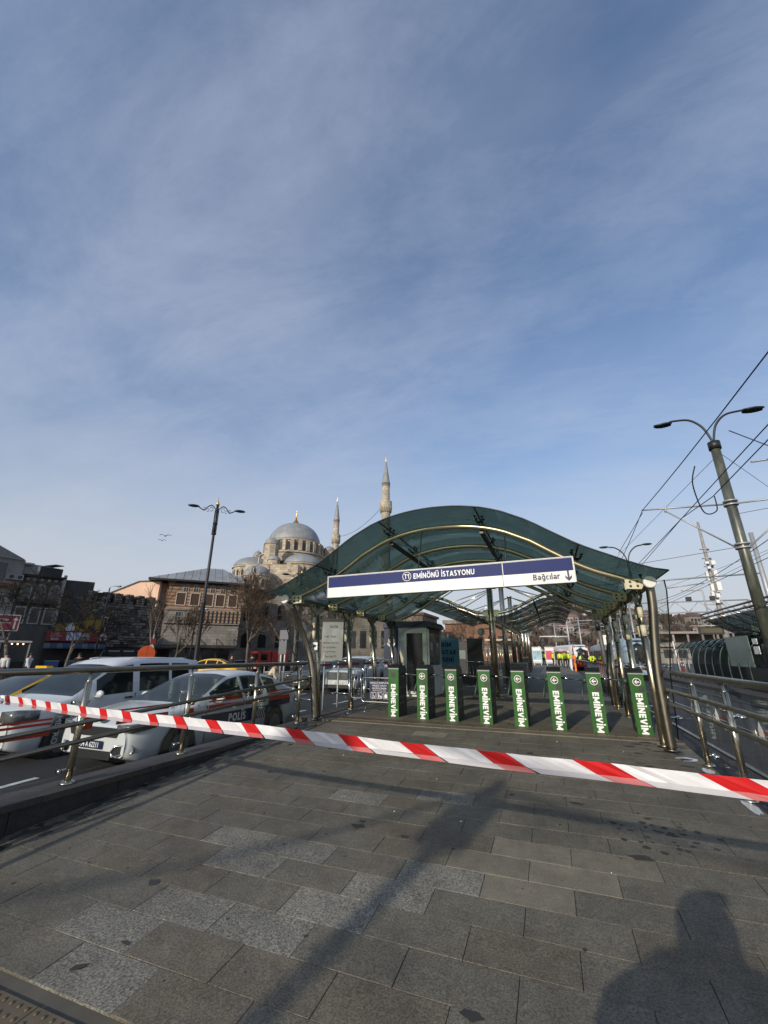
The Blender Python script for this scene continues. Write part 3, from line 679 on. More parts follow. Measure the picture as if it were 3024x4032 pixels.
for i, s in enumerate(starts):
    per = (starts[i+1]-s) if i+1 < len(starts) else .5
    rw = per*.33; slant = .02+.055*min(1, max(0, (s+3.2)/3.4))*1.6
    x_end = min(s+rw, 1.70)
    strip(bw, prev, s, 0, .056, 0, 0, .25, 0, slant if i else 0); strip(bw, s, x_end, 0, .056, 0, 0, .25, 1, slant)
    # folded-over lower strip, a little behind, pattern shifted on
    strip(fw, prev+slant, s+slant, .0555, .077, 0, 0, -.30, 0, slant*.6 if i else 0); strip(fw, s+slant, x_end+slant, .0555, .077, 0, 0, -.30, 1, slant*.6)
    prev = x_end
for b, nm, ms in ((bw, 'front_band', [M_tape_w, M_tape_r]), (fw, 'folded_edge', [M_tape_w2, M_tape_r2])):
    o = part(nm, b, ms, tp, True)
    sol = o.modifiers.new('thickness', 'SOLIDIFY'); sol.thickness = .0008
# knots round the railings
b = MB(); b.tube([(-5.05+.036*math.cos(a), 2.76+.036*math.sin(a), .85+.02*math.sin(3*a)) for a in [2*PI*i/10 for i in range(11)]], .02, 6); part('knot', b, M_tape_w, tp, True)

# ================================================================== front canopy
CX, HW = -1.825, 3.375
def arch(dx):     # height of the rib axis across the span
    return 2.375 + lerp([0, .3, .6, .9, 1.2, 1.67, 1.93, 2.4, 2.67, 3.0, 3.17, 3.375, 3.8], [1.315, 1.305, 1.27, 1.21, 1.115, .88, .70, .39, .255, .13, .075, .02, -.02], abs(dx))
RY = [7.80+1.66*k for k in range(5)]
cn = thing('station_canopy', 'wavy dark green glass canopy on steel ribs over the station entrance', 'canopy', (CX, 11, 0))
for y in RY:
    pts = [(CX+dx, y, arch(dx)) for dx in [-3.33+6.66*i/48 for i in range(49)]]
    b = MB(); b.tube(pts, .046, 12); part('rib', b, M_olive, cn, True)
for sx in (-1, 1):
    bx = CX+sx*HW
    b = MB(); b.cyl((bx, 7.62, 2.385), (bx, 14.75, 2.385), .075, 16); be = part('edge_beam', b, M_steel_dk, cn, True)
    b = MB(); b.lathe([(.095, 0), (.095, .03), (.08, .045)], (0, 0, 0), 20); b.xf(Matrix.Translation((bx, 7.62, 2.385)) @ Matrix.Rotation(PI/2, 4, 'X')); part('end_disc', b, M_sign_w, be, True)
    for y in RY:
        b = MB()   # gusset plate with bolts between rib and beam
        c = bx-sx*.20
        b.prism([(-.12, -.075), (.10, -.09), (.13, -.04), (.13, .06), (.10, .085), (-.12, .075)], -.055, -.042, frame((c, y, 2.39), (sx, 0, 0), (0, 0, 1)))
        b.prism([(-.12, -.075), (.10, -.09), (.13, -.04), (.13, .06), (.10, .085), (-.12, .075)], .042, .055, frame((c, y, 2.39), (sx, 0, 0), (0, 0, 1)))
        g = part('gusset', b, M_cream if y == RY[0] else M_olive, cn, True)
        b = MB()
        for u in (-.05, .05):
            for v in (-.035, .035): b.cyl((c+u, y-.075, 2.39+v), (c+u, y+.075, 2.39+v), .018, 8)
        part('bolts', b, M_bolt, g, True)
# lengthwise purlins under the ribs
for dx in (-1.05, .80):
    b = MB(); z = arch(dx)-.07; b.box(CX+dx-.035, CX+dx+.035, 7.85, 14.6, z-.035, z+.035); part('purlin', b, M_bolt, cn, True)
# glass sheets, split at the seams
seams = [-3.56, -2.42, -1.08, .78, 2.40, 3.56]
gy = [7.18, 7.80, 9.46, 11.12, 12.78, 14.44, 14.95]
def gz(dx): return arch(dx)+.215-.10*max(0, abs(dx)-2.7)/.8
for i in range(len(seams)-1):
    for j in range(0, len(gy)-1):
        ya, yb = (gy[j], gy[j+1])
        if j == 0: continue
        if j == 1: ya = gy[0]
        if j == len(gy)-2: continue
        if j == len(gy)-3: yb = gy[-1]
        b = MB(); n = 9
        xa, xb = seams[i]+.012, seams[i+1]-.012
        r0 = [Vector((CX+xa+(xb-xa)*q/n, ya+.006, gz(xa+(xb-xa)*q/n))) for q in range(n+1)]
        r1 = [Vector((p.x, yb-.006, p.z)) for p in r0]
        b.grid([r0, r1]); o = part('roof_glass', b, M_canopy, cn, True)
        so = o.modifiers.new('thickness', 'SOLIDIFY'); so.thickness = .012
# dark rubber seams and edge
b = MB()
for s in seams[1:-1]:
    b.box(CX+s-.012, CX+s+.012, 7.2, 14.93, gz(s)-.012, gz(s)+.008)
pts = [(CX+dx, 7.18, gz(dx)) for dx in [-3.56+7.12*i/40 for i in range(41)]]
b.tube(pts, .012, 6)
for sx in (-1, 1): b.cyl((CX+sx*3.56, 7.18, gz(3.56)), (CX+sx*3.56, 14.95, gz(3.56)), .012, 6)
part('glass_seam', b, M_trim, cn, True)
# spider fittings holding the glass
def spider(dx, y):
    b = MB(); z = arch(dx); g = gz(dx)
    b.cyl((CX+dx, y, z+.03), (CX+dx, y, z+.12), .016, 8)
    for a in (PI/4, 3*PI/4, 5*PI/4, 7*PI/4):
        ex, ey = .10*math.cos(a), .13*math.sin(a)
        gg = gz(dx+ex)
        b.tube([(CX+dx, y, z+.10), (CX+dx+ex*.7, y+ey*.7, z+.11), (CX+dx+ex, y+ey, gg-.035)], .011, 6)
        b.lathe([(.012, 0), (.03, .02), (.03, .03)], (CX+dx+ex, y+ey, gg-.037), 8)
    return b
for y in RY:
    for dx in (-2.42, -1.08, .78, 2.40): part('spider_fitting', spider(dx, y), M_bolt, cn, True)
    for sx in (-1, 1):
        b = MB(); x = CX+sx*3.30; b.cyl((x, y, arch(3.3)+.03), (x, y, gz(3.3)-.01), .014, 8); b.lathe([(.012, 0), (.035, .03)], (x, y, gz(3.3)-.04), 8); part('glass_stud', b, M_bolt, cn, True)
# posts between the ribs, curved front and back struts, lamp tubes
for sx in (-1, 1):
    bx = CX+sx*HW
    fx = -4.80 if sx < 0 else 1.42
    tx_ = -5.02 if sx < 0 else 1.50
    for k, y in enumerate((8.58, 10.24, 11.9, 13.5)):
        y0 = y if sx < 0 else y-.45
        yt = y+.1 if sx < 0 else y-.05
        b = MB(); b.cyl((fx, y0, 0), (tx_, yt, 2.12), .058, 16); b.lathe([(.10, 0), (.10, .012), (.06, .02)], (fx, y0, 0), 16); po = part('post', b, M_steel, cn, True)
        b = MB()   # forked head plates up to the beam
        for yy in (-.028, .028):
            b.prism([(-.05, 0), (.05, 0), (.09, .10), (.30, .20), (.30, .30), (.20, .30), (.0, .16), (-.20, .30), (-.30, .30), (-.30, .20), (-.09, .10)], yy-.006, yy+.006, frame((tx_, yt, 2.06), (0, 1, 0), (0, 0, 1)))
        part('fork_plate', b, M_cream if k == 0 else M_olive, po, True)
        b = MB()
        for yy, zz in ((-.25, .25), (.25, .25), (0, .06)): b.cyl((tx_-.05, yt+yy, 2.06+zz), (tx_+.05, yt+yy, 2.06+zz), .02, 8)
        part('bolts', b, M_bolt, po, True)
        for dy in (-.13, .16):
            b = MB(); lx = tx_-sx*.02
            b.cyl((lx, yt+dy, 1.90), (lx, yt+dy, 2.08), .042, 12, 0); b.cyl((lx, yt+dy, 1.60), (lx, yt+dy, 1.78), .042, 12, 0); b.cyl((lx, yt+dy, 1.60), (lx, yt+dy, 2.12), .026, 10, 1)
            b.cyl((lx, yt+dy, 1.84), (lx, yt, 1.84), .012, 6, 1)
            part('lamp_tube', b, [M_cream, M_steel], po, True)
    fr = [(-4.78, 8.42, 0), (-4.83, 8.42, .43), (-4.91, 8.41, 1.0), (-5.03, 8.36, 1.45), (-5.16, 8.18, 1.88), (-5.22, 7.92, 2.28)] if sx < 0 else [(1.45, 7.83, 0), (1.45, 7.83, .5), (1.46, 7.83, 1.05), (1.51, 7.81, 1.6), (1.555, 7.78, 2.0), (1.57, 7.76, 2.32)]
    bk = [(fx, 13.9, 0), (fx, 13.9, .8), (fx+sx*.10, 14.1, 1.45), (fx+sx*.24, 14.4, 2.0), (bx, 14.6, 2.30)]
    for pl_ in (fr, bk):
        pts = bez(pl_, 6)
        b = MB(); b.tube(pts, .066, 14); b.lathe([(.11, 0), (.11, .012), (.07, .02)], pts[0], 16); part('curved_strut', b, M_steel_dk, cn, True)
    # side glass
    gx = bx+sx*.22 if sx > 0 else -5.30
    ysd = [8.5, 10.2, 11.9, 13.5, 14.8]
    for k in range(len(ysd)-1):
        b = MB(); ya, yb = ysd[k]+.01, ysd[k+1]-.01
        if k == 0:
            y_f = 7.70; prof = [(y_f, 2.42), (y_f-.02, 2.25), (y_f+.28, 1.7), (8.45 if sx < 0 else 8.55, 1.0), (8.62 if sx < 0 else 8.9, -.02), (yb, -.02), (yb, 2.42)]
        else: prof = [(ya, -.02), (yb, -.02), (yb, 2.42), (ya, 2.42)]
        b.prism(prof, -.005, .005, frame((gx, 0, 0), (0, 1, 0), (0, 0, 1)))
        gp = part('side_glass', b, M_clear, cn, True)
        b = MB(); xf = gx-sx*.008
        y_s = max(ya, 8.75)
        b.box(xf-.0015, xf+.0015, y_s+.12, yb-.15, 1.00, 1.055); part('stripe_print', b, M_print_r, gp, True)
        b = MB(); crest(b, frame((xf-sx*.002, (y_s+yb)/2, 1.02), (0, -sx, 0), (0, 0, 1)), .22); part('crest_print', b, M_print, gp, True)
        if k == 0:
            b = MB(); b.tube([(gx, p[0], p[1]) for p in prof[:5]], .010, 6); part('edge_seal', b, M_trim, gp, True)
    for k, y in enumerate((8.62, 10.3, 11.95, 13.55)):
        for z in (.35, 1.12):
            b = MB()
            b.cyl((fx, y-.05, z), (gx, y-.05, z), .013, 8)
            for yy in (-.09, .09): b.cyl((gx-sx*.03, y-.05+yy, z), (gx+sx*.03, y-.05+yy, z), .022, 10)
            b.cyl((gx-sx*.02, y-.14, z), (gx-sx*.02, y+.04, z), .012, 8)
            part('glass_clamp', b, M_chrome, cn, True)

# ------------------------------------------------------------------ name board hanging in front of the ribs
sg = thing('station_sign', 'long blue and white hanging name board reading EMİNÖNÜ İSTASYONU', 'sign', (-1.79, 7.45, 2.59))
tilt = math.radians(.9)
TM = Matrix.Rotation(-tilt, 4, 'Y')
SX0, SXm, SX1 = -2.27, 1.13, 2.27
for a, b_ in ((SX0, SXm-.004), (SXm+.004, SX1)):
    b = MB(); b.box(a, b_, -.055, .055, -.205, .205); b.xf(TM); bp_ = part('board', b, M_sign_w, sg)
    b = MB(); b.box(a+.012, b_-(.012 if b_ > 2 else 0), -.061, -.0565, -.018, .193); b.xf(TM); part('blue_band', b, M_sign_b, bp_)
b = MB(); b.box(SX0-.006, SX1+.006, -.064, .064, .204, .216); b.box(SX0-.006, SX1+.006, -.064, .064, -.216, -.204); b.box(SX0-.012, SX0-.001, -.064, .064, -.216, .216); b.box(SX1+.001, SX1+.012, -.064, .064, -.216, .216)
b.xf(TM); part('frame', b, M_galv, sg)
def on_sign(x, z): return TM @ frame((x, -.0625, z), (1, 0, 0), (0, 0, 1))
ltr = stroke_mb('EMİNÖNÜ İSTASYONU', .100, on_sign(-.475, .034), .185, .15, sx=.82)
T1 = stroke_mb('T1', .088, on_sign(-.652, .044), .17, .12, sx=.88)
ring = MB(); n = 28
ring.add([on_sign(-.605, .088) @ Vector((r_*math.cos(2*PI*i/n), r_*math.sin(2*PI*i/n), 0)) for r_ in (.086, .077) for i in range(n)], [(i, (i+1) % n, n+(i+1) % n, n+i) for i in range(n)])
part('lettering', join(ltr, T1, ring), M_letter, sg)
bag = stroke_mb('Bağcılar', .098, on_sign(1.62, -.145), .165, .11)
ar = MB(); M_ = on_sign(2.17, -.105)
ar.prism([(-.014, .085), (.014, .085), (.014, -.03), (.05, .01), (.05, -.03), (0, -.085), (-.05, -.03), (-.05, .01), (-.014, -.03)], 0, .002, M_)
part('lettering', join(bag, ar), M_navy, sg)
b = MB()
for x in (-2.1, -.4, 1.2, 2.1):
    xw = -1.79+x; zt_ = arch(xw-CX)-.03
    b.cyl((x, 0, .20), (x, .33, zt_-2.59), .012, 8)
part('hanger', b, M_trim, sg)

# ================================================================== ticket gates
def make_gate(first=False):
    t = thing('ticket_gate', '', 'ticket gate')
    prof = [(0, 0), (.66, 0), (.66, .93), (.55, 1.045), (.17, 1.045), (.03, .985), (0, .985)]
    MX = Matrix(((0, 0, 1, 0), (1, 0, 0, 0), (0, 1, 0, 0), (0, 0, 0, 1)))  # (u,v,w)->(y,z,x)
    b = MB(); b.prism(prof, -.112, .112, MX)
    part('body', b, M_gate_side, t)
    b = MB(); b.box(-.120, .120, -.014, -.001, 0, .985); part('front_panel', b, M_green, t)
    b = MB(); b.prism([(-.02, .987), (.03, .987), (.17, 1.048), (.30, 1.048), (.30, 1.075), (.16, 1.072), (-.02, 1.005)], -.124, .124, MX); hd = part('reader_head', b, M_trim, t)
    b = MB(); Mh = frame((0, .075, 1.036), (1, 0, 0), (0, .145, .062)); b.prism([(-.085, -.05), (.085, -.05), (.085, .06), (-.085, .06)], .002, .006, Mh); part('screen', b, M_glass_dk, hd)
    b = MB(); b.prism([(-.11, -.085), (-.04, -.085), (-.04, -.07), (-.11, -.07)], .003, .007, Mh); b.prism([(.04, -.085), (.10, -.085), (.10, -.07), (.04, -.07)], .003, .007, Mh); b.box(-.122, .122, -.017, -.002, .975, .987); part('trim_strip', b, M_galv, hd)
    Mf = frame((0, -.0150, 0), (1, 0, 0), (0, 0, 1))
    # disc with arrow
    if not first:
        b = MB(); n = 24
        b.prism([(.066*math.cos(2*PI*i/n), .066*math.sin(2*PI*i/n)+.845) for i in range(n)], 0, .0015, Mf, 0)
        b.prism([(.056*math.cos(2*PI*i/n), .056*math.sin(2*PI*i/n)+.845) for i in range(n)], .0015, .0025, Mf, 1)
        b.prism([(-.040, 0+.845), (-.004, .038+.845), (.012, .038+.845), (-.016, .009+.845), (.040, .009+.845), (.040, -.009+.845), (-.016, -.009+.845), (.012, -.038+.845), (-.004, -.038+.845)], .0025, .0035, Mf, 0)
        part('arrow_disc', b, [M_letter, M_trim], t)
        b = MB(); b.prism([(.012, .685), (.102, .685), (.102, .775), (.027, .775), (.012, .76)], 0, .0015, Mf, 0)
        b.prism([(.032, .70), (.045, .70), (.045, .735), (.077, .70), (.087, .71), (.057, .745), (.087, .745), (.087, .757), (.032, .757)], .0015, .0025, Mf, 1)
        part('card_symbol', b, [M_trim, M_gate_side], t)
    else:
        b = MB(); b.prism([(-.05, .80), (.05, .80), (.05, .90), (-.05, .90)], 0, .002, Mf); part('card_symbol', b, M_trim, t)
    Mt = frame((-.054, -.0165, .66), (0, 0, -1), (1, 0, 0))
    part('lettering', stroke_mb('EMİNEVİM', .108, Mt, .235, .115, sx=1.0), M_letter, t)
    Ms = lambda y, z: frame((.1135, y, z), (0, 1, 0), (0, 0, 1))
    part('side_print', join(text_mb('EN KOLAY YOLU', .070, Ms(.05, .56), 0, .01), text_mb('EMİNEVİM', .085, Ms(.10, .36), 0, .012), text_mb('444 36 46', .075, Ms(.12, .24), 0, .01)), M_letter_g, t)
    b = MB(); b.box(-.1135, -.1125, .10, .22, .10, .62); b.box(.1125, .114, .30, .45, .80, .83); part('side_plate', b, M_chrome, t)
    if not first:
        b = MB(); b.cyl((-.112, .36, .84), (-.18, .36, .84), .055, 14); hb = part('hub', b, M_dull_green, t)
        b = MB(); b.cyl((-.19, .36, .845), (-.38, .36, .86), .016, 10, 0); b.cyl((-.38, .36, .86), (-.56, .36, .872), .0165, 10, 1); part('arm', b, [M_dull_green, M_chrome], hb)
        for dy in (-.20, .22):
            b = MB(); b.cyl((-.18, .36, .83), (-.235, .36+dy, .50), .0155, 10); part('arm', b, M_dull_green, hb)
    return t
GX = [(-3.39, 9.40), (-2.69, 9.28), (-2.05, 9.23), (-1.36, 9.17), (-.70, 9.11), (-.03, 8.98), (.635, 8.95), (1.335, 9.06)]
GL = ['green ticket gate beside the accessible passage sign, black square on its front', 'green ticket gate in front of the white kiosk door', 'green ticket gate to the right of the kiosk door gate, third from kerb side', 'green ticket gate in front of the first canopy mast', 'green ticket gate fourth from the track side, in front of the second mast', 'green ticket gate third from the track side, hiding the paved walkway', 'green ticket gate second from the track side posts', 'green ticket gate nearest the leaning posts and tram track']
g0 = make_gate(True); g1 = make_gate(False)
for i, (x, y) in enumerate(GX):
    t = g0 if i == 0 else (g1 if i == 1 else copy_tree(g1))
    t.location = (x, y, 0); t.rotation_euler = (0, 0, math.radians([2, 1, 0, -1, -2, -1, -3, -2][i])); t['label'] = GL[i]; t['group'] = 'row of green ticket gates'

# accessible passage gate left of the turnstiles
ag = thing('barrier_gate', 'small steel tube gate carrying a navy sign for disabled and pram passengers', 'gate', (-4.6, 9.6, 0))
b = MB()
def rrect(x0, x1, y, z0, z1, r=.08, n=5):
    pts = []
    for cx_, cz_, a0 in ((x1-r, z1-r, 0), (x0+r, z1-r, PI/2), (x0+r, z0+r, PI), (x1-r, z0+r, 3*PI/2)):
        for i in range(n+1): a = a0+PI/2*i/n; pts.append((cx_+r*math.cos(a), y, cz_+r*math.sin(a)))
    return pts+[pts[0]]
b.tube(rrect(-4.32, -3.50, 9.75, .24, .76), .018, 10); part('gate_leaf', b, M_chrome, ag, True)
b = MB(); b.tube([(p[0], p[1], p[2]) for p in rrect(-4.62, -4.28, 9.80, .30, .96)], .016, 10)
for x in (-4.53, -4.45, -4.37): b.cyl((x, 9.80, .30), (x, 9.80, .96), .008, 8)
part('side_frame', b, M_chrome, ag, True)
for x, y in ((-4.52, 9.50), (-4.30, 9.95)):
    b = MB(); b.cyl((x, y, 0), (x, y, .97), .022, 10); b.lathe([(.06, 0), (.06, .01), (.03, .02)], (x, y, 0), 12); part('post', b, M_chrome, ag, True)
b = MB(); b.box(-4.10, -3.60, 9.70, 9.715, .30, .70); pl = part('sign_plate', b, M_navy, ag, True)
Mg = lambda x, z: frame((x, 9.697, z), (1, 0, 0), (0, 0, 1))
part('lettering', join(text_mb('ENGELLİ, PUSETLİ VE', .048, Mg(-3.85, .64), 0, .006, 'CENTER'), text_mb('VALİZLİ YOLCU', .048, Mg(-3.85, .58), 0, .006, 'CENTER'), text_mb('GEÇİŞ İÇİNDİR', .048, Mg(-3.85, .52), 0, .006, 'CENTER'), text_mb('Only for Passengers With', .032, Mg(-3.85, .475), 0, .0, 'CENTER')), M_letter, pl, True)
b = MB()
for k in range(3):
    x = -4.06+k*.155
    for q in [(x, x+.13, .32, .326), (x, x+.13, .444, .45), (x, x+.006, .32, .45), (x+.124, x+.13, .32, .45)]: b.box(q[0], q[1], 9.695, 9.699, q[2], q[3])
    if k == 0:
        b.tube([(x+.065+.03*math.cos(a), 9.697, .362+.03*math.sin(a)) for a in [PI*.8+PI*1.3*i/10 for i in range(11)]], .005, 5); b.sphere((x+.055, 9.697, .428), .011, 8, 5); b.box(x+.05, x+.06, 9.695, 9.699, .37, .415); b.box(x+.05, x+.09, 9.695, 9.699, .37, .38); b.box(x+.085, x+.095, 9.695, 9.699, .34, .38)
    if k == 1:
        b.sphere((x+.045, 9.697, .425), .012, 8, 5); b.box(x+.035, x+.055, 9.695, 9.699, .34, .41); b.box(x+.055, x+.10, 9.695, 9.699, .375, .383); b.box(x+.08, x+.115, 9.695, 9.699, .34, .37)
    if k == 2: b.box(x+.03, x+.10, 9.695, 9.699, .34, .41); b.box(x+.05, x+.08, 9.695, 9.699, .41, .425)
part('pictograms', b, M_letter, pl, True)
# black direction panel on the wall side
ib = thing('information_board', 'tall white direction board behind the left canopy glass', 'board', (-5.90, 10.55, 0), math.atan2(.19, .53))
b = MB(); b.box(0, .58, 0, .05, 1.10, 2.14); b.box(-.01, .59, -.01, .06, 2.14, 2.22, 1); pl = part('panel', b, [mat('board_grey_white', (.28, .285, .27), .5, var=.08), M_trim], ib)
b = MB(); b.cyl((.1, .03, -.5), (.1, .03, 1.1), .025, 8); b.cyl((.48, .03, -.5), (.48, .03, 1.1), .025, 8); part('post', b, M_galv, ib)
Mi = lambda x, z: frame((x, -.003, z), (1, 0, 0), (0, 0, 1))
part('lettering', join(text_mb('Çıkış / Exit', .10, Mi(.20, 1.98), 0, .01, sx=.5), text_mb('Kadıköy - Kabataş', .085, Mi(.06, 1.72), 0, .0, sx=.5), text_mb('Galata Köprüsü / Galata Bridge', .066, Mi(.04, 1.56), 0, .0, sx=.5), text_mb('Mısır Çarşısı / Spice Bazaar', .066, Mi(.04, 1.44), 0, .0, sx=.5), text_mb('Yeni Cami / New Mosque', .066, Mi(.04, 1.33), 0, .0, sx=.5), text_mb('İst. Ticaret Odası (İTO)', .075, Mi(.04, 1.20), 0, .006, sx=.5)), M_trim, pl)
cs = thing('camera_sticker', 'small white sticker with a camera symbol on the front left post', 'sticker', (-4.93, 8.5, 1.45))
b = MB(); b.box(-.07, .07, -.003, .0, -.08, .08); part('plate', b, M_sign_w, cs)
b = MB(); b.prism([(-.05, -.02), (.02, -.03), (.05, .02), (-.03, .04)], -.006, -.004, frame((0, 0, 0), (1, 0, 0), (0, 0, 1)) @ Matrix.Scale(-1, 4, (0, 0, 1))); part('symbol', b, M_trim, cs)

# ================================================================== vehicles
def car(name, label, cat, sp, loc, rz, group=None, paint=None):
    """local axes: y=0 at the nose, +y to the tail, x to the car's left when it faces the viewer, z up from the road"""
    t = thing(name, label, cat, loc, rz, group)
    Lc, Wd = sp['L'], sp['W']/2; top = sp['top']; belt = sp['belt']; wz = sp['wr']; ra = wz+.055
    yw = (sp['fw'], sp['rw']); cab0, cab1 = sp['cab']     # windscreen foot, rear glass foot
    ws1, rs0 = sp['roof']                                  # roof start / end
    ty = [p[0] for p in top]; tz = [p[1] for p in top]; by = [p[0] for p in belt]; bz = [p[1] for p in belt]
    smooth_top = bez([(p[0], 0, p[1]) for p in top], 8); ty = [p.x for p in smooth_top]; tz = [p.z for p in smooth_top]
    def wfun(y):
        e = min(1, y/sp.get('nose', .55)); return Wd*(.80+.20*math.sqrt(max(0, 1-(1-e)**2)))*(.86+.14*min(1, 1))
    ys = sorted(set([0, .02, .06, .12, .2, .3, .42] + [round(.5+i*.085, 3) for i in range(int((Lc-.9)/.085))] + [Lc-.4, Lc-.25, Lc-.14, Lc-.06, Lc-.02, Lc] + [cab0, cab1, ws1, rs0]))
    rows = []
    for y in ys:
        nose = sp.get('nose', .55)
        e = min(1, y/nose); e2 = min(1, (Lc-y)/sp.get('tail', .4))
        w = Wd*(.80+.20*math.sqrt(max(0, 1-(1-e)**2)))*(.86+.14*math.sqrt(max(0, 1-(1-e2)**2)))
        zt = lerp(ty, tz, y); zbelt = min(lerp(by, bz, y), zt-.012)
        zb = .19+.10*(1-min(1, y/.25))+.12*(1-min(1, (Lc-y)/.35))
        side_zb = zb
        for q in yw:
            d = abs(y-q)
            if d < ra: side_zb = max(side_zb, wz+math.sqrt(ra*ra-d*d))
        incab = cab0 < y < cab1
        if incab:
            f = 1.0
            if y < ws1: f = (y-cab0)/max(.01, ws1-cab0)
            if y > rs0: f = (cab1-y)/max(.01, cab1-rs0)
            f = max(0, min(1, f))
            wr = w*(.90-(.90-sp['tumble'])*f)
            z6 = zt-.035*f-.006; z5 = zbelt+(z6-zbelt)*.86; x4 = w*.975; x5 = x4+(wr-x4)*.84
        else:
            wr = w*.90; z6 = zt-.012; z5 = zbelt+(z6-zbelt)*.6; x4 = w*.975; x5 = w*.94
        zm = max(side_zb+.02, zb+(zbelt-zb)*.42); zu = max(zm+.01, zbelt-.10)
        pr = [(w*.55, side_zb if side_zb > zb+.01 else zb), (w*.93, side_zb), (w*.99, side_zb+.03), (w, zm), (w, zu), (x4, zbelt), (x5, z5), (wr, z6), (wr*.55, zt-.004), (0, zt)]
        rows.append(pr)
    body = MB(); gl = {'windscreen': MB(), 'rear_window': MB()}; sides = {}
    K = len(rows[0]); 
    def vtx(i, k, s): x, z = rows[i][k]; return Vector((s*x, ys[i], z))
    for s in (1, -1):
        for i in range(len(ys)-1):
            ym = (ys[i]+ys[i+1])/2
            for k in range(K-1):
                q = [vtx(i, k, s), vtx(i+1, k, s), vtx(i+1, k+1, s), vtx(i, k+1, s)]
                if s < 0: q.reverse()
                dst = body
                if k >= 7 and cab0 < ym < ws1-.02: dst = gl['windscreen']
                elif k >= 7 and rs0+.02 < ym < cab1-.03: dst = gl['rear_window']
                elif k == 5:
                    for wi, (a, b_) in enumerate(sp['wins']):
                        if a < ym < b_: dst = sides.setdefault((wi, s), MB())
                dst.add(q, [(0, 1, 2, 3)], 0, True)
    for i, rev in ((0, False), (len(ys)-1, True)):
        pts = [vtx(i, k, 1) for k in range(K)]+[vtx(i, k, -1) for k in reversed(range(K-1))]
        if not rev: pts.reverse()
        body.add(pts, [tuple(range(len(pts)))])
    # weld for smooth shading
    def weld(mb):
        d = {}; nv = []; mp_ = []
        for p in mb.v:
            k_ = (round(p.x, 4), round(p.y, 4), round(p.z, 4))
            if k_ not in d: d[k_] = len(nv); nv.append(p)
            mp_.append(d[k_])
        fs = []; ms = []; sm = []
        for f, m_, s_ in zip(mb.f, mb.m, mb.sm):
            g = []
            for i in f:
                if mp_[i] not in g: g.append(mp_[i])
            if len(g) > 2: fs.append(g); ms.append(m_); sm.append(s_)
        mb.v, mb.f, mb.m, mb.sm = nv, fs, ms, sm
        return mb
    bo = part('body', weld(body), paint or M_paint_w, t)
    for nm, g in gl.items():
        if g.f: part(nm, weld(g), M_windsh if nm == 'windscreen' else M_carglass, t)
    for key, g in sides.items(): part('side_window', weld(g), M_carglass, t)
    # underside
    b = MB(); b.box(-Wd*.8, Wd*.8, .25, Lc-.3, .16, .24); ub = part('underbody', b, M_rubber, t)
    for y in yw:
        for s in (1, -1):
            b = MB(); b.cyl((s*(Wd-.34), y, wz), (s*(Wd-.015), y, wz), ra-.004, 24); part('wheel_well', b, M_rubber, ub)
    for y in yw:
        for s in (1, -1):
            b = MB(); prof = [(wz*.62, -.10), (wz*.86, -.11), (wz, -.075), (wz, .075), (wz*.86, .11), (wz*.62, .10)]
            MW = Matrix.Translation((s*(Wd-.095), y, wz)) @ Matrix.Rotation(PI/2, 4, 'Y')
            b.lathe(prof, (0, 0, 0), 22); b.xf(MW); wl = part('wheel', b, M_rubber, t)
            b = MB(); b.lathe([(.05, .075), (.055, .09)], (0, 0, 0), 10); b.lathe([(wz*.54, .085), (wz*.64, .102)], (0, 0, 0), 22)
            b.lathe([(wz*.62, .0), (wz*.62, .01)], (0, 0, 0), 18, 1)
            for q in range(10):
                b.box(.03, wz*.58, -.022, .022, .06, .088, 0, Matrix.Rotation(2*PI*q/10, 4, 'Z'))
            if s < 0: b.xf(Matrix.Rotation(PI, 4, 'X'))
            b.xf(MW); part('rim', b, [M_alloy, M_rubber], wl)
    for s in (1, -1):
        b = MB(); my, mz = sp['mirror']; b.sphere((s*(Wd+.09), my, mz), .1, 12, 8, 0, (1.0, .55, .75)); b.box(min(s*(Wd-.06), s*(Wd+.05)), max(s*(Wd-.06), s*(Wd+.05)), my-.02, my+.03, mz-.06, mz-.03)
        part('mirror', b, paint or M_paint_w, t)
        hx, hy, hz, hw, hh = sp['lamp']
        b = MB(); y0 = sp.get('lampy', .02)
        lp_ = [(hx, -.012), ((hx+wfun(0))/2, -.012)]+[(wfun(y)+.006, y-.006) for y in (0, .03, .07, .13, .21, .30, .40) if y <= hy]
        b.grid([[Vector((s*x, y, hz+hh*(v-.5)*(.6+.4*math.sin(PI*min(1, (q+1)/len(lp_))))+.05*max(0, y))) for v in (0, .5, 1)] for q, (x, y) in enumerate(lp_)], 0, True)
        o = part('headlight', b, M_lamp, t); so = o.modifiers.new('thickness', 'SOLIDIFY'); so.thickness = .02; so.offset = 0
        for (a, b_) in sp['wins'][:2]:
            b = MB(); yy = b_-.10; zz_ = lerp(by, bz, yy)-.10; b.box(min(s*Wd, s*(Wd+.025)), max(s*Wd, s*(Wd+.025)), yy-.09, yy+.09, zz_-.018, zz_+.018); part('door_handle', b, M_trim if sp.get('dark_handles') else (paint or M_paint_w), t)
    b = MB()
    for yy in sp['seams']:
        for s in (1, -1):
            zt_ = lerp(by, bz, yy)-.02; b.box(min(s*(Wd-.01), s*(Wd+.002)), max(s*(Wd-.01), s*(Wd+.002)), yy-.006, yy+.006, .30, zt_)
    o = part('door_seams', b, M_trim, t); o['kind'] = 'stuff'
    # front details
    g = sp['grille']; b = MB(); yf = g.get('y', -.004)
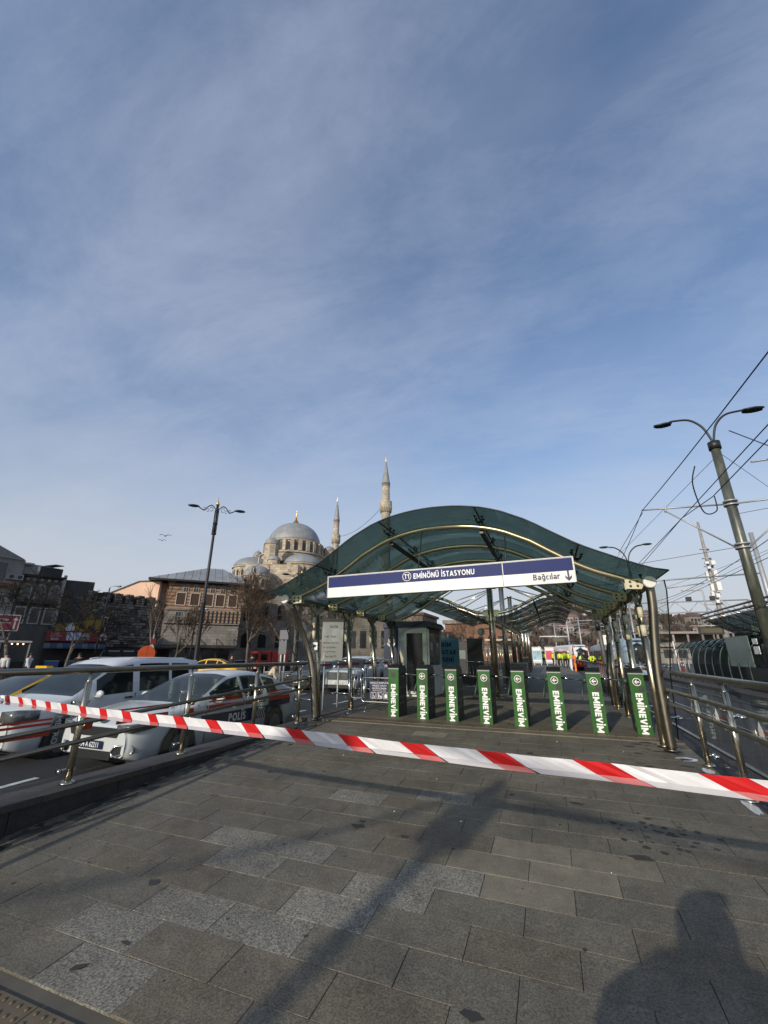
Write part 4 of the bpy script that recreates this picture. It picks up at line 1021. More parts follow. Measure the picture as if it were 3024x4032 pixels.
    b.prism([(-g['w']*.5, g['z0']), (g['w']*.5, g['z0']), (g['w']*.56, g['z1']), (-g['w']*.56, g['z1'])], 0, .03, Matrix(((1, 0, 0, 0), (0, 0, -1, yf+.012), (0, 1, 0, 0), (0, 0, 0, 1))))
    gr = part('grille', b, M_trim, t)
    if g.get('bars'):
        b = MB()
        n = g['bars']
        for k in range(n):
            x = -g['w']*.48+g['w']*.96*k/(n-1); b.box(x-.012, x+.012, yf-.03, yf-.018, g['z0']+.02, g['z1']-.02)
        part('grille_bars', b, M_chrome, gr)
    b = MB(); li = sp['intake']
    b.prism([(-li[0], li[1]), (li[0], li[1]), (li[0]*1.05, li[2]), (-li[0]*1.05, li[2])], 0, .02, Matrix(((1, 0, 0, 0), (0, 0, -1, yf+.012), (0, 1, 0, 0), (0, 0, 0, 1))))
    part('intake', b, M_trim, t)
    pz = sp['plate']; b = MB(); b.box(-.26, .26, yf-.038, yf-.026, pz-.056, pz+.056); pl = part('licence_plate', b, sp.get('platemat', M_sign_w), t)
    if sp.get('platetext'):
        part('lettering', text_mb(sp['platetext'], .105, frame((0, yf-.039, pz-.037), (1, 0, 0), (0, 0, 1)), .001, .012, 'CENTER', sx=.85), sp.get('platetm', M_trim), pl)
    return t
sedan = dict(L=4.70, W=1.82, wr=.315, fw=.90, rw=3.60, top=[(0, .66), (.05, .73), (.35, .83), (.9, .925), (1.22, .965), (1.68, 1.19), (2.1, 1.39), (2.45, 1.465), (2.9, 1.475), (3.35, 1.42), (3.78, 1.27), (4.12, 1.09), (4.45, 1.04), (4.62, .98), (4.70, .80)], belt=[(0, .60), (.4, .76), (1.2, .915), (2.5, .955), (3.8, 1.0), (4.3, 1.0), (4.7, .72)],
             cab=(1.20, 4.12), roof=(2.22, 3.28), tumble=.66, wins=[(1.62, 2.42), (2.52, 3.22), (3.28, 3.62)], mirror=(1.68, 1.00), lamp=(.52, .42, .70, .36, .12), seams=[1.45, 2.47, 3.32], grille=dict(w=1.05, z0=.56, z1=.69, y=-.002), intake=(.45, .24, .36), plate=.445, nose=.75, tail=.45)
pc = car('police_car', 'white police saloon with navy door band and red stripes parked behind the left railing', 'police car', dict(sedan, platemat=M_navy, platetext='34 A 62211', platetm=M_letter), (-7.30, 5.50, -.60), math.radians(-.5)); pc.scale = (1.03, 1.04, 1.03)
# police livery: navy band, red stripes, lettering, chevrons, fog-lamp surrounds
for s in (1, -1):
    xs = .913
    def sidebox(nm, poly, mt, par, d=.0):
        b = MB(); b.prism(poly, .0+d, .003+d, frame((s*xs, 0, 0), (0, s, 0), (0, 0, 1)) if s > 0 else frame((-xs, 0, 0), (0, -1, 0), (0, 0, 1)))
        if s < 0:
            b = MB(); b.prism([(-u, v) for u, v in poly][::-1], .0+d, .003+d, frame((-xs, 0, 0), (0, -1, 0), (0, 0, 1)))
        return part(nm, b, mt, par)
    nb = sidebox('navy_band', [(1.32, .50), (3.30, .50), (3.30, .74), (1.32, .74)], M_navy, pc)
    nb2 = sidebox('navy_band', [(3.335, .70), (4.15, .70), (4.15, .86), (3.335, .86)], M_navy, pc)
    sidebox('red_stripe', [(1.0, .79), (3.2, .82), (3.2, .86), (1.0, .83)], M_red_st, pc)
    Mx = frame((s*(xs+.004), 2.05 if s > 0 else 2.85, .545), (0, s, 0), (0, 0, 1))
    part('lettering', stroke_mb('POLİS', .15, Mx, .22, .12), M_letter, nb)
    b = MB()
    for k in range(4):
        y = 2.98+k*.075; yy = s*y
        b.prism([(yy, .51), (yy+.035*s, .51), (yy-.045*s, .62), (yy+.035*s, .73), (yy, .73), (yy-.08*s, .62)][::(1 if s > 0 else -1)], .003, .005, frame((s*xs, 0, 0), (0, s, 0), (0, 0, 1)))
    o = part('chevrons', b, M_letter_g, nb)
    # bumper corner pocket with bright surround
    b = MB(); c = (s*.66, .055, .40)
    Mf_ = frame(c, (1, 0, 0), (0, 0, 1)) @ Matrix.Rotation(s*.55, 4, 'Y')
    rr2 = [(-.17, -.03), (-.12, -.085), (.13, -.05), (.17, .0), (.13, .055), (-.12, .055)]
    b.prism([(s*u, v) for u, v in rr2][::(1 if s > 0 else -1)], .0, .05, Mf_); bo_ = part('bumper_pocket', b, M_trim, pc)
    b = MB(); b.tube([Mf_ @ Vector((s*u, v, .055)) for u, v in rr2+[rr2[0]]], .012, 6); part('bright_surround', b, M_chrome, bo_)
b = MB(); b.box(-.45, .45, 2.35, 2.55, 1.49, 1.55); b.box(-.40, .40, 2.39, 2.51, 1.455, 1.495)
vanp = dict(L=4.35, W=1.80, wr=.31, fw=.88, rw=3.55, top=[(0, .78), (.05, .86), (.35, .98), (.98, 1.10), (1.4, 1.42), (1.82, 1.70), (2.2, 1.80), (2.8, 1.83), (3.6, 1.82), (4.1, 1.79), (4.27, 1.70), (4.33, 1.2), (4.35, .9)], belt=[(0, .70), (.4, .90), (1.0, 1.04), (2.2, 1.08), (4.2, 1.10), (4.35, .8)],
            cab=(.97, 4.31), roof=(1.80, 4.12), tumble=.80, wins=[(1.42, 2.28), (2.42, 3.28), (3.40, 4.0)], mirror=(1.42, 1.10), lamp=(.48, .55, .80, .40, .24), seams=[1.25, 2.35, 3.35], grille=dict(w=.9, z0=.52, z1=.64, y=-.002), intake=(.5, .27, .40), plate=.46, nose=.8, tail=.2, dark_handles=True)
vn = car('van', 'white window van standing between the yellow taxi and the police saloon', 'van', vanp, (-9.98, 5.30, -.64), 0)
b = MB()
for s in (1, -1): b.tube([(s*.66, 2.2, 1.785), (s*.67, 2.35, 1.81), (s*.67, 3.8, 1.805), (s*.66, 3.95, 1.77)], .012, 8)
part('roof_rail', b, M_paint_w, vn)
b = MB(); b.tube([(0, 1.95, 1.80), (-.02, 2.02, 1.95)], .008, 6); part('aerial', b, M_trim, vn)
tx = car('taxi', 'yellow taxi at the picture edge beside the white van', 'taxi', dict(sedan, plate=.44), (-12.15, 5.0, -.64), 0, paint=M_paint_y)
b = MB(); b.box(-.22, .22, 2.35, 2.5, 1.47, 1.60); part('roof_sign', b, M_paint_y, tx)
suvp = dict(L=4.6, W=1.90, wr=.36, fw=.92, rw=3.62, top=[(0, .95), (.05, 1.03), (.4, 1.08), (1.15, 1.14), (1.6, 1.42), (1.95, 1.62), (2.3, 1.70), (3.0, 1.71), (3.9, 1.66), (4.3, 1.5), (4.5, 1.15), (4.6, .9)], belt=[(0, .85), (.4, 1.0), (1.1, 1.08), (3.5, 1.14), (4.4, 1.12), (4.6, .8)],
            cab=(1.13, 4.48), roof=(1.93, 4.0), tumble=.76, wins=[(1.55, 2.45), (2.55, 3.4), (3.48, 3.95)], mirror=(1.65, 1.16), lamp=(.70, .22, .78, .18, .26), seams=[1.4, 2.5, 3.45], grille=dict(w=1.15, z0=.62, z1=.96, bars=18, y=-.002), intake=(.75, .24, .40), plate=.50, nose=.45, tail=.4, platetext='34 DKM 41', lampy=.01)
car('suv', 'white off-road car with tall bright grille behind the left canopy posts', 'car', suvp, (-9.95, 19.6, -.52), math.radians(1))
car('parked_car', 'dark hatchback partly hidden by the curved front strut, left of the white off-road car', 'car', dict(sedan, platetext='34 VB 72'), (-12.6, 20.2, -.52), 0, paint=M_paint_k)
tx2 = car('taxi', 'yellow taxi far across the road, only its roof showing above the white van', 'taxi', dict(sedan), (-24.6, 23.4, -.52), math.radians(-70), paint=M_paint_y)
car('parked_car', 'dark saloon further up the road behind the white off-road car', 'car', dict(sedan), (-12.9, 31.5, -.52), 0, paint=M_paint_k)
car('parked_car', 'small grey car far up the road beyond the canopy side glass', 'car', dict(sedan), (-9.6, 34, -.52), 0, paint=mat('car_grey', (.18, .19, .2), .3, coat=.5))
# fire lorry
fl = thing('fire_lorry', 'red lorry with orange striped bumper parked under the bare trees', 'lorry', (-27.5, 35.8, -.45), math.radians(-25))
fl.scale = (.72, .72, .72)
b = MB(); b.box(-1.2, 1.2, 0, 1.9, .6, 2.75); part('cab', b, M_red, fl)
b = MB(); b.box(-1.1, 1.1, -.02, .0, 1.55, 2.45); b.box(1.2, 1.22, .35, 1.3, 1.6, 2.4); part('cab_window', b, M_carglass, fl)
b = MB(); b.box(-1.2, 1.2, -.15, .02, .5, .95); bp_ = part('bumper', b, M_orange, fl)
b = MB()
for k in range(7): b.prism([(-1.15+k*.33, .52), (-1.02+k*.33, .52), (-.9+k*.33, .93), (-1.03+k*.33, .93)], 0, .01, frame((0, -.155, 0), (1, 0, 0), (0, 0, 1)))
part('bumper_stripe', b, M_letter, bp_)
b = MB(); b.box(-1.2, 1.2, 2.05, 4.6, .8, 2.8); part('tank_body', b, M_red, fl)
for y in (1.1, 4.6):
    for s in (1, -1):
        b = MB(); b.cyl((s*.95, y, .5), (s*1.22, y, .5), .5, 18); part('wheel', b, M_rubber, fl)

# ================================================================== people
def skin_mesh(name, verts, edges, sub=1, mats=None):
    me = bpy.data.meshes.new(name); me.from_pydata([v[:3] for v in verts], edges, []); ob = bpy.data.objects.new(name, me); COL.objects.link(ob)
    ob.modifiers.new('s', 'SKIN'); 
    for i, v in enumerate(verts):
        r = v[3]; me.skin_vertices[0].data[i].radius = (r, r) if not isinstance(r, tuple) else r
    me.skin_vertices[0].data[0].use_root = True
    sb = ob.modifiers.new('d', 'SUBSURF'); sb.levels = sub
    dg = bpy.context.evaluated_depsgraph_get(); dg.update()
    m2 = bpy.data.meshes.new_from_object(ob.evaluated_get(dg)); m2.name = name
    bpy.data.objects.remove(ob); bpy.data.meshes.remove(me)
    m2.polygons.foreach_set('use_smooth', [True]*len(m2.polygons))
    m2.materials.clear()
    for mt in mats or []: m2.materials.append(mt)
    return m2
def figure(pose='stand', h=1.75):
    """joint table for a person facing -y, feet at z=0"""
    k = h/1.75; J = {}
    lean = {'stand': 0.0, 'bend': .75, 'walk': .06, 'phone': .03}[pose]
    hip = Vector((0, 0, .92)); 
    if pose == 'bend': hip = Vector((0, .12, .82))
    up = Vector((0, -math.sin(lean), math.cos(lean)))
    J['hip'] = hip; J['waist'] = hip+up*.18; J['chest'] = hip+up*.40; J['neckb'] = hip+up*.55; 
    hd = (up+Vector((0, -.12, .25*lean))).normalized(); J['neck'] = J['neckb']+hd*.07; J['head'] = J['neck']+hd*.10+Vector((0, -.015, 0)); J['crown'] = J['head']+hd*.10
    st = .10 if pose != 'walk' else .05
    for s, n in ((1, 'l'), (-1, 'r')):
        fy = 0 if pose != 'walk' else s*.22
        J[n+'hip'] = hip+Vector((s*.095, 0, -.05)); J[n+'knee'] = Vector((s*(.10+st*.3), hip.y*.3-(.04 if pose == 'bend' else 0)+fy*.5-.02, .49)); J[n+'ankle'] = Vector((s*(.10+st*.5), .03+fy, .09)); J[n+'toe'] = Vector((s*(.12+st*.5), -.14+fy, .035))
        J[n+'sh'] = J['neckb']+Vector((s*.19, 0, -.045))
        if pose == 'phone':
            J[n+'el'] = J[n+'sh']+Vector((s*.22, -.10, -.20)); J[n+'wr'] = J[n+'el']+Vector((-s*.26, -.16, .12)); J[n+'ha'] = J[n+'wr']+Vector((-s*.03, -.05, .07))
        elif pose == 'bend':
            J[n+'el'] = J[n+'sh']+Vector((s*.04, -.05, -.29)); J[n+'wr'] = J[n+'el']+Vector((-s*.05, -.14, -.20)); J[n+'ha'] = J[n+'wr']+Vector((0, -.05, -.07))
        else:
            sw = s*.1 if pose == 'walk' else 0
            J[n+'el'] = J[n+'sh']+Vector((s*.05, .02+sw, -.29)); J[n+'wr'] = J[n+'el']+Vector((-s*.02, -.08+sw*.5, -.25)); J[n+'ha'] = J[n+'wr']+Vector((0, -.03, -.09))
    return {a: v*k for a, v in J.items()}
def person_meshes(pose, h, jacket, trousers, helmet=None, fingers=False):
    J = figure(pose, h); k = h/1.75
    def chain(names): return names
    nodes = [('hip', .115), ('waist', .105), ('chest', .125), ('neckb', .085), ('neck', .052), ('head', .085), ('crown', .055)]
    E_ = [('hip', 'waist'), ('waist', 'chest'), ('chest', 'neckb'), ('neckb', 'neck'), ('neck', 'head'), ('head', 'crown')]
    for n in 'lr':
        nodes += [(n+'hip', .085), (n+'knee', .055), (n+'ankle', .038), (n+'toe', .03), (n+'sh', .052), (n+'el', .040), (n+'wr', .027), (n+'ha', .035)]
        E_ += [('hip', n+'hip'), (n+'hip', n+'knee'), (n+'knee', n+'ankle'), (n+'ankle', n+'toe'), ('neckb', n+'sh'), (n+'sh', n+'el'), (n+'el', n+'wr'), (n+'wr', n+'ha')]
    idx = {n: i for i, (n, r) in enumerate(nodes)}
    vs = [(*J[n], r*k) for n, r in nodes]; es = [(idx[a], idx[b]) for a, b in E_]
    if fingers:
        for n, s in (('l', 1), ('r', -1)):
            for q in range(4):
                base = J[n+'ha']; off = Vector((0, -.02+.0*q, .0)) + Vector((-s*.012*0, (.018*(q-1.5)), .02))
                p1 = base+off; p2 = p1+Vector((-s*.03, -.004, .028-.004*q)); 
                vs += [(*p1, .011), (*p2, .008)]; i0 = len(vs)-2; es += [(idx[n+'ha'], i0), (i0, i0+1)]
            p1 = J[n+'ha']+Vector((0, .03, -.005)); p2 = p1+Vector((-s*.03, .005, .012)); vs += [(*p1, .012), (*p2, .009)]; i0 = len(vs)-2; es += [(idx[n+'ha'], i0), (i0, i0+1)]
    body = skin_mesh('body', vs, es, 1, [M_skin])
    def sub(names, edges, infl, mt, nm):
        ii = {n: i for i, n in enumerate(names)}; rr = dict(nodes)
        return skin_mesh(nm, [(*J[n], (rr[n]+infl)*k) for n in names], [(ii[a], ii[b]) for a, b in edges], 1, [mt])
    jk = sub(['hip', 'waist', 'chest', 'neckb', 'lsh', 'lel', 'lwr', 'rsh', 'rel', 'rwr'], [('hip', 'waist'), ('waist', 'chest'), ('chest', 'neckb'), ('neckb', 'lsh'), ('lsh', 'lel'), ('lel', 'lwr'), ('neckb', 'rsh'), ('rsh', 'rel'), ('rel', 'rwr')], _pm_infl[0], jacket, 'jacket')
    tr = sub(['hip', 'lhip', 'lknee', 'lankle', 'ltoe', 'rhip', 'rknee', 'rankle', 'rtoe'], [('hip', 'lhip'), ('lhip', 'lknee'), ('lknee', 'lankle'), ('lankle', 'ltoe'), ('hip', 'rhip'), ('rhip', 'rknee'), ('rknee', 'rankle'), ('rankle', 'rtoe')], .022, trousers, 'trousers')
    b = MB(); hc = (J['head']+J['crown'])/2; ax = (J['crown']-J['head']).normalized(); Mh = Matrix.Translation(hc+Vector((0, .012, 0))) @ Vector((0, 0, 1)).rotation_difference(ax).to_matrix().to_4x4()
    if helmet:
        b.lathe([(.15, -.01), (.125, .0), (.12, .04), (.09, .10), (.001, .125)], (0, 0, 0), 14); b.xf(Mh); hm = ('helmet', b.mesh('helmet', helmet))
    else:
        b.lathe([(.085, -.05), (.108, .0), (.10, .05), (.06, .095), (.001, .11)], (0, 0, 0), 14); b.xf(Mh); hm = ('hair', b.mesh('hair', M_hair))
    b = MB(); fw = (Vector((0, -1, 0))-ax*Vector((0, -1, 0)).dot(ax)).normalized(); side = ax.cross(fw)
    f0 = J['head']+fw*.088*k
    b.sphere(f0-ax*.0, .018, 8, 5)     # nose
    b2 = MB()
    for s in (1, -1): b2.sphere(f0+ax*.03+side*s*.035-fw*.012, .010, 6, 4)
    b2.cbox(tuple(f0-ax*.045-fw*.008), (.045, .012, .010))
    for s in (1, -1): b.sphere(J['head']+side*s*.088, .022, 6, 4)
    return [('body', body), ('jacket', jk), ('trousers', tr), hm, ('nose_and_ears', b.mesh('nose_and_ears', M_skin)), ('eyes_and_mouth', b2.mesh('eyes_and_mouth', M_hair))]
_pm = {}; _pm_infl = [.035]
def person(label, loc, rz, pose='stand', jacket=None, trousers=None, helmet=None, h=1.75, group=None, fingers=False):
    key = (pose, jacket.name, (trousers or M_dkcloth).name, helmet.name if helmet else '', h)
    if key not in _pm: _pm[key] = person_meshes(pose, h, jacket, trousers or M_dkcloth, helmet, fingers)
    t = thing('person', label, 'person', loc, rz, group)
    for nm, me in _pm[key]: link(nm, me, t)
    return t
G = 'track workers in hi-vis jackets'
HV = M_hivis
def hvband(t, pose):
    # reflective bands round the jacket
    J = figure(pose); b = MB()
    for q in ('waist', 'chest'):
        p = J[q]; ax = (J['chest']-J['waist']).normalized(); Mq = Matrix.Translation(p) @ Vector((0, 0, 1)).rotation_difference(ax).to_matrix().to_4x4()
        c = MB(); c.lathe([(.158, -.02), (.158, .02)], (0, 0, 0), 14); c.xf(Mq); b = join(b, c)
    part('reflective_band', b, M_letter, t)
for lab, x, y, rz, pose, jk, hel in [
    ('worker in yellow jacket and white helmet before the red poster case', -.05, 60.9, 100, 'stand', HV, M_white),
    ('worker in yellow jacket standing with legs apart, seen from behind', .80, 61.4, 180, 'stand', HV, None),
    ('worker in yellow vest with silver bands walking beside the white barrier', 1.18, 52.9, 170, 'walk', HV, None),
    ('worker in white helmet just beside the banded vest walker', 1.72, 57.0, 30, 'stand', HV, M_white),
    ('person in orange jacket stooping behind the white barrier', 2.32, 56.0, 200, 'bend', M_hivis_o, None),
    ('worker in yellow jacket stooping at the near end of the tram', 2.95, 57.0, 150, 'bend', HV, None),
    ('person in dark clothes standing right in front of the tram nose', 3.35, 56.3, 180, 'stand', M_dkcloth, None),
    ('worker in yellow jacket bending left of the tram buffer', 3.95, 57.0, 60, 'bend', HV, None),
    ('worker in yellow jacket bending right of the tram buffer', 4.45, 56.5, -50, 'bend', HV, None),
    ('worker in yellow jacket behind the grey signal post', 6.1, 60.5, 180, 'stand', HV, None),
    ('second worker in yellow behind the grey signal post beside the blue tram', 6.75, 60.8, 180, 'stand', HV, M_white),
    ('worker in yellow jacket between the two poster cases', -1.30, 67.5, 180, 'stand', HV, None)]:
    p = person(lab, (x, y, 0 if x < 1.9 else -.0), math.radians(rz), pose, jk, None, hel, group=G)
    if jk is HV and hel is None: hvband(p, pose)
person('man in white shirt at the left picture edge by the lit stall', (-30.9, 16.6, -.52), math.radians(200), 'stand', M_whitecl, group='passers-by on the far pavement')
person('man in white shirt in front of the bulb-lit stall, second from the edge', (-30.4, 17.6, -.52), math.radians(120), 'walk', M_whitecl, group='passers-by on the far pavement')
person('passer-by in dark coat before the blue freezer cabinets', (-30.0, 20.4, -.52), math.radians(60), 'stand', M_dkcloth, group='passers-by on the far pavement')
person('passer-by in cream coat bending by the street railing', (-12.3, 17.4, -.52), math.radians(90), 'bend', mat('cream_coat', (.55, .47, .34), .9, var=.25), group='passers-by on the far pavement')
person('passer-by in black beside the white street barrier', (-20.6, 24.4, -.52), math.radians(150), 'stand', M_dkcloth, group='passers-by on the far pavement')
person('passer-by in black walking under the long awning', (-24.0, 31.0, -.52), math.radians(20), 'walk', M_dkcloth, group='passers-by on the far pavement')
# the photographer stands just behind the lens, phone held up to the eyes
_pm_infl[0] = .12
ph = person('photographer in dark coat holding a phone at eye level on the ramp', (-.15, -.43, ramp(-.4)), math.radians(180), 'phone', M_dkcloth, h=1.80, fingers=True)
hood_ = MB(); Jp = figure('phone', 1.80); hood_.sphere(tuple((Jp['head']+Jp['crown'])/2+Vector((0, .03, -.02))), .17, 14, 9, 0, (.95, 1.0, 1.15)); hood_.lathe([(.24, -.04), (.19, .06), (.15, .14)], tuple(Jp['neckb']), 12); part('shadow_hood', hood_, M_dkcloth, ph)  # unseen hood added to broaden the head in the cast shadow
bag_ = thing('shadow_bag', 'unseen dark bag on the left of the photographer, added to widen the shadow', 'bag', (-.58, -.50, ramp(-.4)+.95))  # unseen bag added to widen the photographer's cast shadow
b = MB(); b.sphere((0, 0, 0), .26, 12, 8, 0, (1, .6, 1.15)); part('bag_body', b, M_dkcloth, bag_); b = MB(); b.tube([(-.05, 0, .25), (.15, .02, .40), (.36, .02, .50)], .02, 6); part('strap', b, M_dkcloth, bag_)
phn = thing('phone', 'dark phone held up by the photographer', 'phone', (0, -.035, 1.28))
b = MB(); b.box(-.075, .075, -.006, .002, -.055, .018); part('case', b, M_trim, phn); b = MB(); b.box(-.07, .07, -.0075, -.0062, -.05, .013); part('screen', b, M_glass_dk, phn)

# ================================================================== booth
kt = thing('ticket_booth', 'white booth with open glazed door and navy corner panel under the canopy', 'booth', (-4.6, 14.0, 0))
b = MB(); b.box(-5.40, -4.88, 14.0, 15.75, .06, 2.16); part('navy_wall', b, M_navy, kt, True)
b = MB(); b.prism([(-5.42, 2.16), (-3.72, 2.16), (-3.70, 2.24), (-3.80, 2.36), (-5.30, 2.36), (-5.42, 2.28)], -15.85, -13.93, frame((0, 0, 0), (1, 0, 0), (0, 0, 1))); part('roof', b, M_navy, kt, True)
b = MB(); b.box(-4.88, -4.72, 14.0, 14.06, .06, 2.16); b.box(-4.72, -3.80, 14.0, 14.06, 2.10, 2.16); b.box(-3.86, -3.80, 14.0, 15.75, 0.06, .95); b.box(-3.86, -3.80, 14.0, 14.08, .95, 2.16); b.box(-3.86, -3.80, 15.6, 15.75, .95, 2.16); b.box(-4.88, -3.80, 15.69, 15.75, .06, 2.16); b.box(-4.88, -3.8, 14.0, 15.75, .0, .06)
part('wall', b, M_white, kt, True)
M_upvc = mat('pale_green_frame', (.74, .77, .66), .4, var=.06)
b = MB(); b.box(-4.70, -4.56, 13.93, 14.0, .08, 2.10); b.box(-4.0, -3.86, 13.93, 14.0, .08, 2.10); b.box(-4.56, -4.0, 13.93, 14.0, 1.97, 2.10); b.box(-4.56, -4.0, 13.93, 14.0, .08, .16); dr = part('door_frame', b, M_upvc, kt, True)
b = MB(); b.box(-4.56, -4.0, 13.97, 13.985, .16, 1.97); part('door_glass', b, M_glass_dk, dr, True)
b = MB(); b.box(-4.02, -3.96, 13.90, 13.93, .92, 1.08); b.cyl((-3.99, 13.89, 1.0), (-4.10, 13.89, 1.0), .01, 6); part('handle', b, M_trim, dr, True)
b = MB(); b.box(-3.845, -3.83, 14.08, 15.6, .95, 2.10); part('side_window', b, M_clear, kt, True)
b = MB(); b.prism([(-4.85, .95), (-4.72, .95), (-4.72, 1.25), (-4.85, 1.45)], 0, .012, frame((0, 13.99, 0), (1, 0, 0), (0, 0, 1))); part('paper_notice', b, M_cream, kt, True)
b = MB(); b.box(-4.0, -3.80+.02, 13.9, 13.93, .10, .85); 
b = MB(); crest(b, frame((-5.13, 13.997, 1.66), (1, 0, 0), (0, 0, 1)), .36); part('crest_emblem', b, M_letter, kt, True)
part('lettering', join(text_mb('METRO', .085, frame((-5.22, 13.996, .93), (1, 0, 0), (0, 0, 1)), .001, .008), text_mb('İSTANBUL', .085, frame((-5.22, 13.996, .83), (1, 0, 0), (0, 0, 1)), .001, .008), text_mb('M', .13, frame((-5.37, 13.996, .87), (1, 0, 0), (0, 0, 1)), .001, .02)), M_letter, kt, True)
b = MB(); b.box(-4.3, -4.0, 14.3, 15.3, .5, 1.05); part('counter', b, M_trim, kt, True)
ps = thing('poster_stand', 'teal poster board reading KİM TUTAR SENİ behind the booth', 'poster', (-3.75, 17.2, 0))
b = MB(); b.box(-4.35, -3.45, 17.2, 17.24, .75, 1.95); pp = part('board', b, M_teal_sc, ps, True)
b = MB(); b.box(-4.3, -4.24, 17.2, 17.24, 0, .75); b.box(-3.56, -3.5, 17.2, 17.24, 0, .75); part('legs', b, M_galv, ps, True)
Mk = lambda x, z: frame((x, 17.196, z), (1, 0, 0), (0, 0, 1))
part('lettering', join(stroke_mb('KİM', .18, Mk(-4.14, 1.58), .24), stroke_mb('TUTAR', .17, Mk(-4.26, 1.30), .24), stroke_mb('SENİ', .17, Mk(-4.12, 1.02), .24)), M_navy, pp, True)
sb = thing('notice_board', 'white leaning board beside the booth door', 'board', (-3.62, 14.9, 0))
b = MB(); b.box(-3.78, -3.745, 14.2, 15.6, .10, .85); part('panel', b, M_white, sb, True)

# ================================================================== second canopy (gull wing) with cable stays
c2 = thing('gull_wing_canopy', 'gull-wing glass canopy on a row of steel masts with stay rods along the platform', 'canopy', (-1.8, 20, 0))
MX_ = -1.80
wing = [(.10, 2.50), (.55, 2.56), (1.05, 2.76), (1.55, 3.00), (2.0, 3.12), (2.35, 3.08), (2.62, 2.94)]
wpts = bez([(x, 0, z) for x, z in wing], 5)
for k in range(7):
    y = 14.71+4.06*k
    b = MB(); b.cyl((MX_, y, 0), (MX_, y, 4.15), .105, 18); b.lathe([(.20, 0), (.20, .015), (.12, .03)], (MX_, y, 0), 16); b.lathe([(.105, 4.15), (.13, 4.16), (.13, 4.19), (.001, 4.2)], (MX_, y, 0), 14); part('mast', b, M_steel, c2, True)
    if k > 3: continue
    for s in (1, -1):
        b = MB(); b.tube([(MX_+s*p.x, y, p.z+.12) for p in wpts], .05, 10); part('wing_rib', b, M_steel, c2, True)
        b = MB()
        for dz in (-.05, .05): b.box(MX_+s*.10-.0, MX_+s*.10+s*.0001, y-.0, y+.0001, 2.5, 2.5)
        b = MB(); b.box(min(MX_+s*.09, MX_+s*.26), max(MX_+s*.09, MX_+s*.26), y-.06, y+.06, 2.55, 2.73); part('bracket', b, M_olive, c2, True)
        for dy in (-1.5, 0, 1.5):
            b = MB(); b.cyl((MX_+s*.10, y, 4.12), (MX_+s*2.35, y+dy, 3.2), .021, 8); part('stay_rod', b, M_steel, c2, True)
ylist = [14.55, 16.74, 18.77, 20.8, 22.83, 24.86, 26.95]
M_wing = glass('wing_glass', (.46, .52, .50), .12, .45, 1.45, dirt=.6, dcol=(.24, .265, .25))
for s in (1, -1):
    for j in range(len(ylist)-1):
        for a, c in ((0, 15), (15, len(wpts)-1)):
            b = MB(); seg = wpts[a:c+1]
            b.grid([[Vector((MX_+s*p.x, ylist[j]+.01, p.z)) for p in seg], [Vector((MX_+s*p.x, ylist[j+1]-.01, p.z)) for p in seg]]); o = part('wing_glass', b, M_wing, c2, True)
            so = o.modifiers.new('thickness', 'SOLIDIFY'); so.thickness = .014
    b = MB(); b.box(min(MX_+s*.06, MX_+s*.16), max(MX_+s*.06, MX_+s*.16), 14.6, 27, 2.36, 2.50); part('valley_beam', b, M_steel_dk, c2, True)
    b = MB(); p = wpts[15]
    for y in [14.7+.33*i for i in range(37)]:
        for dx in (-.14, .14): b.cyl((MX_+s*(p.x+dx), y, lerp([q.x for q in wpts], [q.z for q in wpts], p.x+dx)-.05), (MX_+s*(p.x+dx), y, p.z+.0), .022, 6)
    o = part('glass_studs', b, M_trim, c2, True); o['kind'] = 'stuff'
lp = thing('globe_lamp', 'pale round lamp on a short arm fixed to the first canopy mast', 'lamp', (-2.10, 14.68, 2.05))
b = MB(); b.sphere((-2.17, 14.68, 2.02), .12, 16, 10); part('globe', b, mat('globe_grey', (.55, .57, .52), .4), lp, True)
b = MB(); b.tube([(-1.9, 14.70, 2.12), (-2.05, 14.68, 2.12), (-2.13, 14.68, 2.10)], .02, 8); part('arm', b, M_white, lp, True)

# platform screens on the road side
ws = thing('platform_screen', 'long glazed platform screen with steel uprights on the road side', 'screen', (-5.0, 30, 0))
y = 16.2; k = 0
while y < 62:
    b = MB(); b.cyl((-5.0, y, 0), (-5.0, y, 2.35 if k % 2 else 2.15), .045, 10); po = part('post', b, M_steel, ws, True)
    b = MB(); b.box(-5.045, -4.955, y-.05, y+.05, 1.75, 2.0); part('lamp_tube', b, M_cream, po, True)
    b = MB(); b.box(-5.10, -5.09, y+.05, y+1.95, .1, 2.1); part('glass_panel', b, M_clear, ws, True)
    if k % 3 == 1:
        b = MB(); b.box(-5.07, -5.03, y+.4, y+1.5, 1.2, 1.7); part('notice', b, M_sign_w, ws, True)
    y += 2.0; k += 1
b = MB(); b.box(-5.14, -5.06, 16, 62, 2.08, 2.13); b.box(-5.14, -5.06, 16, 62, .06, .12); part('glazing_rail', b, M_steel_dk, ws, True)
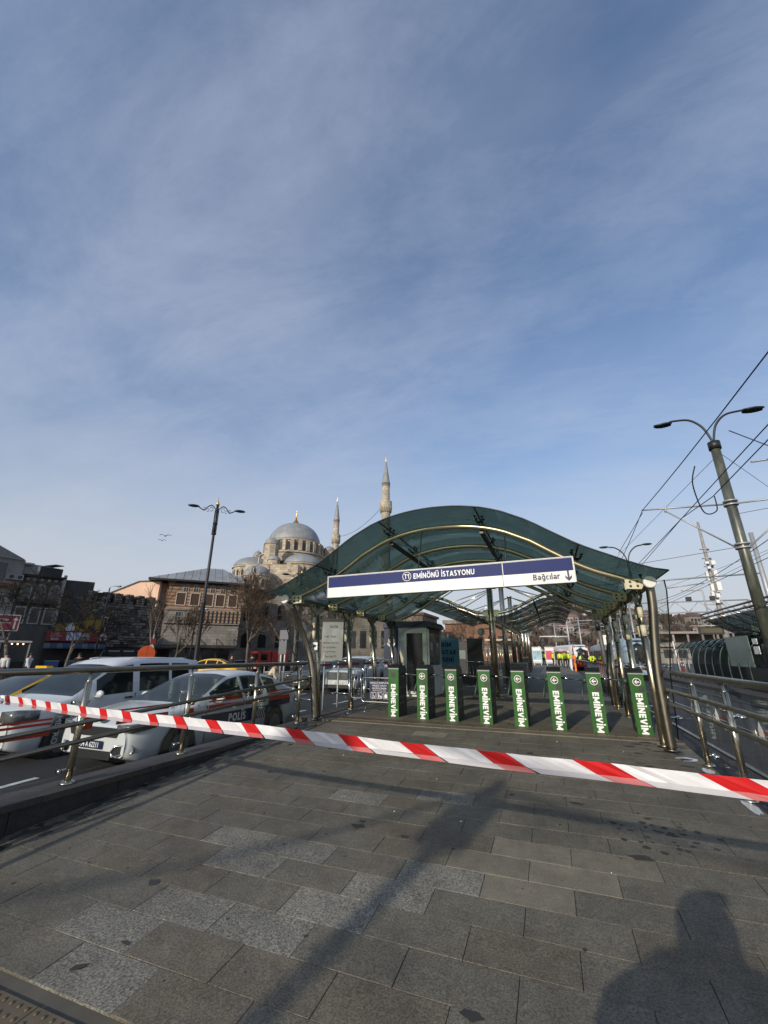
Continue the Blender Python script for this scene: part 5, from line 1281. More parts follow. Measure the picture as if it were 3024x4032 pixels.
# passage fence on the platform between booth and masts, tall screen, bins
pf = thing('platform_fence', 'black-panelled steel fence across the platform behind the gates', 'fence', (-2.7, 17, 0))
b = MB(); b.cyl((-3.2, 17, 1.04), (-2.1, 17, 1.04), .022, 8); b.cyl((-3.2, 17, .15), (-2.1, 17, .15), .018, 8); part('rail', b, M_chrome, pf, True)
for k in range(9):
    b = MB(); b.cyl((-3.15+.125*k, 17, .15), (-3.15+.125*k, 17, 1.03), .009, 6); part('bar', b, M_chrome, pf, True)
b = MB(); b.box(-3.1, -2.5, 17.05, 17.09, .2, 1.9); part('black_panel', b, M_black, pf, True)
vb = thing('vending_machine', 'dark ticket machine cabinet behind the platform fence', 'machine', (-3.9, 21, 0))
b = MB(); b.box(-4.5, -3.5, 21, 21.7, 0, 1.9); part('cabinet', b, M_black, vb, True); b = MB(); b.box(-4.3, -3.9, 20.98, 21, 1.1, 1.5); part('screen', b, M_panel_g, vb, True)
gp = thing('glass_booth', 'pale green glazed box behind the second mast', 'glass box', (-1.6, 19.9, 0))
b = MB(); b.box(-2.15, -1.1, 20.0, 20.6, .1, .95); part('glazing', b, M_panel_g, gp, True); b = MB(); b.box(-2.17, -1.08, 19.98, 20.62, .93, .98); b.box(-2.17, -1.08, 19.98, 20.62, .5, .53); part('frame', b, M_galv, gp, True)
gf = thing('green_fence', 'dark green slatted fence beside the masts along the platform', 'fence', (-1.45, 24.5, 0))
for k in range(16):
    b = MB(); b.box(-1.42, -1.38, 22.5+.28*k, 22.62+.28*k, .05, 1.15); part('slat', b, M_dull_green, gf, True)
b = MB(); b.box(-1.43, -1.37, 22.4, 27.1, 1.14, 1.20); part('rail', b, M_steel_dk, gf, True)
dt = thing('staff_shelter', 'dark glazed staff shelter at the end of the left platform screens', 'shelter', (-3.2, 40, 0))
for k in range(6):
    y = 30.5+k*3.4
    b = MB(); b.cyl((-2.4, y, 0), (-2.4, y, 2.2), .05, 8); part('post', b, M_steel_dk, dt, True)
b = MB(); b.box(-4.2, -2.3, 30, 48, 2.2, 2.32); part('roof', b, M_steel_dk, dt, True)
b = MB(); b.box(-2.42, -2.38, 36, 47.5, .0, .75); part('dado', b, M_conc, dt, True)
b = MB(); b.box(-2.41, -2.39, 31, 47.5, .75, 2.1); part('glazing', b, M_clear, dt, True)
bb = thing('blue_bin', 'blue plastic bin standing under the platform fence', 'bin', (-2.55, 16.7, 0))
b = MB(); b.prism([(-.16, 0), (.16, 0), (.2, .42), (-.2, .42)], -.15, .15, frame((-2.5, 16.75, 0), (1, 0, 0), (0, 0, 1))); part('tub', b, M_navy, bb, True); b = MB(); b.box(-2.72, -2.28, 16.58, 16.92, .42, .46); part('lid', b, M_navy, bb, True)

# platform end: poster cases, barrier, display, signal post
for x, m_, lab in ((-2.12, M_poster_b, 'pale blue poster case at the far end of the platform'), (-.42, M_poster_r, 'red poster case at the far end of the platform')):
    t = thing('poster_case', lab, 'poster case', (x, 66, 0), 0, 'lit poster cases on the platform')
    b = MB(); b.box(-.62, .62, -.1, .1, .25, 2.45); part('frame', b, M_galv, t); b = MB(); b.box(-.52, .52, -.12, -.101, .45, 2.3); po = part('poster', b, m_, t)
    b = MB(); b.box(-.5, .5, -.125, -.121, 1.95, 2.25); b.box(-.5, .5, -.125, -.121, .48, .70); part('white_band', b, M_letter, po)
    b = MB(); b.box(-.5, -.4, -.08, .08, 0, .25); b.box(.4, .5, -.08, .08, 0, .25); part('foot', b, M_galv, t)
tn = thing('tent', 'white pointed tent behind the blue poster case', 'tent', (-2.2, 84, 0))
b = MB(); b.lathe([(1.0, 0), (1.0, 2.0), (1.05, 2.0), (.4, 2.5), (.05, 2.9), (.001, 2.95)], (-2.2, 84, 0), 4); part('canvas', b, M_white, tn, True)
bf = thing('white_barrier', 'white railing barrier with orange end post on the platform edge', 'barrier', (1.6, 45, 0))
b = MB()
b.box(1.50, 1.54, 43.6, 48, 1.0, 1.04); b.box(1.5, 1.54, 43.6, 48, .1, .14); part('frame', b, M_white, bf, True)
for k in range(10):
    b = MB(); b.box(1.505, 1.535, 43.6+k*.48, 43.64+k*.48, .0, 1.02); part('bar', b, M_white, bf, True)
b = MB(); b.box(1.66, 1.80, 42.3, 42.42, 0, 1.3); part('end_post', b, M_hivis_o, bf, True)
om = thing('orange_netting', 'orange safety netting heaped by the track', 'netting', (4.0, 45, -.3))
random.seed(4)
b = MB(); rows_ = [[Vector((3.75+.5*i/8+random.uniform(-.05, .05), 44.5+.12*j+random.uniform(-.08, .08), -.3+1.25*(j/5)*(1-.35*abs(math.sin(i*1.1)))+random.uniform(0, .05))) for i in range(9)] for j in range(6)]
b.grid(rows_, 0, False); o = part('net', b, M_orange, om, True); so = o.modifiers.new('t', 'SOLIDIFY'); so.thickness = .03
ds = thing('display_screen', 'dark departure display hanging over the platform edge', 'display', (.75, 48, 2.9))
b = MB(); b.box(.12, 1.28, 48, 48.2, 2.62, 3.02); part('housing', b, M_trim, ds, True); b = MB(); b.box(.2, 1.2, 47.985, 48, 2.70, 2.94); part('screen', b, M_screen, ds, True); b = MB(); b.cyl((-1.1, 48.1, 3.16), (1.5, 48.1, 3.12), .05, 8); b.cyl((.7, 48.1, 3.0), (.7, 48.1, 3.12), .04, 8); part('bracket_arm', b, M_white, ds, True)
sp_ = thing('signal_post', 'leaning dark tram signal post with round black heads by the track', 'signal', (2.15, 21.5, -.3))
b = MB(); b.cyl((2.15, 21.5, -.35), (2.02, 21.5, 3.35), .085, 14); part('post', b, mat('signal_grey', (.10, .105, .10), .5, var=.2), sp_, True)
for z, x in ((3.0, 1.92), (2.55, 1.95), (3.3, 1.9)):
    b = MB(); b.cyl((x-.04, 21.4, z), (x+.12, 21.4, z), .19, 16); part('signal_head', b, M_black, sp_, True)
for x in (1.55, 2.35):
    b = MB(); b.sphere((x, 21.3, 3.05), .11, 12, 8); b.cyl((x, 21.3, 3.12), (x, 21.3, 3.2), .12, 10); part('dome_camera', b, M_galv, sp_, True)
b = MB(); b.cyl((1.5, 21.35, 3.2), (2.4, 21.35, 3.2), .03, 8); part('crossbar', b, M_galv, sp_, True)
sn = thing('platform_notice', 'small white notice on the signal post', 'notice', (2.3, 21.3, 1.9)); b = MB(); b.box(2.15, 2.5, 21.36, 21.38, 1.75, 2.15); part('plate', b, M_sign_w, sn, True)
# trackside railing under the canopy on the right
tr_ = thing('trackside_railing', 'steel bar railing between platform and track behind the right-hand gates', 'railing', (1.62, 17, 0))
for k in range(22):
    y = 12.2+k*.62
    b = MB(); b.cyl((1.62, y, 0), (1.62, y, .98), .024, 8); part('upright', b, M_steel, tr_, True)
b = MB(); b.cyl((1.62, 12.2, 1.0), (1.62, 44, 1.0), .03, 8); part('top_rail', b, M_steel, tr_, True)

# ================================================================== trams
def tram(name, label, loc, rz, n_mod, front_mat, side_mat, group=None, red=True):
    t = thing(name, label, 'tram', loc, rz, group)
    W2 = 1.2
    b = MB(); pr = [(-W2, .35), (W2, .35), (W2, 2.3), (W2*.92, 2.75), (W2*.6, 2.95), (-W2*.6, 2.95), (-W2*.92, 2.75), (-W2, 2.3)]
    Ly = 1.1; L_ = 9.5*n_mod
    rows_ = []
    for y, f, dz in ((0, .70, -.35), (.25, .82, -.12), (.7, .94, -.03), (1.2, 1, 0), (L_, 1, 0)):
        rows_.append([Vector((x*f, y-(.35-abs(z-1.2)*.22 if y < .3 else 0), z+(dz if z > 2 else 0))) for x, z in pr])
    b.grid(rows_, 0, False, True); b.add(rows_[0], [tuple(range(len(pr)))]); b.add(list(reversed(rows_[-1])), [tuple(range(len(pr)))])
    bd = part('body', b, side_mat, t)
    b = MB(); b.grid([[Vector((-.72, -.10, 1.0)), Vector((0, -.17, 1.0)), Vector((.72, -.10, 1.0))], [Vector((-.80, .02, 2.2)), Vector((0, -.05, 2.2)), Vector((.80, .02, 2.2))], [Vector((-.70, .22, 2.72)), Vector((0, .15, 2.74)), Vector((.70, .22, 2.72))]], 0, True)
    o = part('windscreen', b, M_windsh, t); so = o.modifiers.new('t', 'SOLIDIFY'); so.thickness = .12; so.offset = 0
    if red:
        b = MB()
        for s in (1, -1): b.tube([(s*.82, -.14, .45), (s*.86, -.12, 1.2), (s*.92, .05, 2.2), (s*.74, .35, 2.80)], .09, 8)
        part('red_frame', b, M_red, t)
        b = MB(); b.grid([[Vector((s*.8, -.16+.06*abs(s), z)) for s in (-1, -.5, 0, .5, 1)] for z in (.35, .65, .98)], 0, True); o = part('nose', b, M_red, t); so = o.modifiers.new('t', 'SOLIDIFY'); so.thickness = .16; so.offset = 0
    for s in (1, -1):
        y = 1.5
        while y < L_-1:
            b = MB(); b.box(min(s*W2, s*(W2+.015)), max(s*W2, s*(W2+.015)), y, y+1.45, 1.05, 2.15); part('window', b, M_carglass, t); y += 1.6
            if int(y*10) % 3 == 0:
                b = MB(); b.box(min(s*W2, s*(W2+.018)), max(s*W2, s*(W2+.018)), y, y+1.2, .42, 2.2); part('door', b, M_trim, t); y += 1.35
    b = MB(); b.box(-W2*.8, W2*.8, .8, L_-.5, .0, .36); part('bogie_skirt', b, M_trim, t)
    b = MB(); b.tube([(-.5, 4, 2.95), (-.4, 3.6, 3.4), (.4, 3.6, 3.4), (.5, 4, 2.95)], .03, 6); b.tube([(-.7, 3.4, 3.45), (.7, 3.4, 3.45)], .03, 6); part('pantograph', b, M_black, t)
    return t
tram('tram', 'white tram with red-framed black front stopped among the workers', (3.25, 58.8, -.35), math.radians(12), 1, M_white, M_tram_w)
tram('tram', 'pale blue tram standing on the nearer track beside the right posts', (5.95, 37.0, -.35), math.radians(0), 3, M_white, M_teal, red=False)
# tracks
tb = MB(); tb.box(1.78, 7.6, -20, 140, -1.3, -.42); solo('track_bed', tb, M_ballast, kind='structure')
for x in (2.75, 4.18, 5.25, 6.68):
    b = MB(); b.box(x-.035, x+.035, -15, 140, -.419, -.39); b.box(x+.05, x+.058, -15, 140, -.419, -.395); solo('rail', b, M_steel_dk, kind='structure')

# ================================================================== city on the left
def window_set(parent, M, w, h, fm, pm, arch_=False, fr=.12, depth=.10, bars=0, label=None):
    """frame stands proud of the wall, pane lies inside it; M: local x right, y up, z out of the wall; origin at window foot centre"""
    b = MB()
    if arch_:
        n = 8; outer = [(w/2+fr, 0)]+[((w/2+fr)*math.cos(PI*i/n), h-w/2+(w/2+fr)*math.sin(PI*i/n)) for i in range(n+1)]+[(-w/2-fr, 0)]
        inner = [(w/2, 0)]+[((w/2)*math.cos(PI*i/n), h-w/2+(w/2)*math.sin(PI*i/n)) for i in range(n+1)]+[(-w/2, 0)]
    else:
        outer = [(w/2+fr, -fr), (w/2+fr, h+fr), (-w/2-fr, h+fr), (-w/2-fr, -fr)]; inner = [(w/2, 0), (w/2, h), (-w/2, h), (-w/2, 0)]
    n = len(outer); vs = [M @ Vector((x, y, z)) for z in (0, depth) for x, y in outer]+[M @ Vector((x, y, z)) for z in (0.02, depth) for x, y in inner]
    fs = []
    rng = range(n) if not arch_ else range(n-1)
    for i in rng:
        j = (i+1) % n
        fs += [(i, j, n+j, n+i), (n+i, n+j, 3*n+j, 3*n+i), (3*n+i, 3*n+j, 2*n+j, 2*n+i)]
    b.add(vs, fs)
    f = part('window', b, fm, parent)
    b = MB(); b.prism(inner, .0, .03, M); part('pane', b, pm, f)
    if bars:
        b = MB()
        for k in range(1, bars+1): b.prism([(-w/2+w*k/(bars+1)-.03, 0), (-w/2+w*k/(bars+1)+.03, 0), (-w/2+w*k/(bars+1)+.03, h*.92), (-w/2+w*k/(bars+1)-.03, h*.92)], .03, .06, M)
        b.prism([(-w/2, h*.48), (w/2, h*.48), (w/2, h*.53), (-w/2, h*.53)], .03, .06, M)
        part('glazing_bar', b, fm, f)
    return f
def wallM(p0, p1, u, z):
    """matrix on a vertical wall from p0 to p1 seen from the right-hand side; u along, z up"""
    d = Vector((p1[0]-p0[0], p1[1]-p0[1], 0)).normalized()
    return frame((p0[0]+d.x*u, p0[1]+d.y*u, z), d, (0, 0, 1))
def blockb(name, label, foot, z0, z1, m_, cat='building', roof=True):
    """building from a footprint polygon (counter-clockwise from above); local coordinates relative to the first corner"""
    t = thing(name, label, cat, (foot[0][0], foot[0][1], z0))
    b = MB(); pl_ = [(x-foot[0][0], y-foot[0][1]) for x, y in foot]; b.prism(pl_, 0, z1-z0); part('wall', b, m_, t)
    return t
def loc(t, p): return (p[0]-t.location.x, p[1]-t.location.y)

# gabled grey house at the picture edge
A0, A1, A2 = (-52.5, 23.2), (-51.9, 26.2), (-51.2, 28.0)
t = blockb('old_house', 'tall grey weathered house at the left picture edge with orange eaves board', [(-64, 16), (-52.8, 16.5), (-51.4, 26.9), (-63, 28)], -.5, 10.6, M_grey_b)
b = MB(); b.prism([(0, 10.6), (10.2, 10.6), (5.5, 12.6), (0, 12.8)], 0, .25, frame(Vector((-52.75, 16.6, 0))-t.location+Vector((0.02, 0, -0.0)), (-51.4+52.8, 26.9-16.5, 0), (0, 0, 1)));
part('gable', b, M_grey_b, t)
W0, W1 = loc(t, (-52.8, 16.5)), loc(t, (-51.4, 26.9))
for u in (2, 4.2, 6.3, 8.6):
    for z in (4.6, 8.6): window_set(t, wallM(W0, W1, u, z), 1.0, 1.9, M_grey_b, M_glass_dk)
b = MB(); b.prism([(0, 8.0), (10.6, 7.6), (10.6, 7.9), (0, 8.35)], 0, .5, wallM(W0, W1, 0, 0.5)); part('eaves_board', b, mat('rust_board', (.17, .06, .025), .8, var=.2), t)
t2 = blockb('old_house', 'pale grey narrow house end behind the gabled grey house', [(-60, 27.5), (-51.6, 26.95), (-51.1, 28.6), (-60, 29.5)], -.5, 10.3, M_grey_b)
b = MB(); b.lathe([(.05, 0), (.35, .12), (.55, .35)], (8.5, -.2, 10.5), 14); part('satellite_dish', b, M_galv, t2)
# row house with arched windows and blank side wall
F0, F1, F2 = (-53.0, 25.5), (-50.0, 30.0), (-47.6, 34.4)
t = blockb('row_house', 'dark four-storey house with arched windows, blank green-grey side wall and roof tank', [(-60, 27.9), (-51.35, 26.98), (-49.6, 30.3), (-60.0, 34)], -.5, 9.0, mat('facade_grey', (.08, .076, .068), .9, var=.35, scale=.8, var2=.3, scale2=.25, stretch=(1, 1, .3)))
part('side_wall', (lambda b: (b.prism([loc(t, p) for p in ((-49.62, 30.35), (-48.2, 32.6), (-58.5, 38), (-60, 34.05))], 0.0, 9.45), b)[1])(MB()), M_green_b, t)
W0, W1 = loc(t, (-51.35, 26.98)), loc(t, (-49.6, 30.3))
for z, hh, arc in ((7.1, 1.5, True), (4.7, 1.5, False)):
    for u in (.6, 1.8, 3.0): window_set(t, wallM(W0, W1, u, z), .7, hh, M_grey_b, M_glass_dk, arc)
for u in (.5, 1.1, 1.7, 2.3, 2.9, 3.5):
    b = MB(); b.sphere(wallM(W0, W1, u, 9.15) @ Vector((0, 0, .02)), .18, 8, 5); part('ornament', b, M_grey_b, t)
b = MB(); b.prism([(0, 9.45), (3.7, 9.45), (3.7, 9.65), (0, 9.65)], -.1, .35, wallM(W0, W1, 0, 0)); b.prism([(0, 6.6), (3.7, 6.6), (3.7, 6.75), (0, 6.75)], -.1, .3, wallM(W0, W1, 0, 0)); part('cornice', b, M_dark_b, t)
b = MB(); b.prism([(3.5, .5), (3.78, .5), (3.78, 9.9), (3.5, 9.9)], -.1, .25, wallM(W0, W1, 0, 0)); part('corner_pilaster', b, M_grey_b, t)
b = MB(); b.box(8.2, 9.8, .2, 2.2, 9.5, 10.6); part('roof_room', b, M_green_b, t)
b = MB(); b.lathe([(.55, 0), (.55, 1.0), (.3, 1.2), (.001, 1.25)], (8.9, .6, 9.5), 14); part('roof_tank', b, M_galv, t)
b = MB(); b.box(8.4, 10.3, 1.0, 1.9, 10.85, 10.92); part('roof_sheet', b, M_black, t)
for x, y, zz in ((-51.7, 25.9, 8.7), (-51.4, 26.5, 8.7)):
    ac = thing('air_conditioner', 'air conditioner box high on the dark house front' if x < -51.5 else 'second air conditioner box high on the dark house front, nearer the arched windows', 'air conditioner', (x+.35, y+.05, zz-.3), math.radians(60))
    b = MB(); b.box(-.35, .35, -.15, .15, 0, .55); part('case', b, M_grey_b, ac); b = MB(); b.cyl((.08, -.16, .28), (.08, -.15, .28), .2, 14); part('fan_grille', b, M_trim, ac)
# kiosk shop with red fascia below a yellow cut-out sign
Sx0, Sx1 = (-49.4, 29.6), (-46.6, 34.2)
t = thing('shop', 'small shop with red fascia, yellow cut-out sign and blue striped awning', 'shop', (-49.4, 29.6, -.5))
W0, W1 = (0, 0), (2.8, 4.6); ln = math.hypot(2.8, 4.6)
P_ = lambda u, z, o=0: wallM(W0, W1, u, z) @ Matrix.Translation((0, 0, o))
b = MB(); b.prism([(0, 0), (ln, 0), (ln, 4.3), (0, 4.3)], -3, 0, P_(0, 0)); part('wall', b, M_dark_b, t)
b = MB(); b.prism([(.0, 2.95), (ln, 2.95), (ln, 3.95), (0, 3.95)], 0.0, .25, P_(0, 0)); fa = part('fascia', b, M_shop_red, t)
part('lettering', join(text_mb('BÖREK', .24, P_(.35, 3.62, .256), 0, .01), text_mb('ÇAY SİMİT', .2, P_(.35, 3.38, .256), 0, .01), text_mb('BOO', .30, P_(.45, 3.05, .256), 0, .02)), M_letter_g, fa)
b = MB()
for k in range(4): b.prism([(1.75+.3*k, 3.05), (1.95+.3*k, 3.05), (2.02+.34*k, 3.85), (1.72+.30*k, 3.85)], .255, .275, P_(0, 0))
part('glass_pictures', b, mat('pale_blue_print', (.35, .45, .55), .5), fa)
for u in (3.4, 5.0):
    b = MB(); b.prism([(u+.42*math.cos(PI*i/10), 3.12+.70*math.sin(PI*i/10)) for i in range(11)], .255, .27, P_(0, 0)); rd = part('round_badge', b, M_letter_g, fa)
    b = MB(); b.prism([(u-.2, 3.2), (u+.22, 3.25), (u+.05, 3.45), (u+.1, 3.65), (u-.06, 3.5)], .27, .28, P_(0, 0)); part('badge_mark', b, M_trim, rd)
b = MB(); b.prism([(.6, 3.97), (4.7, 3.97), (4.9, 5.35), (4.6, 5.45), (4.4, 5.2), (4.2, 5.35), (3.9, 5.3), (3.8, 5.8), (3.65, 5.9), (3.5, 5.85), (3.0, 5.5), (3.2, 5.1), (2.4, 4.9), (.6, 4.7)], .0, .18, P_(0, 0)); part('yellow_sign', b, M_shopyel, t)
b = MB(); b.prism([(1.9+.45*math.cos(PI*i/10), 4.0+.85*math.sin(PI*i/10)) for i in range(11)], .18, .28, P_(0, 0)); part('round_badge', b, M_letter_g, t)
b = MB(); b.prism([(5.0, 4.0), (5.06, 4.0), (5.16, 5.6), (4.5, 5.6), (4.5, 5.54), (5.08, 5.54)], .0, .1, P_(0, 0)); part('white_rim', b, M_letter_g, t)
for k in range(10):
    b = MB(); u = ln*k/10; M_ = P_(u, 0)
    b.add([M_ @ Vector((0, 2.75, .2)), M_ @ Vector((ln/10-.02, 2.75, .2)), M_ @ Vector((ln/10-.02, 2.4, 1.3)), M_ @ Vector((0, 2.4, 1.3)), M_ @ Vector((ln/10-.02, 2.2, 1.3)), M_ @ Vector((0, 2.2, 1.3))], [(0, 1, 2, 3), (3, 2, 4, 5)])
    part('awning_panel', b, M_awn if k % 2 else mat('awning_pale', (.10, .11, .13), .8), t)
for k, (u, c) in enumerate(((.4, (.03, .09, .22)), (2.1, (.03, .10, .25)), (3.7, (.03, .09, .22)))):
    fz = thing('freezer_cabinet', ['blue freezer cabinet on the shop front, nearest the lit stall', 'blue freezer cabinet in the middle of the shop front', 'blue freezer cabinet on the shop front, next to the old wall'][k], 'freezer', Vector((-49.4, 29.6, -.5))+(P_(u+.6, 0) @ Vector((0, 0, .6))), math.atan2(4.6, 2.8), 'blue freezers outside the shop')
    b = MB(); b.box(-.6, .6, -.35, .35, 0.05, .95); part('cabinet', b, mat('freezer_blue_%d' % k, c, .4), fz); b = MB(); b.box(-.62, .62, -.37, .37, .95, 1.0); part('lid', b, M_letter_g, fz)
# stall with warm bulbs
t = thing('food_stall', 'dark food stall with a string of warm bulbs under its canopy', 'stall', (-45.5, 22.5, -.5))
M_ = frame((0, 0, 0), (.5, .86, 0), (0, 0, 1))
b = MB(); b.prism([(-2.6, 2.6), (3.2, 2.6), (3.2, 2.75), (-2.6, 2.75)], -1.5, 1.2, M_); part('canopy', b, M_letter_g, t)
b = MB(); b.prism([(-2.6, 0), (3.0, 0), (3.0, 1.0), (-2.6, 1.0)], -1.2, .2, M_); part('counter', b, M_dark_b, t)
for u in (-2.5, 3.1):
    b = MB(); b.prism([(u-.06, 0), (u+.06, 0), (u+.06, 2.6), (u-.06, 2.6)], .9, 1.1, M_); part('post', b, M_grey_b, t)
for k in range(14):
    if k in (9, 10): continue
    b = MB(); b.sphere(M_ @ Vector((-2.3+k*.38, 2.48, 1.1)), .065, 8, 5); part('bulb', b, M_bulb, t)
b = MB(); b.prism([(-2.4, 2.78), (-.6, 3.0), (-.6, 3.9), (-2.2, 3.5)], .9, 1.0, M_); part('tarpaulin', b, M_grey_b, t)
sgn = thing('brown_sign', 'brown and white street sign with an up arrow at the left picture edge', 'sign', (-38.4, 19.6, -.5), math.radians(62))
b = MB(); b.box(-1.3, 1.1, -.04, .04, 3.3, 4.5); pl = part('plate', b, mat('sign_brown', (.16, .025, .035), .5), sgn)
b = MB(); b.box(-1.32, 1.12, -.05, -.041, 4.44, 4.5); b.box(-1.32, 1.12, -.05, -.041, 3.3, 3.36); b.box(1.06, 1.12, -.05, -.041, 3.3, 4.5); b.box(-1.3, .6, -.05, -.041, 3.86, 3.92); b.prism([(.80, 3.45), (.9, 3.45), (.9, 4.1), (1.0, 4.1), (.85, 4.35), (.70, 4.1), (.8, 4.1)], .041, .05, frame((0, 0, 0), (1, 0, 0), (0, 0, 1))); part('border_and_arrow', b, M_letter_g, pl)
part('lettering', join(text_mb('Mısır Çarşısı', .30, frame((-1.1, -.045, 4.05), (1, 0, 0), (0, 0, 1)), 0.002, .008), text_mb('Yeni Cami', .30, frame((-1.1, -.045, 3.5), (1, 0, 0), (0, 0, 1)), 0.002, .008)), M_letter_g, pl)
b = MB(); b.cyl((-.4, .06, 0), (-.4, .06, 4.4), .06, 8); part('post', b, M_galv, sgn)

# battlemented stone wall: separate stones laid in courses over a shade-dark mortar core
bw_ = thing('battlement_wall', 'ruined dark stone city wall with battlements', 'wall', (-48.0, 33.0, -.5))
D0 = Vector((0, 0, 0)); dvec = Vector((-46.2+48.0, 40.2-33.0, 0)); ln = dvec.length; du = dvec.normalized()
MWall = frame((0, 0, 0), du, (0, 0, 1))
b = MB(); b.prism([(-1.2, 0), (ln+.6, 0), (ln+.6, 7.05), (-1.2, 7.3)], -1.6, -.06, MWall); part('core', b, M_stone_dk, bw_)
st_me = (lambda b: (b.box(-.5, .5, -.5, .5, -.5, .5), b)[1])(MB())
# slightly rounded unit stone
def unit_stone():
    b = MB(); c = .12
    vs = []
    for z, s_ in ((-.5, 1), (.32, 1), (.5, .82)):
        vs += [(-.5*s_, -.5*s_, z), (.5*s_, -.5*s_, z), (.5*s_, .5*s_, z), (-.5*s_, .5*s_, z)]
    b.add(vs, [(3, 2, 1, 0)]+[(k*4+i, k*4+(i+1) % 4, k*4+4+(i+1) % 4, k*4+4+i) for k in (0, 1) for i in range(4)]+[(8, 9, 10, 11)])
    return b.mesh('stone', M_stone)
USM = unit_stone()
random.seed(11); cells = []
z = 2.4
while z < 7.2:
    h = random.choice([.22, .26, .30, .34]); u = -1.2+random.uniform(0, .3)
    while u < ln+.5:
        w = random.uniform(.35, 1.0); cells.append((u, min(w, ln+.6-u), z, h)); u += w
    z += h
mer = [(-.9, .95), (.55, .95), (1.85, .95), (3.1, .9), (4.4, .95), (5.7, 1.0)]
for u0, w in mer:
    z = 7.15
    while z < 8.35:
        h = .27; u = u0
        while u < u0+w-.05:
            ww = min(random.uniform(.3, .55), u0+w-u); cells.append((u, ww, z, h)); u += ww
        z += h
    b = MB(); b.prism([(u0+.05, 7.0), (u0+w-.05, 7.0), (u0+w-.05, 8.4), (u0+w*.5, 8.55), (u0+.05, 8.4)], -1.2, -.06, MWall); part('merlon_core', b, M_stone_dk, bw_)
random.shuffle(cells); cells.sort(key=lambda c: -c[1]*c[3])
restb = MB()
for i, (u, w, z, h) in enumerate(cells):
    pos = MWall @ Vector((u+w/2, z+h/2, random.uniform(-.05, .05)))
    if i < 299:
        o = link('stone', USM, bw_, pos); o.rotation_mode = 'QUATERNION'; o.rotation_quaternion = MWall.to_quaternion(); o.scale = (w-.05, h-.04, .30)
    else: restb.cbox((0, 0, 0), (w-.05, h-.04, .30), 0, Matrix.Translation(pos) @ MWall.to_3x3().to_4x4())
o = part('stone', restb, M_stone, bw_); o['kind'] = 'stuff'
b = MB(); b.prism([(-1.2, 0), (ln+.6, 0), (ln+.6, 2.3), (-1.2, 2.3)], -.06, .02, MWall); part('shop_front', b, M_dark_b, bw_)
for k in range(5):
    b = MB(); u = -.8+k*1.6; b.prism([(u, .3), (u+1.2, .3), (u+1.2, 2.0), (u, 2.0)], .02, .06, MWall); fr_ = part('shop_window', b, M_glass_dk, bw_)
    b = MB(); b.prism([(u, 1.15), (u+1.2, 1.15), (u+1.2, 1.22), (u, 1.22)], .06, .10, MWall); b.prism([(u, 1.95), (u+1.2, 1.95), (u+1.2, 2.05), (u, 2.05)], .06, .12, MWall); part('shelf_edge', b, M_letter_g, fr_)
rl = thing('tiled_roof', 'low tiled roof and turret behind the left end of the battlements', 'roof', (-50.2, 34.0, 6.5))
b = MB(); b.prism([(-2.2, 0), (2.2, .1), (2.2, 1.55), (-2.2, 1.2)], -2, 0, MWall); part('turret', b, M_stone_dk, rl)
b = MB(); b.prism([(-2.4, 1.25), (2.4, 1.58), (2.4, 1.75), (-2.4, 1.42)], -2.2, .25, MWall); part('tiles', b, M_roof, rl)
# pink rendered gable house behind
pk_ = thing('pink_house', 'sunlit salmon-pink rendered house end behind the battlements', 'building', (-64.0, 48.0, -.5))
W0, W1 = (0, 0), (4.6, 5.2); ln2 = math.hypot(*W1); MP = frame((0, 0, 0), (4.6, 5.2, 0), (0, 0, 1))
MPk = frame((-60.9-(-64.0)-6.5*.88, 52.0-48.0-6.5*.47, 0), (.88, .47, 0), (0, 0, 1))
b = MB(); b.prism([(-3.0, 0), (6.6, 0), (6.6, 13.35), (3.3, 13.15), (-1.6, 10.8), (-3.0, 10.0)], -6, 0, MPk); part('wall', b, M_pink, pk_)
b = MB(); b.prism([(-3.2, 10.0), (-1.65, 10.98), (3.25, 13.33), (6.8, 13.55), (6.8, 13.35), (3.3, 13.15), (-1.6, 10.8), (-3.0, 9.9)], -6.1, .15, MPk); part('roof_edge', b, M_trim, pk_)
b = MB(); b.prism([(4.6, 9.9), (7.0, 9.9), (7.0, 10.2), (4.6, 10.2)], -.2, .8, MPk); part('porch_roof', b, M_roof, pk_)

# ------------------------------------------------------------------ royal pavilion with hipped lead roof
ks = thing('pavilion', 'Ottoman pavilion with striped brick upper storey and grey hipped lead roof', 'building', (-59.9, 53.2, -.5))
K0 = (0, 0); K1 = (8.6, 8.4); kl = math.hypot(*K1); MK = frame((0, 0, 0), (K1[0], K1[1], 0), (0, 0, 1))
b = MB(); b.prism([(.0, 0), (kl, 0), (kl, 8.85), (0, 8.85)], -11, 0, MK); part('lower_wall', b, M_kasri_lo, ks)
b = MB(); b.prism([(.0, 8.85), (kl, 8.85), (kl, 13.4), (0, 13.4)], -11, 0.02, MK); part('upper_wall', b, M_kasri, ks)
b = MB(); b.prism([(-.0, 8.75), (kl+.0, 8.75), (kl+.0, 8.95), (0, 8.95)], 0, .22, MK); b.prism([(0, 6.55), (kl, 6.55), (kl, 6.72), (0, 6.72)], 0, .35, MK); part('string_course', b, M_kasri_lo, ks)
# side wing (orange render) to the left
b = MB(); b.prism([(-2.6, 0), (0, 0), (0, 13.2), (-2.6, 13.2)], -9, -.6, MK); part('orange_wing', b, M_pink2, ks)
b = MB(); b.prism([(-1.7, 8.9), (-.8, 8.9), (-.8, 11.3), (-1.7, 11.3)], -.6, -.55, MK); part('wing_window', b, M_glass_dk, ks)
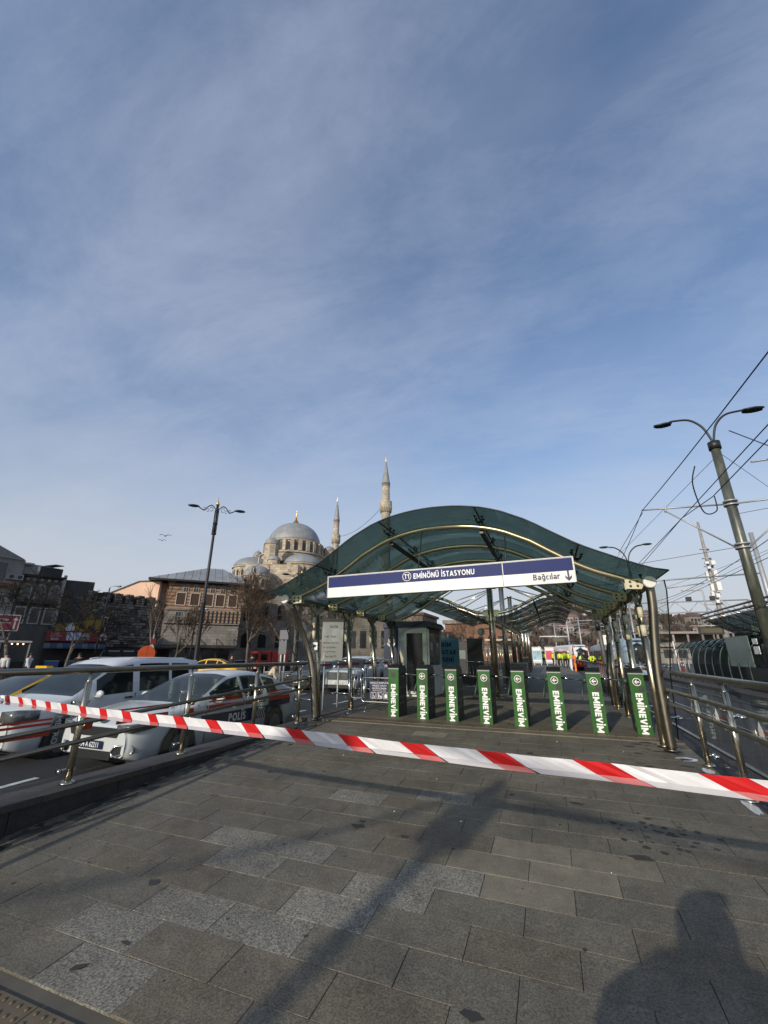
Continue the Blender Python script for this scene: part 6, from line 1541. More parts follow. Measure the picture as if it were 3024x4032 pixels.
# roof: hipped, with lead rolls
b = MB()
ev = [MK @ Vector((u, 13.75, w)) for u, w in ((-3.2, 1.3), (kl+1.4, 1.3), (kl+1.4, -12.5), (-3.2, -12.5))]; rg = [MK @ Vector((u, 17.1, w)) for u, w in ((5.6, -5), (8.5, -5))]
b.add(ev+rg, [(0, 1, 5, 4), (1, 2, 5), (2, 3, 4, 5), (3, 0, 4), (3, 2, 1, 0)]); part('roof', b, M_lead, ks)
b = MB(); 
for k in range(14):
    u = -3+k*1.25; f = min(1, max(0, (u+3.2)/8.8)) if u < 5.6 else min(1, max(0, (kl+1.4-u)/5.3)) if u > 8.5 else 1
    p0 = MK @ Vector((u, 13.77, 1.3)); p1 = MK @ Vector((u, 13.77+3.33*f, 1.3-6.3*f)); b.tube([p0, p1], .05, 5)
part('roof_rolls', b, M_lead, ks)
b = MB(); b.prism([(-3.2, 13.45), (kl+1.4, 13.45), (kl+1.4, 13.74), (-3.2, 13.74)], -12.4, 1.28, MK); part('eaves', b, M_trim, ks)
M_wfr = mat('window_stone', (.42, .37, .30), .9, var=.15)
for u in (2.1, 4.3, 6.5, 8.4, 10.5):
    window_set(ks, MK @ Matrix.Translation((u, 9.65, .02)), 1.3, 1.95, M_wfr, M_shutter, False, .16, .12)
for i, u in enumerate((2.7, 4.3, 7.0, 8.7, 10.3)):
    window_set(ks, MK @ Matrix.Translation((u, 11.95, .02)), .7, 1.2, M_wfr, M_glass_dk, True, .10, .10, 1)
for u in (2.1, 3.9): window_set(ks, MK @ Matrix.Translation((u, 7.0, 0)), .8, 1.4, M_kasri_lo, M_glass_dk, False, .12, .1, 1)
for k in range(10):
    u = 5.3+k*.68
    b = MB(); b.prism([(u, 6.75), (u+.34, 6.75), (u+.34, 8.6), (u, 8.6)], .02, .10, MK); part('slot_window', b, M_glass_dk, ks)
    b = MB(); b.prism([(u+.34, 6.75), (u+.68, 6.75), (u+.68, 8.75), (u+.34, 8.75)], .02, .45, MK); part('corbel', b, M_kasri, ks)
# long awning and shop strip at the pavilion's foot
aw = thing('long_awning', 'long dark awning over shop fronts at the foot of the pavilion', 'awning', (-59.0, 53.0, -.5))
b = MB(); b.add([MK @ Vector(p) for p in ((-3.0, 3.1, .1), (kl+.4, 3.1, .1), (kl+.4, 2.6, 2.6), (-3.0, 2.6, 2.6))], [(0, 1, 2, 3)]); b.xf(Matrix.Translation((-.9, .2, 0))); o = part('sheet', b, M_trim, aw); so = o.modifiers.new('t', 'SOLIDIFY'); so.thickness = .06
for k in range(6):
    b = MB(); b.tube([MK @ Vector((-2.5+k*2.8, 4.2, .1)), MK @ Vector((-2.5+k*2.8, 2.8, 2.0))], .08, 5); b.xf(Matrix.Translation((-.9, .2, 0))); part('stay', b, M_trim, aw)
for k in range(6):
    b = MB(); b.prism([(-2.5+k*2.3, .4), (-.6+k*2.3, .4), (-.6+k*2.3, 2.4), (-2.5+k*2.3, 2.4)], .02, .06, MK); b.xf(Matrix.Translation((-.9, .2, 0))); part('shop_front', b, M_glass_dk, aw)
# rows of houses continuing along the street behind the viewer's left (they shade the street)
for k, (ya, yb, h, xo) in enumerate(((4, 15.8, 17.5, -53.5), (-10, 3.8, 19, -54), (-26, -10.2, 18, -53), (-44, -26.2, 20, -54))):
    t = blockb('row_house', ['grey house row continuing the street left of the picture', 'taller plain house further back along the street', 'third plain house back along the street', 'last plain house back along the street'][k], [(xo-16, ya), (xo+.4, ya), (xo+.4, yb), (xo-16, yb)], -.5, h, M_dark_b)
    for z in (4, 7.5, 11, 14.5):
        for u in range(int((yb-ya)/3)):
            b = MB(); b.box(16.4, 16.46, 1+u*3, 2.3+u*3, z, z+1.9); part('window', b, M_glass_dk, t)

# ------------------------------------------------------------------ mosque
mq = thing('mosque', 'large pale stone mosque with stacked grey lead domes and gilded finial base', 'mosque', (-63.8, 95.7, 0))
mq_o = Vector((-63.8, 95.7, 0))
def mpart(nm, b, mt, par=None): return part(nm, b, mt, par or mq, True)
def dome(b, c, r, z0, h, n=48, a0=0, a1=2*PI, rib=.06):
    prof = [(r*math.cos(PI/2*i/12), z0+h*math.sin(PI/2*i/12)) for i in range(13)]; prof[-1] = (.001, z0+h)
    b.lathe(prof, c, n, 0, True, a0, a1, rib)
def finial(par, x, y, z, s, mt=M_galv):
    b = MB(); b.lathe([(.05*s, 0), (.09*s, .4*s), (.25*s, .55*s), (.05*s, .8*s), (.30*s, 1.1*s), (.05*s, 1.45*s), (.22*s, 1.75*s), (.05*s, 2.0*s), (.14*s, 2.3*s), (.04*s, 2.6*s), (.04*s, 3.3*s), (.001, 3.6*s)], (x, y, z), 10); return mpart('finial', b, mt, par)
ctr = (-63.8, 95.7, 0)
b = MB(); dome(b, ctr, 7.0, 29.9, 6.2, 48, rib=.13); dm = mpart('main_dome', b, M_lead)
b = MB(); b.lathe([(1.35, 35.55), (1.2, 35.9), (.75, 36.6), (.3, 37.3), (.16, 37.9)], ctr, 20); mpart('gilded_cap', b, M_gold, dm); finial(dm, -63.8, 95.7, 37.8, .85, M_gold)
b = MB(); b.lathe([(7.55, 26.6), (7.55, 29.5), (7.9, 29.55), (7.9, 29.85), (7.1, 30.1)], ctr, 48, 0, False); b.lathe([(8.5, 23.8), (8.5, 26.0), (8.85, 26.05), (8.85, 26.4), (7.6, 26.75)], ctr, 48, 0, False); dr = mpart('drum', b, M_mosque)
for k in range(24):
    a = 2*PI*k/24; ca, sa = math.cos(a), math.sin(a)
    Mw = frame((ctr[0]+7.5*ca, ctr[1]+7.5*sa, 26.7), (-sa, ca, 0), (0, 0, 1))
    b = MB(); b.prism([(-.42, 0), (.42, 0), (.42, 2.85), (-.42, 2.85)], 0, .75, Mw); mpart('buttress', b, M_mosque, dr)
    a += PI/24; Mw = frame((ctr[0]+7.52*math.cos(a), ctr[1]+7.52*math.sin(a), 26.9), (-math.sin(a), math.cos(a), 0), (0, 0, 1))
    b = MB(); b.prism([(-.40, 0), (.40, 0), (.40, 1.7), (.28, 2.1), (0, 2.3), (-.28, 2.1), (-.40, 1.7)], 0, .08, Mw); mpart('drum_window', b, M_glass_dk, dr)
def octower(x, y, r, z0, z1, dh, lab=None, fin=.45):
    b = MB(); b.lathe([(r, z0), (r, z1-.25), (r*1.12, z1-.2), (r*1.12, z1), (r, z1+.05)], (x, y, 0), 8, 0, False, PI/8, 2*PI+PI/8); tw = mpart('weight_tower', b, M_mosque)
    b = MB(); dome(b, (x, y, 0), r*.98, z1, dh, 24, rib=.05); mpart('tower_dome', b, M_lead, tw); finial(tw, x, y, z1+dh-.05, fin)
octower(-61.0, 81.9, 1.75, 15, 26.7, 1.45)
octower(-73.3, 92.5, 1.2, 18, 26.9, 1.4)
octower(-55.5, 100.7, 1.6, 17, 28.7, 1.35)
octower(-59.0, 80.5, 1.5, 12, 22.3, 1.0, fin=.2)
def halfdome(x, y, r, z0, h, rd=None):
    b = MB(); dome(b, (x, y, 0), r, z0, h, 36, rib=.11); hd = mpart('half_dome', b, M_lead)
    b = MB(); b.lathe([(r*1.0, z0-3.2), (r*1.0, z0-.35), (r*1.06, z0-.3), (r*1.06, z0-.02), (r, z0+.02)], (x, y, 0), 32, 0, False); dd = mpart('half_drum', b, M_mosque, hd)
    return hd, (x, y, r, z0)
for args in ((-70.2, 87.4, 5.0, 22.2, 2.9), (-55.8, 87.8, 4.6, 22.0, 2.9), (-58.1, 73.8, 2.9, 17.3, 2.2), (-66.0, 80.5, 3.2, 17.0, 2.0), (-50.5, 82.0, 2.8, 17.0, 1.9), (-76.0, 82.0, 2.8, 16.5, 1.8)):
    halfdome(*args)
    if args[2] == 2.9: finial(mq, args[0], args[1], args[3]+args[4]-.05, .8)
for (x, y, r, z0, k0) in ((-70.2, 87.4, 5.0, 22.2, 22), (-55.8, 87.8, 4.6, 22.0, 22), (-58.1, 73.8, 2.9, 17.3, 14)):
    for k in range(k0):
        a = 2*PI*k/k0; Mw = frame((x+r*math.cos(a), y+r*math.sin(a), z0-2.7), (-math.sin(a), math.cos(a), 0), (0, 0, 1))
        b = MB(); b.prism([(-.28, 0), (.28, 0), (.28, 1.4), (0, 1.8), (-.28, 1.4)], 0, .06, Mw); mpart('drum_window', b, M_glass_dk)
# stepped body
M_shaded = masonry('stone_shaded', (0.21, 0.18, 0.15), (0.15, 0.13, 0.108), (0.07, 0.062, 0.055), 1.1, .42)  # darker stone: shade on the lower walls put into the colour
BM = Matrix.Translation((-63.5, 95, 0)) @ Matrix.Rotation(math.radians(20), 4, 'Z')
b = MB(); b.box(-13.5, 13.5, -12, 14, 0, 19.2, 0, BM); mpart('prayer_hall', b, M_mosque)
b = MB(); b.box(-16.5, 16.5, -20.5, 17, 0, 14.0, 0, BM); b.box(-16.8, 16.8, -20.8, 17.3, 13.9, 14.4, 0, BM); mpart('lower_hall', b, M_shaded)
b = MB(); b.box(-6, 6, -19, -10, 14, 20.5, 0, BM); mpart('stepped_arch', b, M_mosque)
for k in range(9):
    for z, hh in ((2.5, 3.0), (8.0, 3.4)):
        Mw = BM @ Matrix.Translation((-14.5+k*3.6, -20.52, z)) @ Matrix.Rotation(PI/2, 4, 'X')
        b = MB(); b.prism([(-.8, 0), (.8, 0), (.8, hh-.9), (.5, hh-.3), (0, hh), (-.5, hh-.3), (-.8, hh-.9)], 0, .1, Mw); mpart('window', b, M_glass_dk)
for k in range(9):
    for z, hh in ((2.5, 3.0), (8.0, 3.4)):
        Mw = BM @ Matrix.Translation((16.52, -17+k*3.8, z)) @ Matrix.Rotation(PI/2, 4, 'Z') @ Matrix.Rotation(PI/2, 4, 'X')
        b = MB(); b.prism([(-.8, 0), (.8, 0), (.8, hh-.9), (.5, hh-.3), (0, hh), (-.5, hh-.3), (-.8, hh-.9)], 0, .1, Mw); mpart('window', b, M_glass_dk)
def minaret(label, x, y, s, zc, z_tip, zb):
    t = thing('minaret', label, 'minaret', (x, y, 0), 0, 'pencil minarets of the mosque')
    r = s
    b = MB(); b.lathe([(r*1.7, 0), (r*1.7, 14), (r*1.15, 17), (r*1.02, zb-3.2)], (0, 0, 0), 16, 0, False); b.lathe([(r*.98, zb+2.6), (r*.95, zc-.9)], (0, 0, 0), 16, 0, False); part('shaft', b, M_minaret, t)
    b = MB(); b.lathe([(r*1.02, zb-3.2), (r*1.15, zb-2.4), (r*1.12, zb-2.2), (r*1.32, zb-1.5), (r*1.28, zb-1.3), (r*1.5, zb-.4), (r*1.53, zb), (r*1.55, zb+1.1), (r*1.45, zb+1.1), (r*1.45, zb+.1), (r*.98, zb+.1), (r*.98, zb+2.6)], (0, 0, 0), 24, 0, False); bl = part('balcony', b, M_minaret, t)
    for k in range(20):
        a = 2*PI*k/20; b = MB(); b.cyl((r*1.28*math.cos(a), r*1.28*math.sin(a), zb-1.9), (r*1.50*math.cos(a), r*1.50*math.sin(a), zb-.5), .12, 5); part('corbel', b, M_mosque, bl)
    b = MB(); b.lathe([(r*1.02, zc-.9), (r*1.02, zc-.2), (r*1.1, zc-.15), (r*1.1, zc)], (0, 0, 0), 16, 0, False); part('cornice', b, M_kasri_lo, t)
    b = MB(); b.lathe([(r*1.06, zc), (r*.2, z_tip-2.6), (.08, z_tip-2.4)], (0, 0, 0), 16, 0, False, rib=.03); part('lead_cone', b, M_lead, t)
    b = MB(); b.lathe([(.08, 0), (.25, .35), (.06, .7), (.2, 1.0), (.05, 1.3), (.12, 1.6), (.04, 1.9), (.03, 2.5), (.001, 2.6)], (0, 0, z_tip-2.5), 8); part('finial', b, M_gold, t)
    return t
minaret('nearer taller-looking minaret rising behind the canopy glass', -35.7, 93.4, 1.02, 43.5, 52.0, 37.3)
minaret('farther minaret just right of the mosque dome', -63.4, 119.2, .98, 44.35, 53.4, 38.0)
b = MB(); b.tube([(-63.4+27.7*t_/14, 119.2-25.8*t_/14, 38.6-8.0*(t_/14)*(1-t_/14)*1.2-.3*t_/14) for t_ in range(15)], .05, 4); 
lw = solo('light_string', b, M_wire, 'thin sagging string of lights slung between the two minarets', 'cable')
# courtyard wall and buildings beyond the platform screens
cw = thing('courtyard_building', 'long low stone building with red-tiled edge beyond the road', 'building', (-46, 78, 0))
b = MB(); b.box(-46, -24, 84, 96, -.5, 9.0); part('wall', b, M_shaded, cw, True); b = MB(); b.box(-46.4, -23.6, 83.6, 96.4, 9.0, 9.5); part('tile_edge', b, M_roof, cw, True)
for k in range(9):
    b = MB(); b.box(-45+k*2.4, -43.6+k*2.4, 83.9, 84, 2.5, 6.0); part('window', b, M_glass_dk, cw, True)
cw2 = thing('market_building', 'pale orange brick market hall with grey eaves behind the platform screens', 'building', (-20, 110, 0))
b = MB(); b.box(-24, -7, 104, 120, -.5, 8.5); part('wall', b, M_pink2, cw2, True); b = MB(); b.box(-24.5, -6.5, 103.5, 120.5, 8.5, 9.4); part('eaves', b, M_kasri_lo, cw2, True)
for k in range(7):
    b = MB(); b.box(-23+k*2.3, -21.8+k*2.3, 103.9, 104, 2.5, 5.5); part('window', b, M_glass_dk, cw2, True)

# ================================================================== bare trees
def tree(name, label, base, h, spread, seed, depth=5, r0=.16, up=.55, lean=(0, 0), tw=M_twig, group='bare winter trees', kids=(3, 4)):
    rnd = random.Random(seed); t = thing(name, label, 'tree', base, 0, group)
    tr = MB(); cr = MB()
    def grow(p, d, ln, r, lev):
        n = 3; pts = [p]; q = p.copy(); dd = d.copy()
        for i in range(n):
            dd = (dd+Vector((rnd.uniform(-1, 1), rnd.uniform(-1, 1), rnd.uniform(-.4, .7)*up))*.16).normalized(); q = q+dd*(ln/n); pts.append(q.copy())
        re = r*.62
        (tr if lev < 2 else cr).tube(pts, [r+(re-r)*i/n for i in range(n+1)], 7 if lev < 2 else (4 if lev < 4 else 3), 0, lev == 0)
        if lev >= depth: return
        for k in range(rnd.randint(*kids)):
            a = rnd.uniform(0, 2*PI); sp_ = rnd.uniform(.35, .95)*spread
            ax = dd.orthogonal().normalized(); b_ = dd.cross(ax)
            nd = (dd+(ax*math.cos(a)+b_*math.sin(a))*sp_+Vector((0, 0, .22*up))).normalized()
            st = pts[-1] if k < 2 else pts[rnd.choice((1, 2, 3))]
            grow(st.copy(), nd, ln*rnd.uniform(.58, .86), max(re*rnd.uniform(.6, .95), .019), lev+1)
    grow(Vector((0, 0, 0)), Vector((lean[0], lean[1], 1)).normalized(), h*.30, r0, 0)
    part('trunk', tr, M_bark, t); part('crown', cr, tw, t)
    return t
tree('bare_tree', 'pollarded bare tree with stubby upright limbs before the battlements', (-30.2, 26.3, -.5), 7.6, .55, 21, 4, .19, .9)
tree('bare_tree', 'slim bare tree leaning right beside the pollarded one', (-29.0, 26.9, -.5), 6.0, .8, 5, 5, .10, .7, (.18, .1))
tree('bare_tree', 'bare tree with brown twigs in front of the pavilion corner', (-25.6, 32.4, -.5), 9.3, .95, 9, 6, .15, .55, kids=(3, 4))
tree('bare_tree', 'pale-trunked bare tree between pavilion and canopy tip', (-23.3, 34.2, -.5), 10.0, .95, 13, 6, .24, .55, kids=(2, 4))
tree('bare_tree', 'wide bare tree below the mosque domes', (-32.5, 50.5, -.5), 10.0, .95, 17, 6, .25, .5, kids=(2, 4))
tree('bare_tree', 'bare tree behind the curved front strut of the canopy', (-21, 44, -.5), 10.5, 1.0, 29, 6, .2, .5)
tree('bare_tree', 'dark bare tree at the left picture edge by the lit stall', (-37.5, 20.5, -.5), 8.0, 1.05, 31, 6, .16, .35, tw=M_twig_dk, kids=(3, 4))
tree('bare_tree', 'dark bare tree in front of the row house, over the stall', (-39.0, 25.6, -.5), 7.6, 1.05, 37, 6, .15, .35, tw=M_twig_dk, kids=(3, 4))
tree('bare_tree', 'bare tree seen over the booth roof', (-24, 74, -.5), 11, 1.0, 41, 5, .2, .5)
tree('bare_tree', 'bare tree further along, seen between booth and masts', (-14, 84, -.5), 10, 1.0, 43, 5, .2, .5)

# ================================================================== street furniture on the left
def ornate_lamp(label, x, y, h, rz, z0=-.52, s=1.0):
    t = thing('street_lamp', label, 'street lamp', (x, y, z0), rz, 'ornate twin street lamps')
    b = MB(); b.lathe([(.17, 0), (.17, .9), (.13, 1.0), (.115, 1.1), (.105, h*.42), (.125, h*.425), (.125, h*.435), (.085, h*.44), (.07, h*.82), (.085, h*.825)], (0, 0, 0), 14); part('pole', b, M_black, t)
    b = MB()
    for a in range(4): b.cyl((.10*math.cos(a*PI/2), .10*math.sin(a*PI/2), h*.80), (.10*math.cos(a*PI/2), .10*math.sin(a*PI/2), h*.94), .022, 6)
    b.cyl((0, 0, h*.8), (0, 0, h*.975), .075, 10); b.lathe([(.13, h*.80), (.13, h*.81)], (0, 0, 0), 12); b.lathe([(.13, h*.86), (.13, h*.868)], (0, 0, 0), 12); part('cage', b, M_black, t)
    b = MB(); b.lathe([(.08, h*.972), (.11, h*.98), (.05, h*.988), (.06, h*.992), (.015, h*.998), (.001, h*1.03)], (0, 0, 0), 10); part('finial', b, M_gold, t)
    for sgn_ in (1, -1):
        b = MB(); pts = bez([(0, 0, h*.90), (sgn_*.12, 0, h*.945), (sgn_*.42, 0, h*.968), (sgn_*.72, 0, h*.955), (sgn_*.92, 0, h*.935), (sgn_*1.12, 0, h*.940), (sgn_*1.35, 0, h*.950)], 5); b.tube(pts, .032, 7)
        for cx_, cz_, rr in ((.42, .945, .12), (.68, .937, .09), (.93, .945, .07)):
            b.tube([(sgn_*(cx_+rr*math.cos(a)), 0, h*cz_+rr*math.sin(a)) for a in [PI*1.7*i/12 for i in range(13)]], .016, 5)
        b.xf(Matrix.Scale(s, 4, (1, 0, 0))); am = part('arm', b, M_black, t)
        b = MB(); b.sphere((sgn_*1.72*s, 0, h*.953), .38*(s+.1), 12, 8, 0, (1, .42, .26)); part('lamp_head', b, M_black, am)
    return t
ornate_lamp('ornate black twin-arm street lamp rising behind the white van', -17.45, 17.92, 10.35, math.radians(44), s=.74)
ornate_lamp('ornate street lamp half hidden by the canopy, in front of the half dome', -22.2, 35.0, 9.6, math.radians(40), s=.9)
def thin_post(label, x, y, h, cat='lamp post', hd=True):
    t = thing('lamp_post', label, cat, (x, y, -.5)); b = MB(); b.lathe([(.09, 0), (.07, h*.5), (.05, h)], (0, 0, 0), 8); part('pole', b, M_black, t)
    if hd:
        b = MB(); b.tube([(0, 0, h), (.1, .05, h+.15), (.5, .25, h+.2)], .03, 6); b.sphere((.7, .35, h+.18), .28, 10, 6, 0, (1, .6, .35)); part('lamp_head', b, M_galv, t)
thin_post('slim dark lamp post against the pavilion wall', -29.5, 29.6, 5.4)
thin_post('lamp post leaning by the left end of the battlements', -37.2, 26.6, 7.4)
os_ = thing('round_sign', 'round orange-red road sign seen from behind above the white van', 'road sign', (-15.2, 12.97, -.52), math.radians(50))
b = MB(); b.cyl((0, -.015, 1.78), (0, .015, 1.78), .31, 28); ds_ = part('disc', b, M_orange, os_); b = MB(); b.box(-.25, .25, -.02, -.016, 1.76, 1.79, 0, None); b.box(-.015, .015, -.022, -.018, 1.5, 2.05); part('back_ribs', b, mat('sign_back', (.35, .07, .02), .6), ds_); b = MB(); b.cyl((0, .03, 0), (0, .03, 2.0), .03, 8); part('post', b, M_galv, os_)
for k, (x, y, z, c, lab) in enumerate(((-28.7, 24.9, 2.15, M_shop_red, 'small dark red plate on a pole beside the pollarded tree'), (-28.75, 24.85, 1.65, M_letter_g, 'small white plate on a pole below the dark red plate'))):
    t = thing('traffic_plate', lab, 'sign', (x, y, z), math.radians(48)); b = MB(); b.box(-.17, .17, -.02, .02, -.2, .2); part('plate', b, c, t)
    if k == 0: b = MB(); b.cyl((0, .04, -3.1), (0, .04, .5), .04, 6); part('post', b, M_galv, t)
# grey back-side traffic boards near the canopy
gb = thing('traffic_boards', 'two grey traffic boards seen from behind on twin posts left of the curved strut', 'traffic sign', (-11.2, 16.55, -.52), math.radians(33))
for x in (-.06, .10):
    b = MB(); b.cyl((x, .05, 0), (x, .05, 2.83), .04, 8); part('post', b, M_galv, gb)
b = MB(); b.box(-.19, .19, -.02, .02, 2.42, 2.82); part('board', b, mat('board_back', (.22, .225, .23), .5), gb); b = MB(); b.box(-.19, .14, -.02, .02, 1.80, 2.36); part('board', b, mat('board_back', (.20, .205, .21), .5), gb)
# white street barriers along the far kerb
for k in range(6):
    x, y = -22.5+1.7*k, 23.2+2.5*k
    t = thing('street_barrier', ['white kerb barrier nearest the ornate lamp post', 'white kerb barrier, second along from the ornate lamp post', 'white kerb barrier beside the person in black', 'white kerb barrier just before the bare tree with brown twigs', 'white kerb barrier in front of the red lorry cab', 'white kerb barrier farthest along, under the pale tree trunk'][k], 'barrier', (x, y, -.52), math.radians(55), 'white pedestrian barriers along the far kerb')
    b = MB(); b.tube([(-1.3, 0, 0), (-1.3, 0, 1.05), (1.3, 0, 1.05), (1.3, 0, 0)], .03, 6); b.tube([(-1.3, 0, .55), (1.3, 0, .55)], .02, 5); part('frame', b, M_white, t)
    b = MB(); b.box(-1.25, 1.25, -.01, .01, .12, .50); part('panel', b, M_galv, t)
# gulls
for k, (p, s, lab) in enumerate((((-45.8, 38.7, 15.84), 1.0, 'dark gull gliding with raised wings left of the street lamp'), ((-46.0, 38.5, 15.2), .7, 'smaller gull just below the gliding one'))):
    t = thing('gull', lab, 'bird', p, math.radians(40)); b = MB()
    b.tube([(-.05*s, -.28*s, .02), (0, -.12*s, .0), (0, .1*s, 0), (0, .26*s, .02)], [.02*s, .075*s, .07*s, .02*s], 8)
    part('body', b, M_trim, t)
    for sg_ in (1, -1):
        b = MB(); b.grid([[Vector((sg_*.05*s, -.1*s, .03)), Vector((sg_*.05*s, .1*s, .03))], [Vector((sg_*.35*s, -.16*s, .2*s)), Vector((sg_*.35*s, .04*s, .2*s))], [Vector((sg_*.75*s, -.02*s, .12*s)), Vector((sg_*.70*s, .08*s, .12*s))]]); o = part('wing', b, M_trim, t); so = o.modifiers.new('t', 'SOLIDIFY'); so.thickness = .02

# ================================================================== right side: catenary pole, wires, opposite stop
cp = thing('catenary_pole', 'big blotchy green steel pole with twin lamp arms carrying the tram wires', 'pole', (5.65, 15.08, -.4))
b = MB(); b.lathe([(.152, 1.8), (.140, 4.5), (.128, 8.2)], (0, 0, 0), 18); part('shaft', b, M_pole, cp)
b = MB(); b.lathe([(.22, 0), (.20, 1.9), (.20, 2.0), (.17, 2.02)], (0, 0, 0), 18); part('sleeve', b, M_pole_dk, cp)
b = MB(); b.lathe([(.17, 8.02), (.17, 8.28), (.02, 8.3)], (0, 0, 0), 14); part('cap', b, M_pole_dk, cp)
for sgn_ in (1, -1):
    b = MB(); pts = bez([(sgn_*.03, 0, 8.2), (sgn_*.05, 0, 8.45), (sgn_*.20, 0, 8.9), (sgn_*.50, 0, 9.2), (sgn_*.90, 0, 9.26), (sgn_*1.05, 0, 9.25)], 6); b.tube(pts, .035, 8); am = part('lamp_arm', b, M_pole_dk, cp)
    b = MB(); b.grid([[Vector((sgn_*(1.0+.52*u), w*(.10+.06*math.sin(PI*min(1, u*1.1)))*(1 if u < .9 else .6), 9.20+.05*(1-abs(w))-.02*u)) for w in (-1, -.5, 0, .5, 1)] for u in (0, .2, .5, .8, 1)], 0, True); o = part('lamp_head', b, M_pole_dk, am); so = o.modifiers.new('t', 'SOLIDIFY'); so.thickness = .06
for z, r_ in ((6.08, .17), (6.2, .17), (4.72, .175), (4.84, .175)):
    b = MB(); b.lathe([(r_, z), (r_+.018, z), (r_+.018, z+.05), (r_, z+.05)], (0, 0, 0), 16); part('clamp', b, M_galv, cp)
for sgn_ in (1, -1):
    b = MB(); b.tube([(sgn_*.17, 0, 6.15), (sgn_*2.4, -.02, 6.22)], .028, 7); b.tube([(sgn_*1.75, 0, 6.12), (sgn_*.17, 0, 4.78)], .024, 7); b.cyl((sgn_*1.72, 0, 6.20), (sgn_*1.75, 0, 6.08), .03, 6); part('bracket_tube', b, M_galv, cp)
def wire(label, pts, r=.014, grp=None, cat='wire', nm='overhead_wire'):
    b = MB(); b.tube(pts, r, 5); return solo(nm, b, M_wire, label, cat, grp)
def sagw(a, c, sag, n=14): return [tuple(Vector(a).lerp(Vector(c), i/n)-Vector((0, 0, sag*4*(i/n)*(1-i/n)))) for i in range(n+1)]
wire('upper carrying wire over the near track, meeting the green pole bracket', sagw((4.35, -14, 6.9), (3.28, 15.08, 5.82), .55)+sagw((3.28, 15.08, 5.82), (3.3, 45, 5.9), .9)[1:], .012)
wire('contact wire sagging over the near track', [(3.55, -14, 4.78), (3.58, 9, 4.75), (3.6, 12.6, 4.75), (3.3, 45, 4.6), (3.4, 80, 4.7)], .010)
wire('second feeder wire crossing low under the green pole bracket', [(4.6, -2, 5.6), (3.55, 10.2, 4.50), (3.60, 12.6, 4.75), (3.9, 20, 4.9), (3.5, 45, 4.7)], .010)
wire('wire loop hanging from the carrying wire', bez([(2.98, 9.0, 4.78), (2.92, 9.15, 4.45), (3.1, 9.5, 3.98), (3.45, 9.9, 4.1), (3.58, 10.2, 4.50)], 8), .012)
wire('far-track carrying wire running past the green pole', sagw((11.5, -10, 8.2), (8.05, 15.08, 5.82), .4)+sagw((8.05, 15.08, 5.82), (7.9, 45, 5.9), .8)[1:], .015)
wire('contact wire running low over the far track', [(7.6, -10, 4.7), (7.7, 15, 4.7), (7.7, 45, 4.65), (7.6, 80, 4.7)], .013)
wire('drop wire from the near carrying wire down to the bracket arm', [(3.66, 9.0, 5.42), (4.35, 9.0, 4.85), (4.5, 9.0, 4.78)], .010)
wire('thin cross-span wire from the green pole to the right', [(5.65, 15.08, 5.4), (14, 16, 6.6)], .008)
wire('thin cross-span wire from the green pole towards the canopy', [(5.65, 15.08, 4.4), (2.6, 20.5, 4.9), (-1.0, 27, 5.4)], .008)
wire('pair wire beside the far-track carrying wire', sagw((13.0, -6, 8.6), (8.6, 40, 5.3), .5), .010)
wire('thin steadying cable from the green pole over the opposite canopy', [(5.65, 15.08, 7.6), (16, 30, 7.2)], .008)
wire('thin cable from the green pole top back over the near track', [(5.65, 15.08, 7.4), (3.2, 30, 6.1)], .008)
wire('thin feeder cable far above the opposite canopy', sagw((16, 2, 8.0), (9.2, 40, 6.6), .4), .010)
b = MB(); b.tube([(3.85, 9.0, 4.72), (6.4, 9.4, 4.95)], .02, 6); solo('registration_arm', b, M_galv, 'grey wire-steadying arm at the right picture edge', 'bracket')
wire('diagonal dropper wire left of the green pole', [(3.28, 15.1, 5.75), (2.7, 17.2, 4.9)], .009)
# second mast across the track with arm and antennas
tm = thing('antenna_mast', 'thin grey mast covered with white phone antennas', 'mast', (11.35, 36.5, -.4))
b = MB(); b.lathe([(.22, 0), (.20, 4.4), (.13, 5.2), (.11, 9.0), (.08, 11.3)], (0, 0, 0), 12); part('pole', b, mat('mast_grey', (.27, .25, .23), .6, var=.2), tm)
random.seed(8)
for x, z, w, h in ((-.18, 8.05, .22, .15), (.20, 7.95, .24, .30), (-.12, 7.68, .18, .16), (-.33, 6.85, .15, .62), (.18, 6.95, .22, .62), (-.22, 6.1, .17, .55), (.20, 6.12, .26, .60), (-.28, 5.75, .16, .3), (.0, 5.62, .22, .28), (-.10, 5.25, .18, .22)):
    b = MB(); b.box(x-w/2, x+w/2, -.45, -.2, z, z+h); part('antenna', b, M_sign_w, tm)
b = MB()
for z in (4.4, 5.0, 5.7, 6.2, 7.0, 7.6, 8.3): b.box(-.28, .28, -.12, .12, z+.9, z+.94); b.box(.20, .32, .1, .2, z+.8, z+1.05)
part('bracket', b, M_galv, tm)
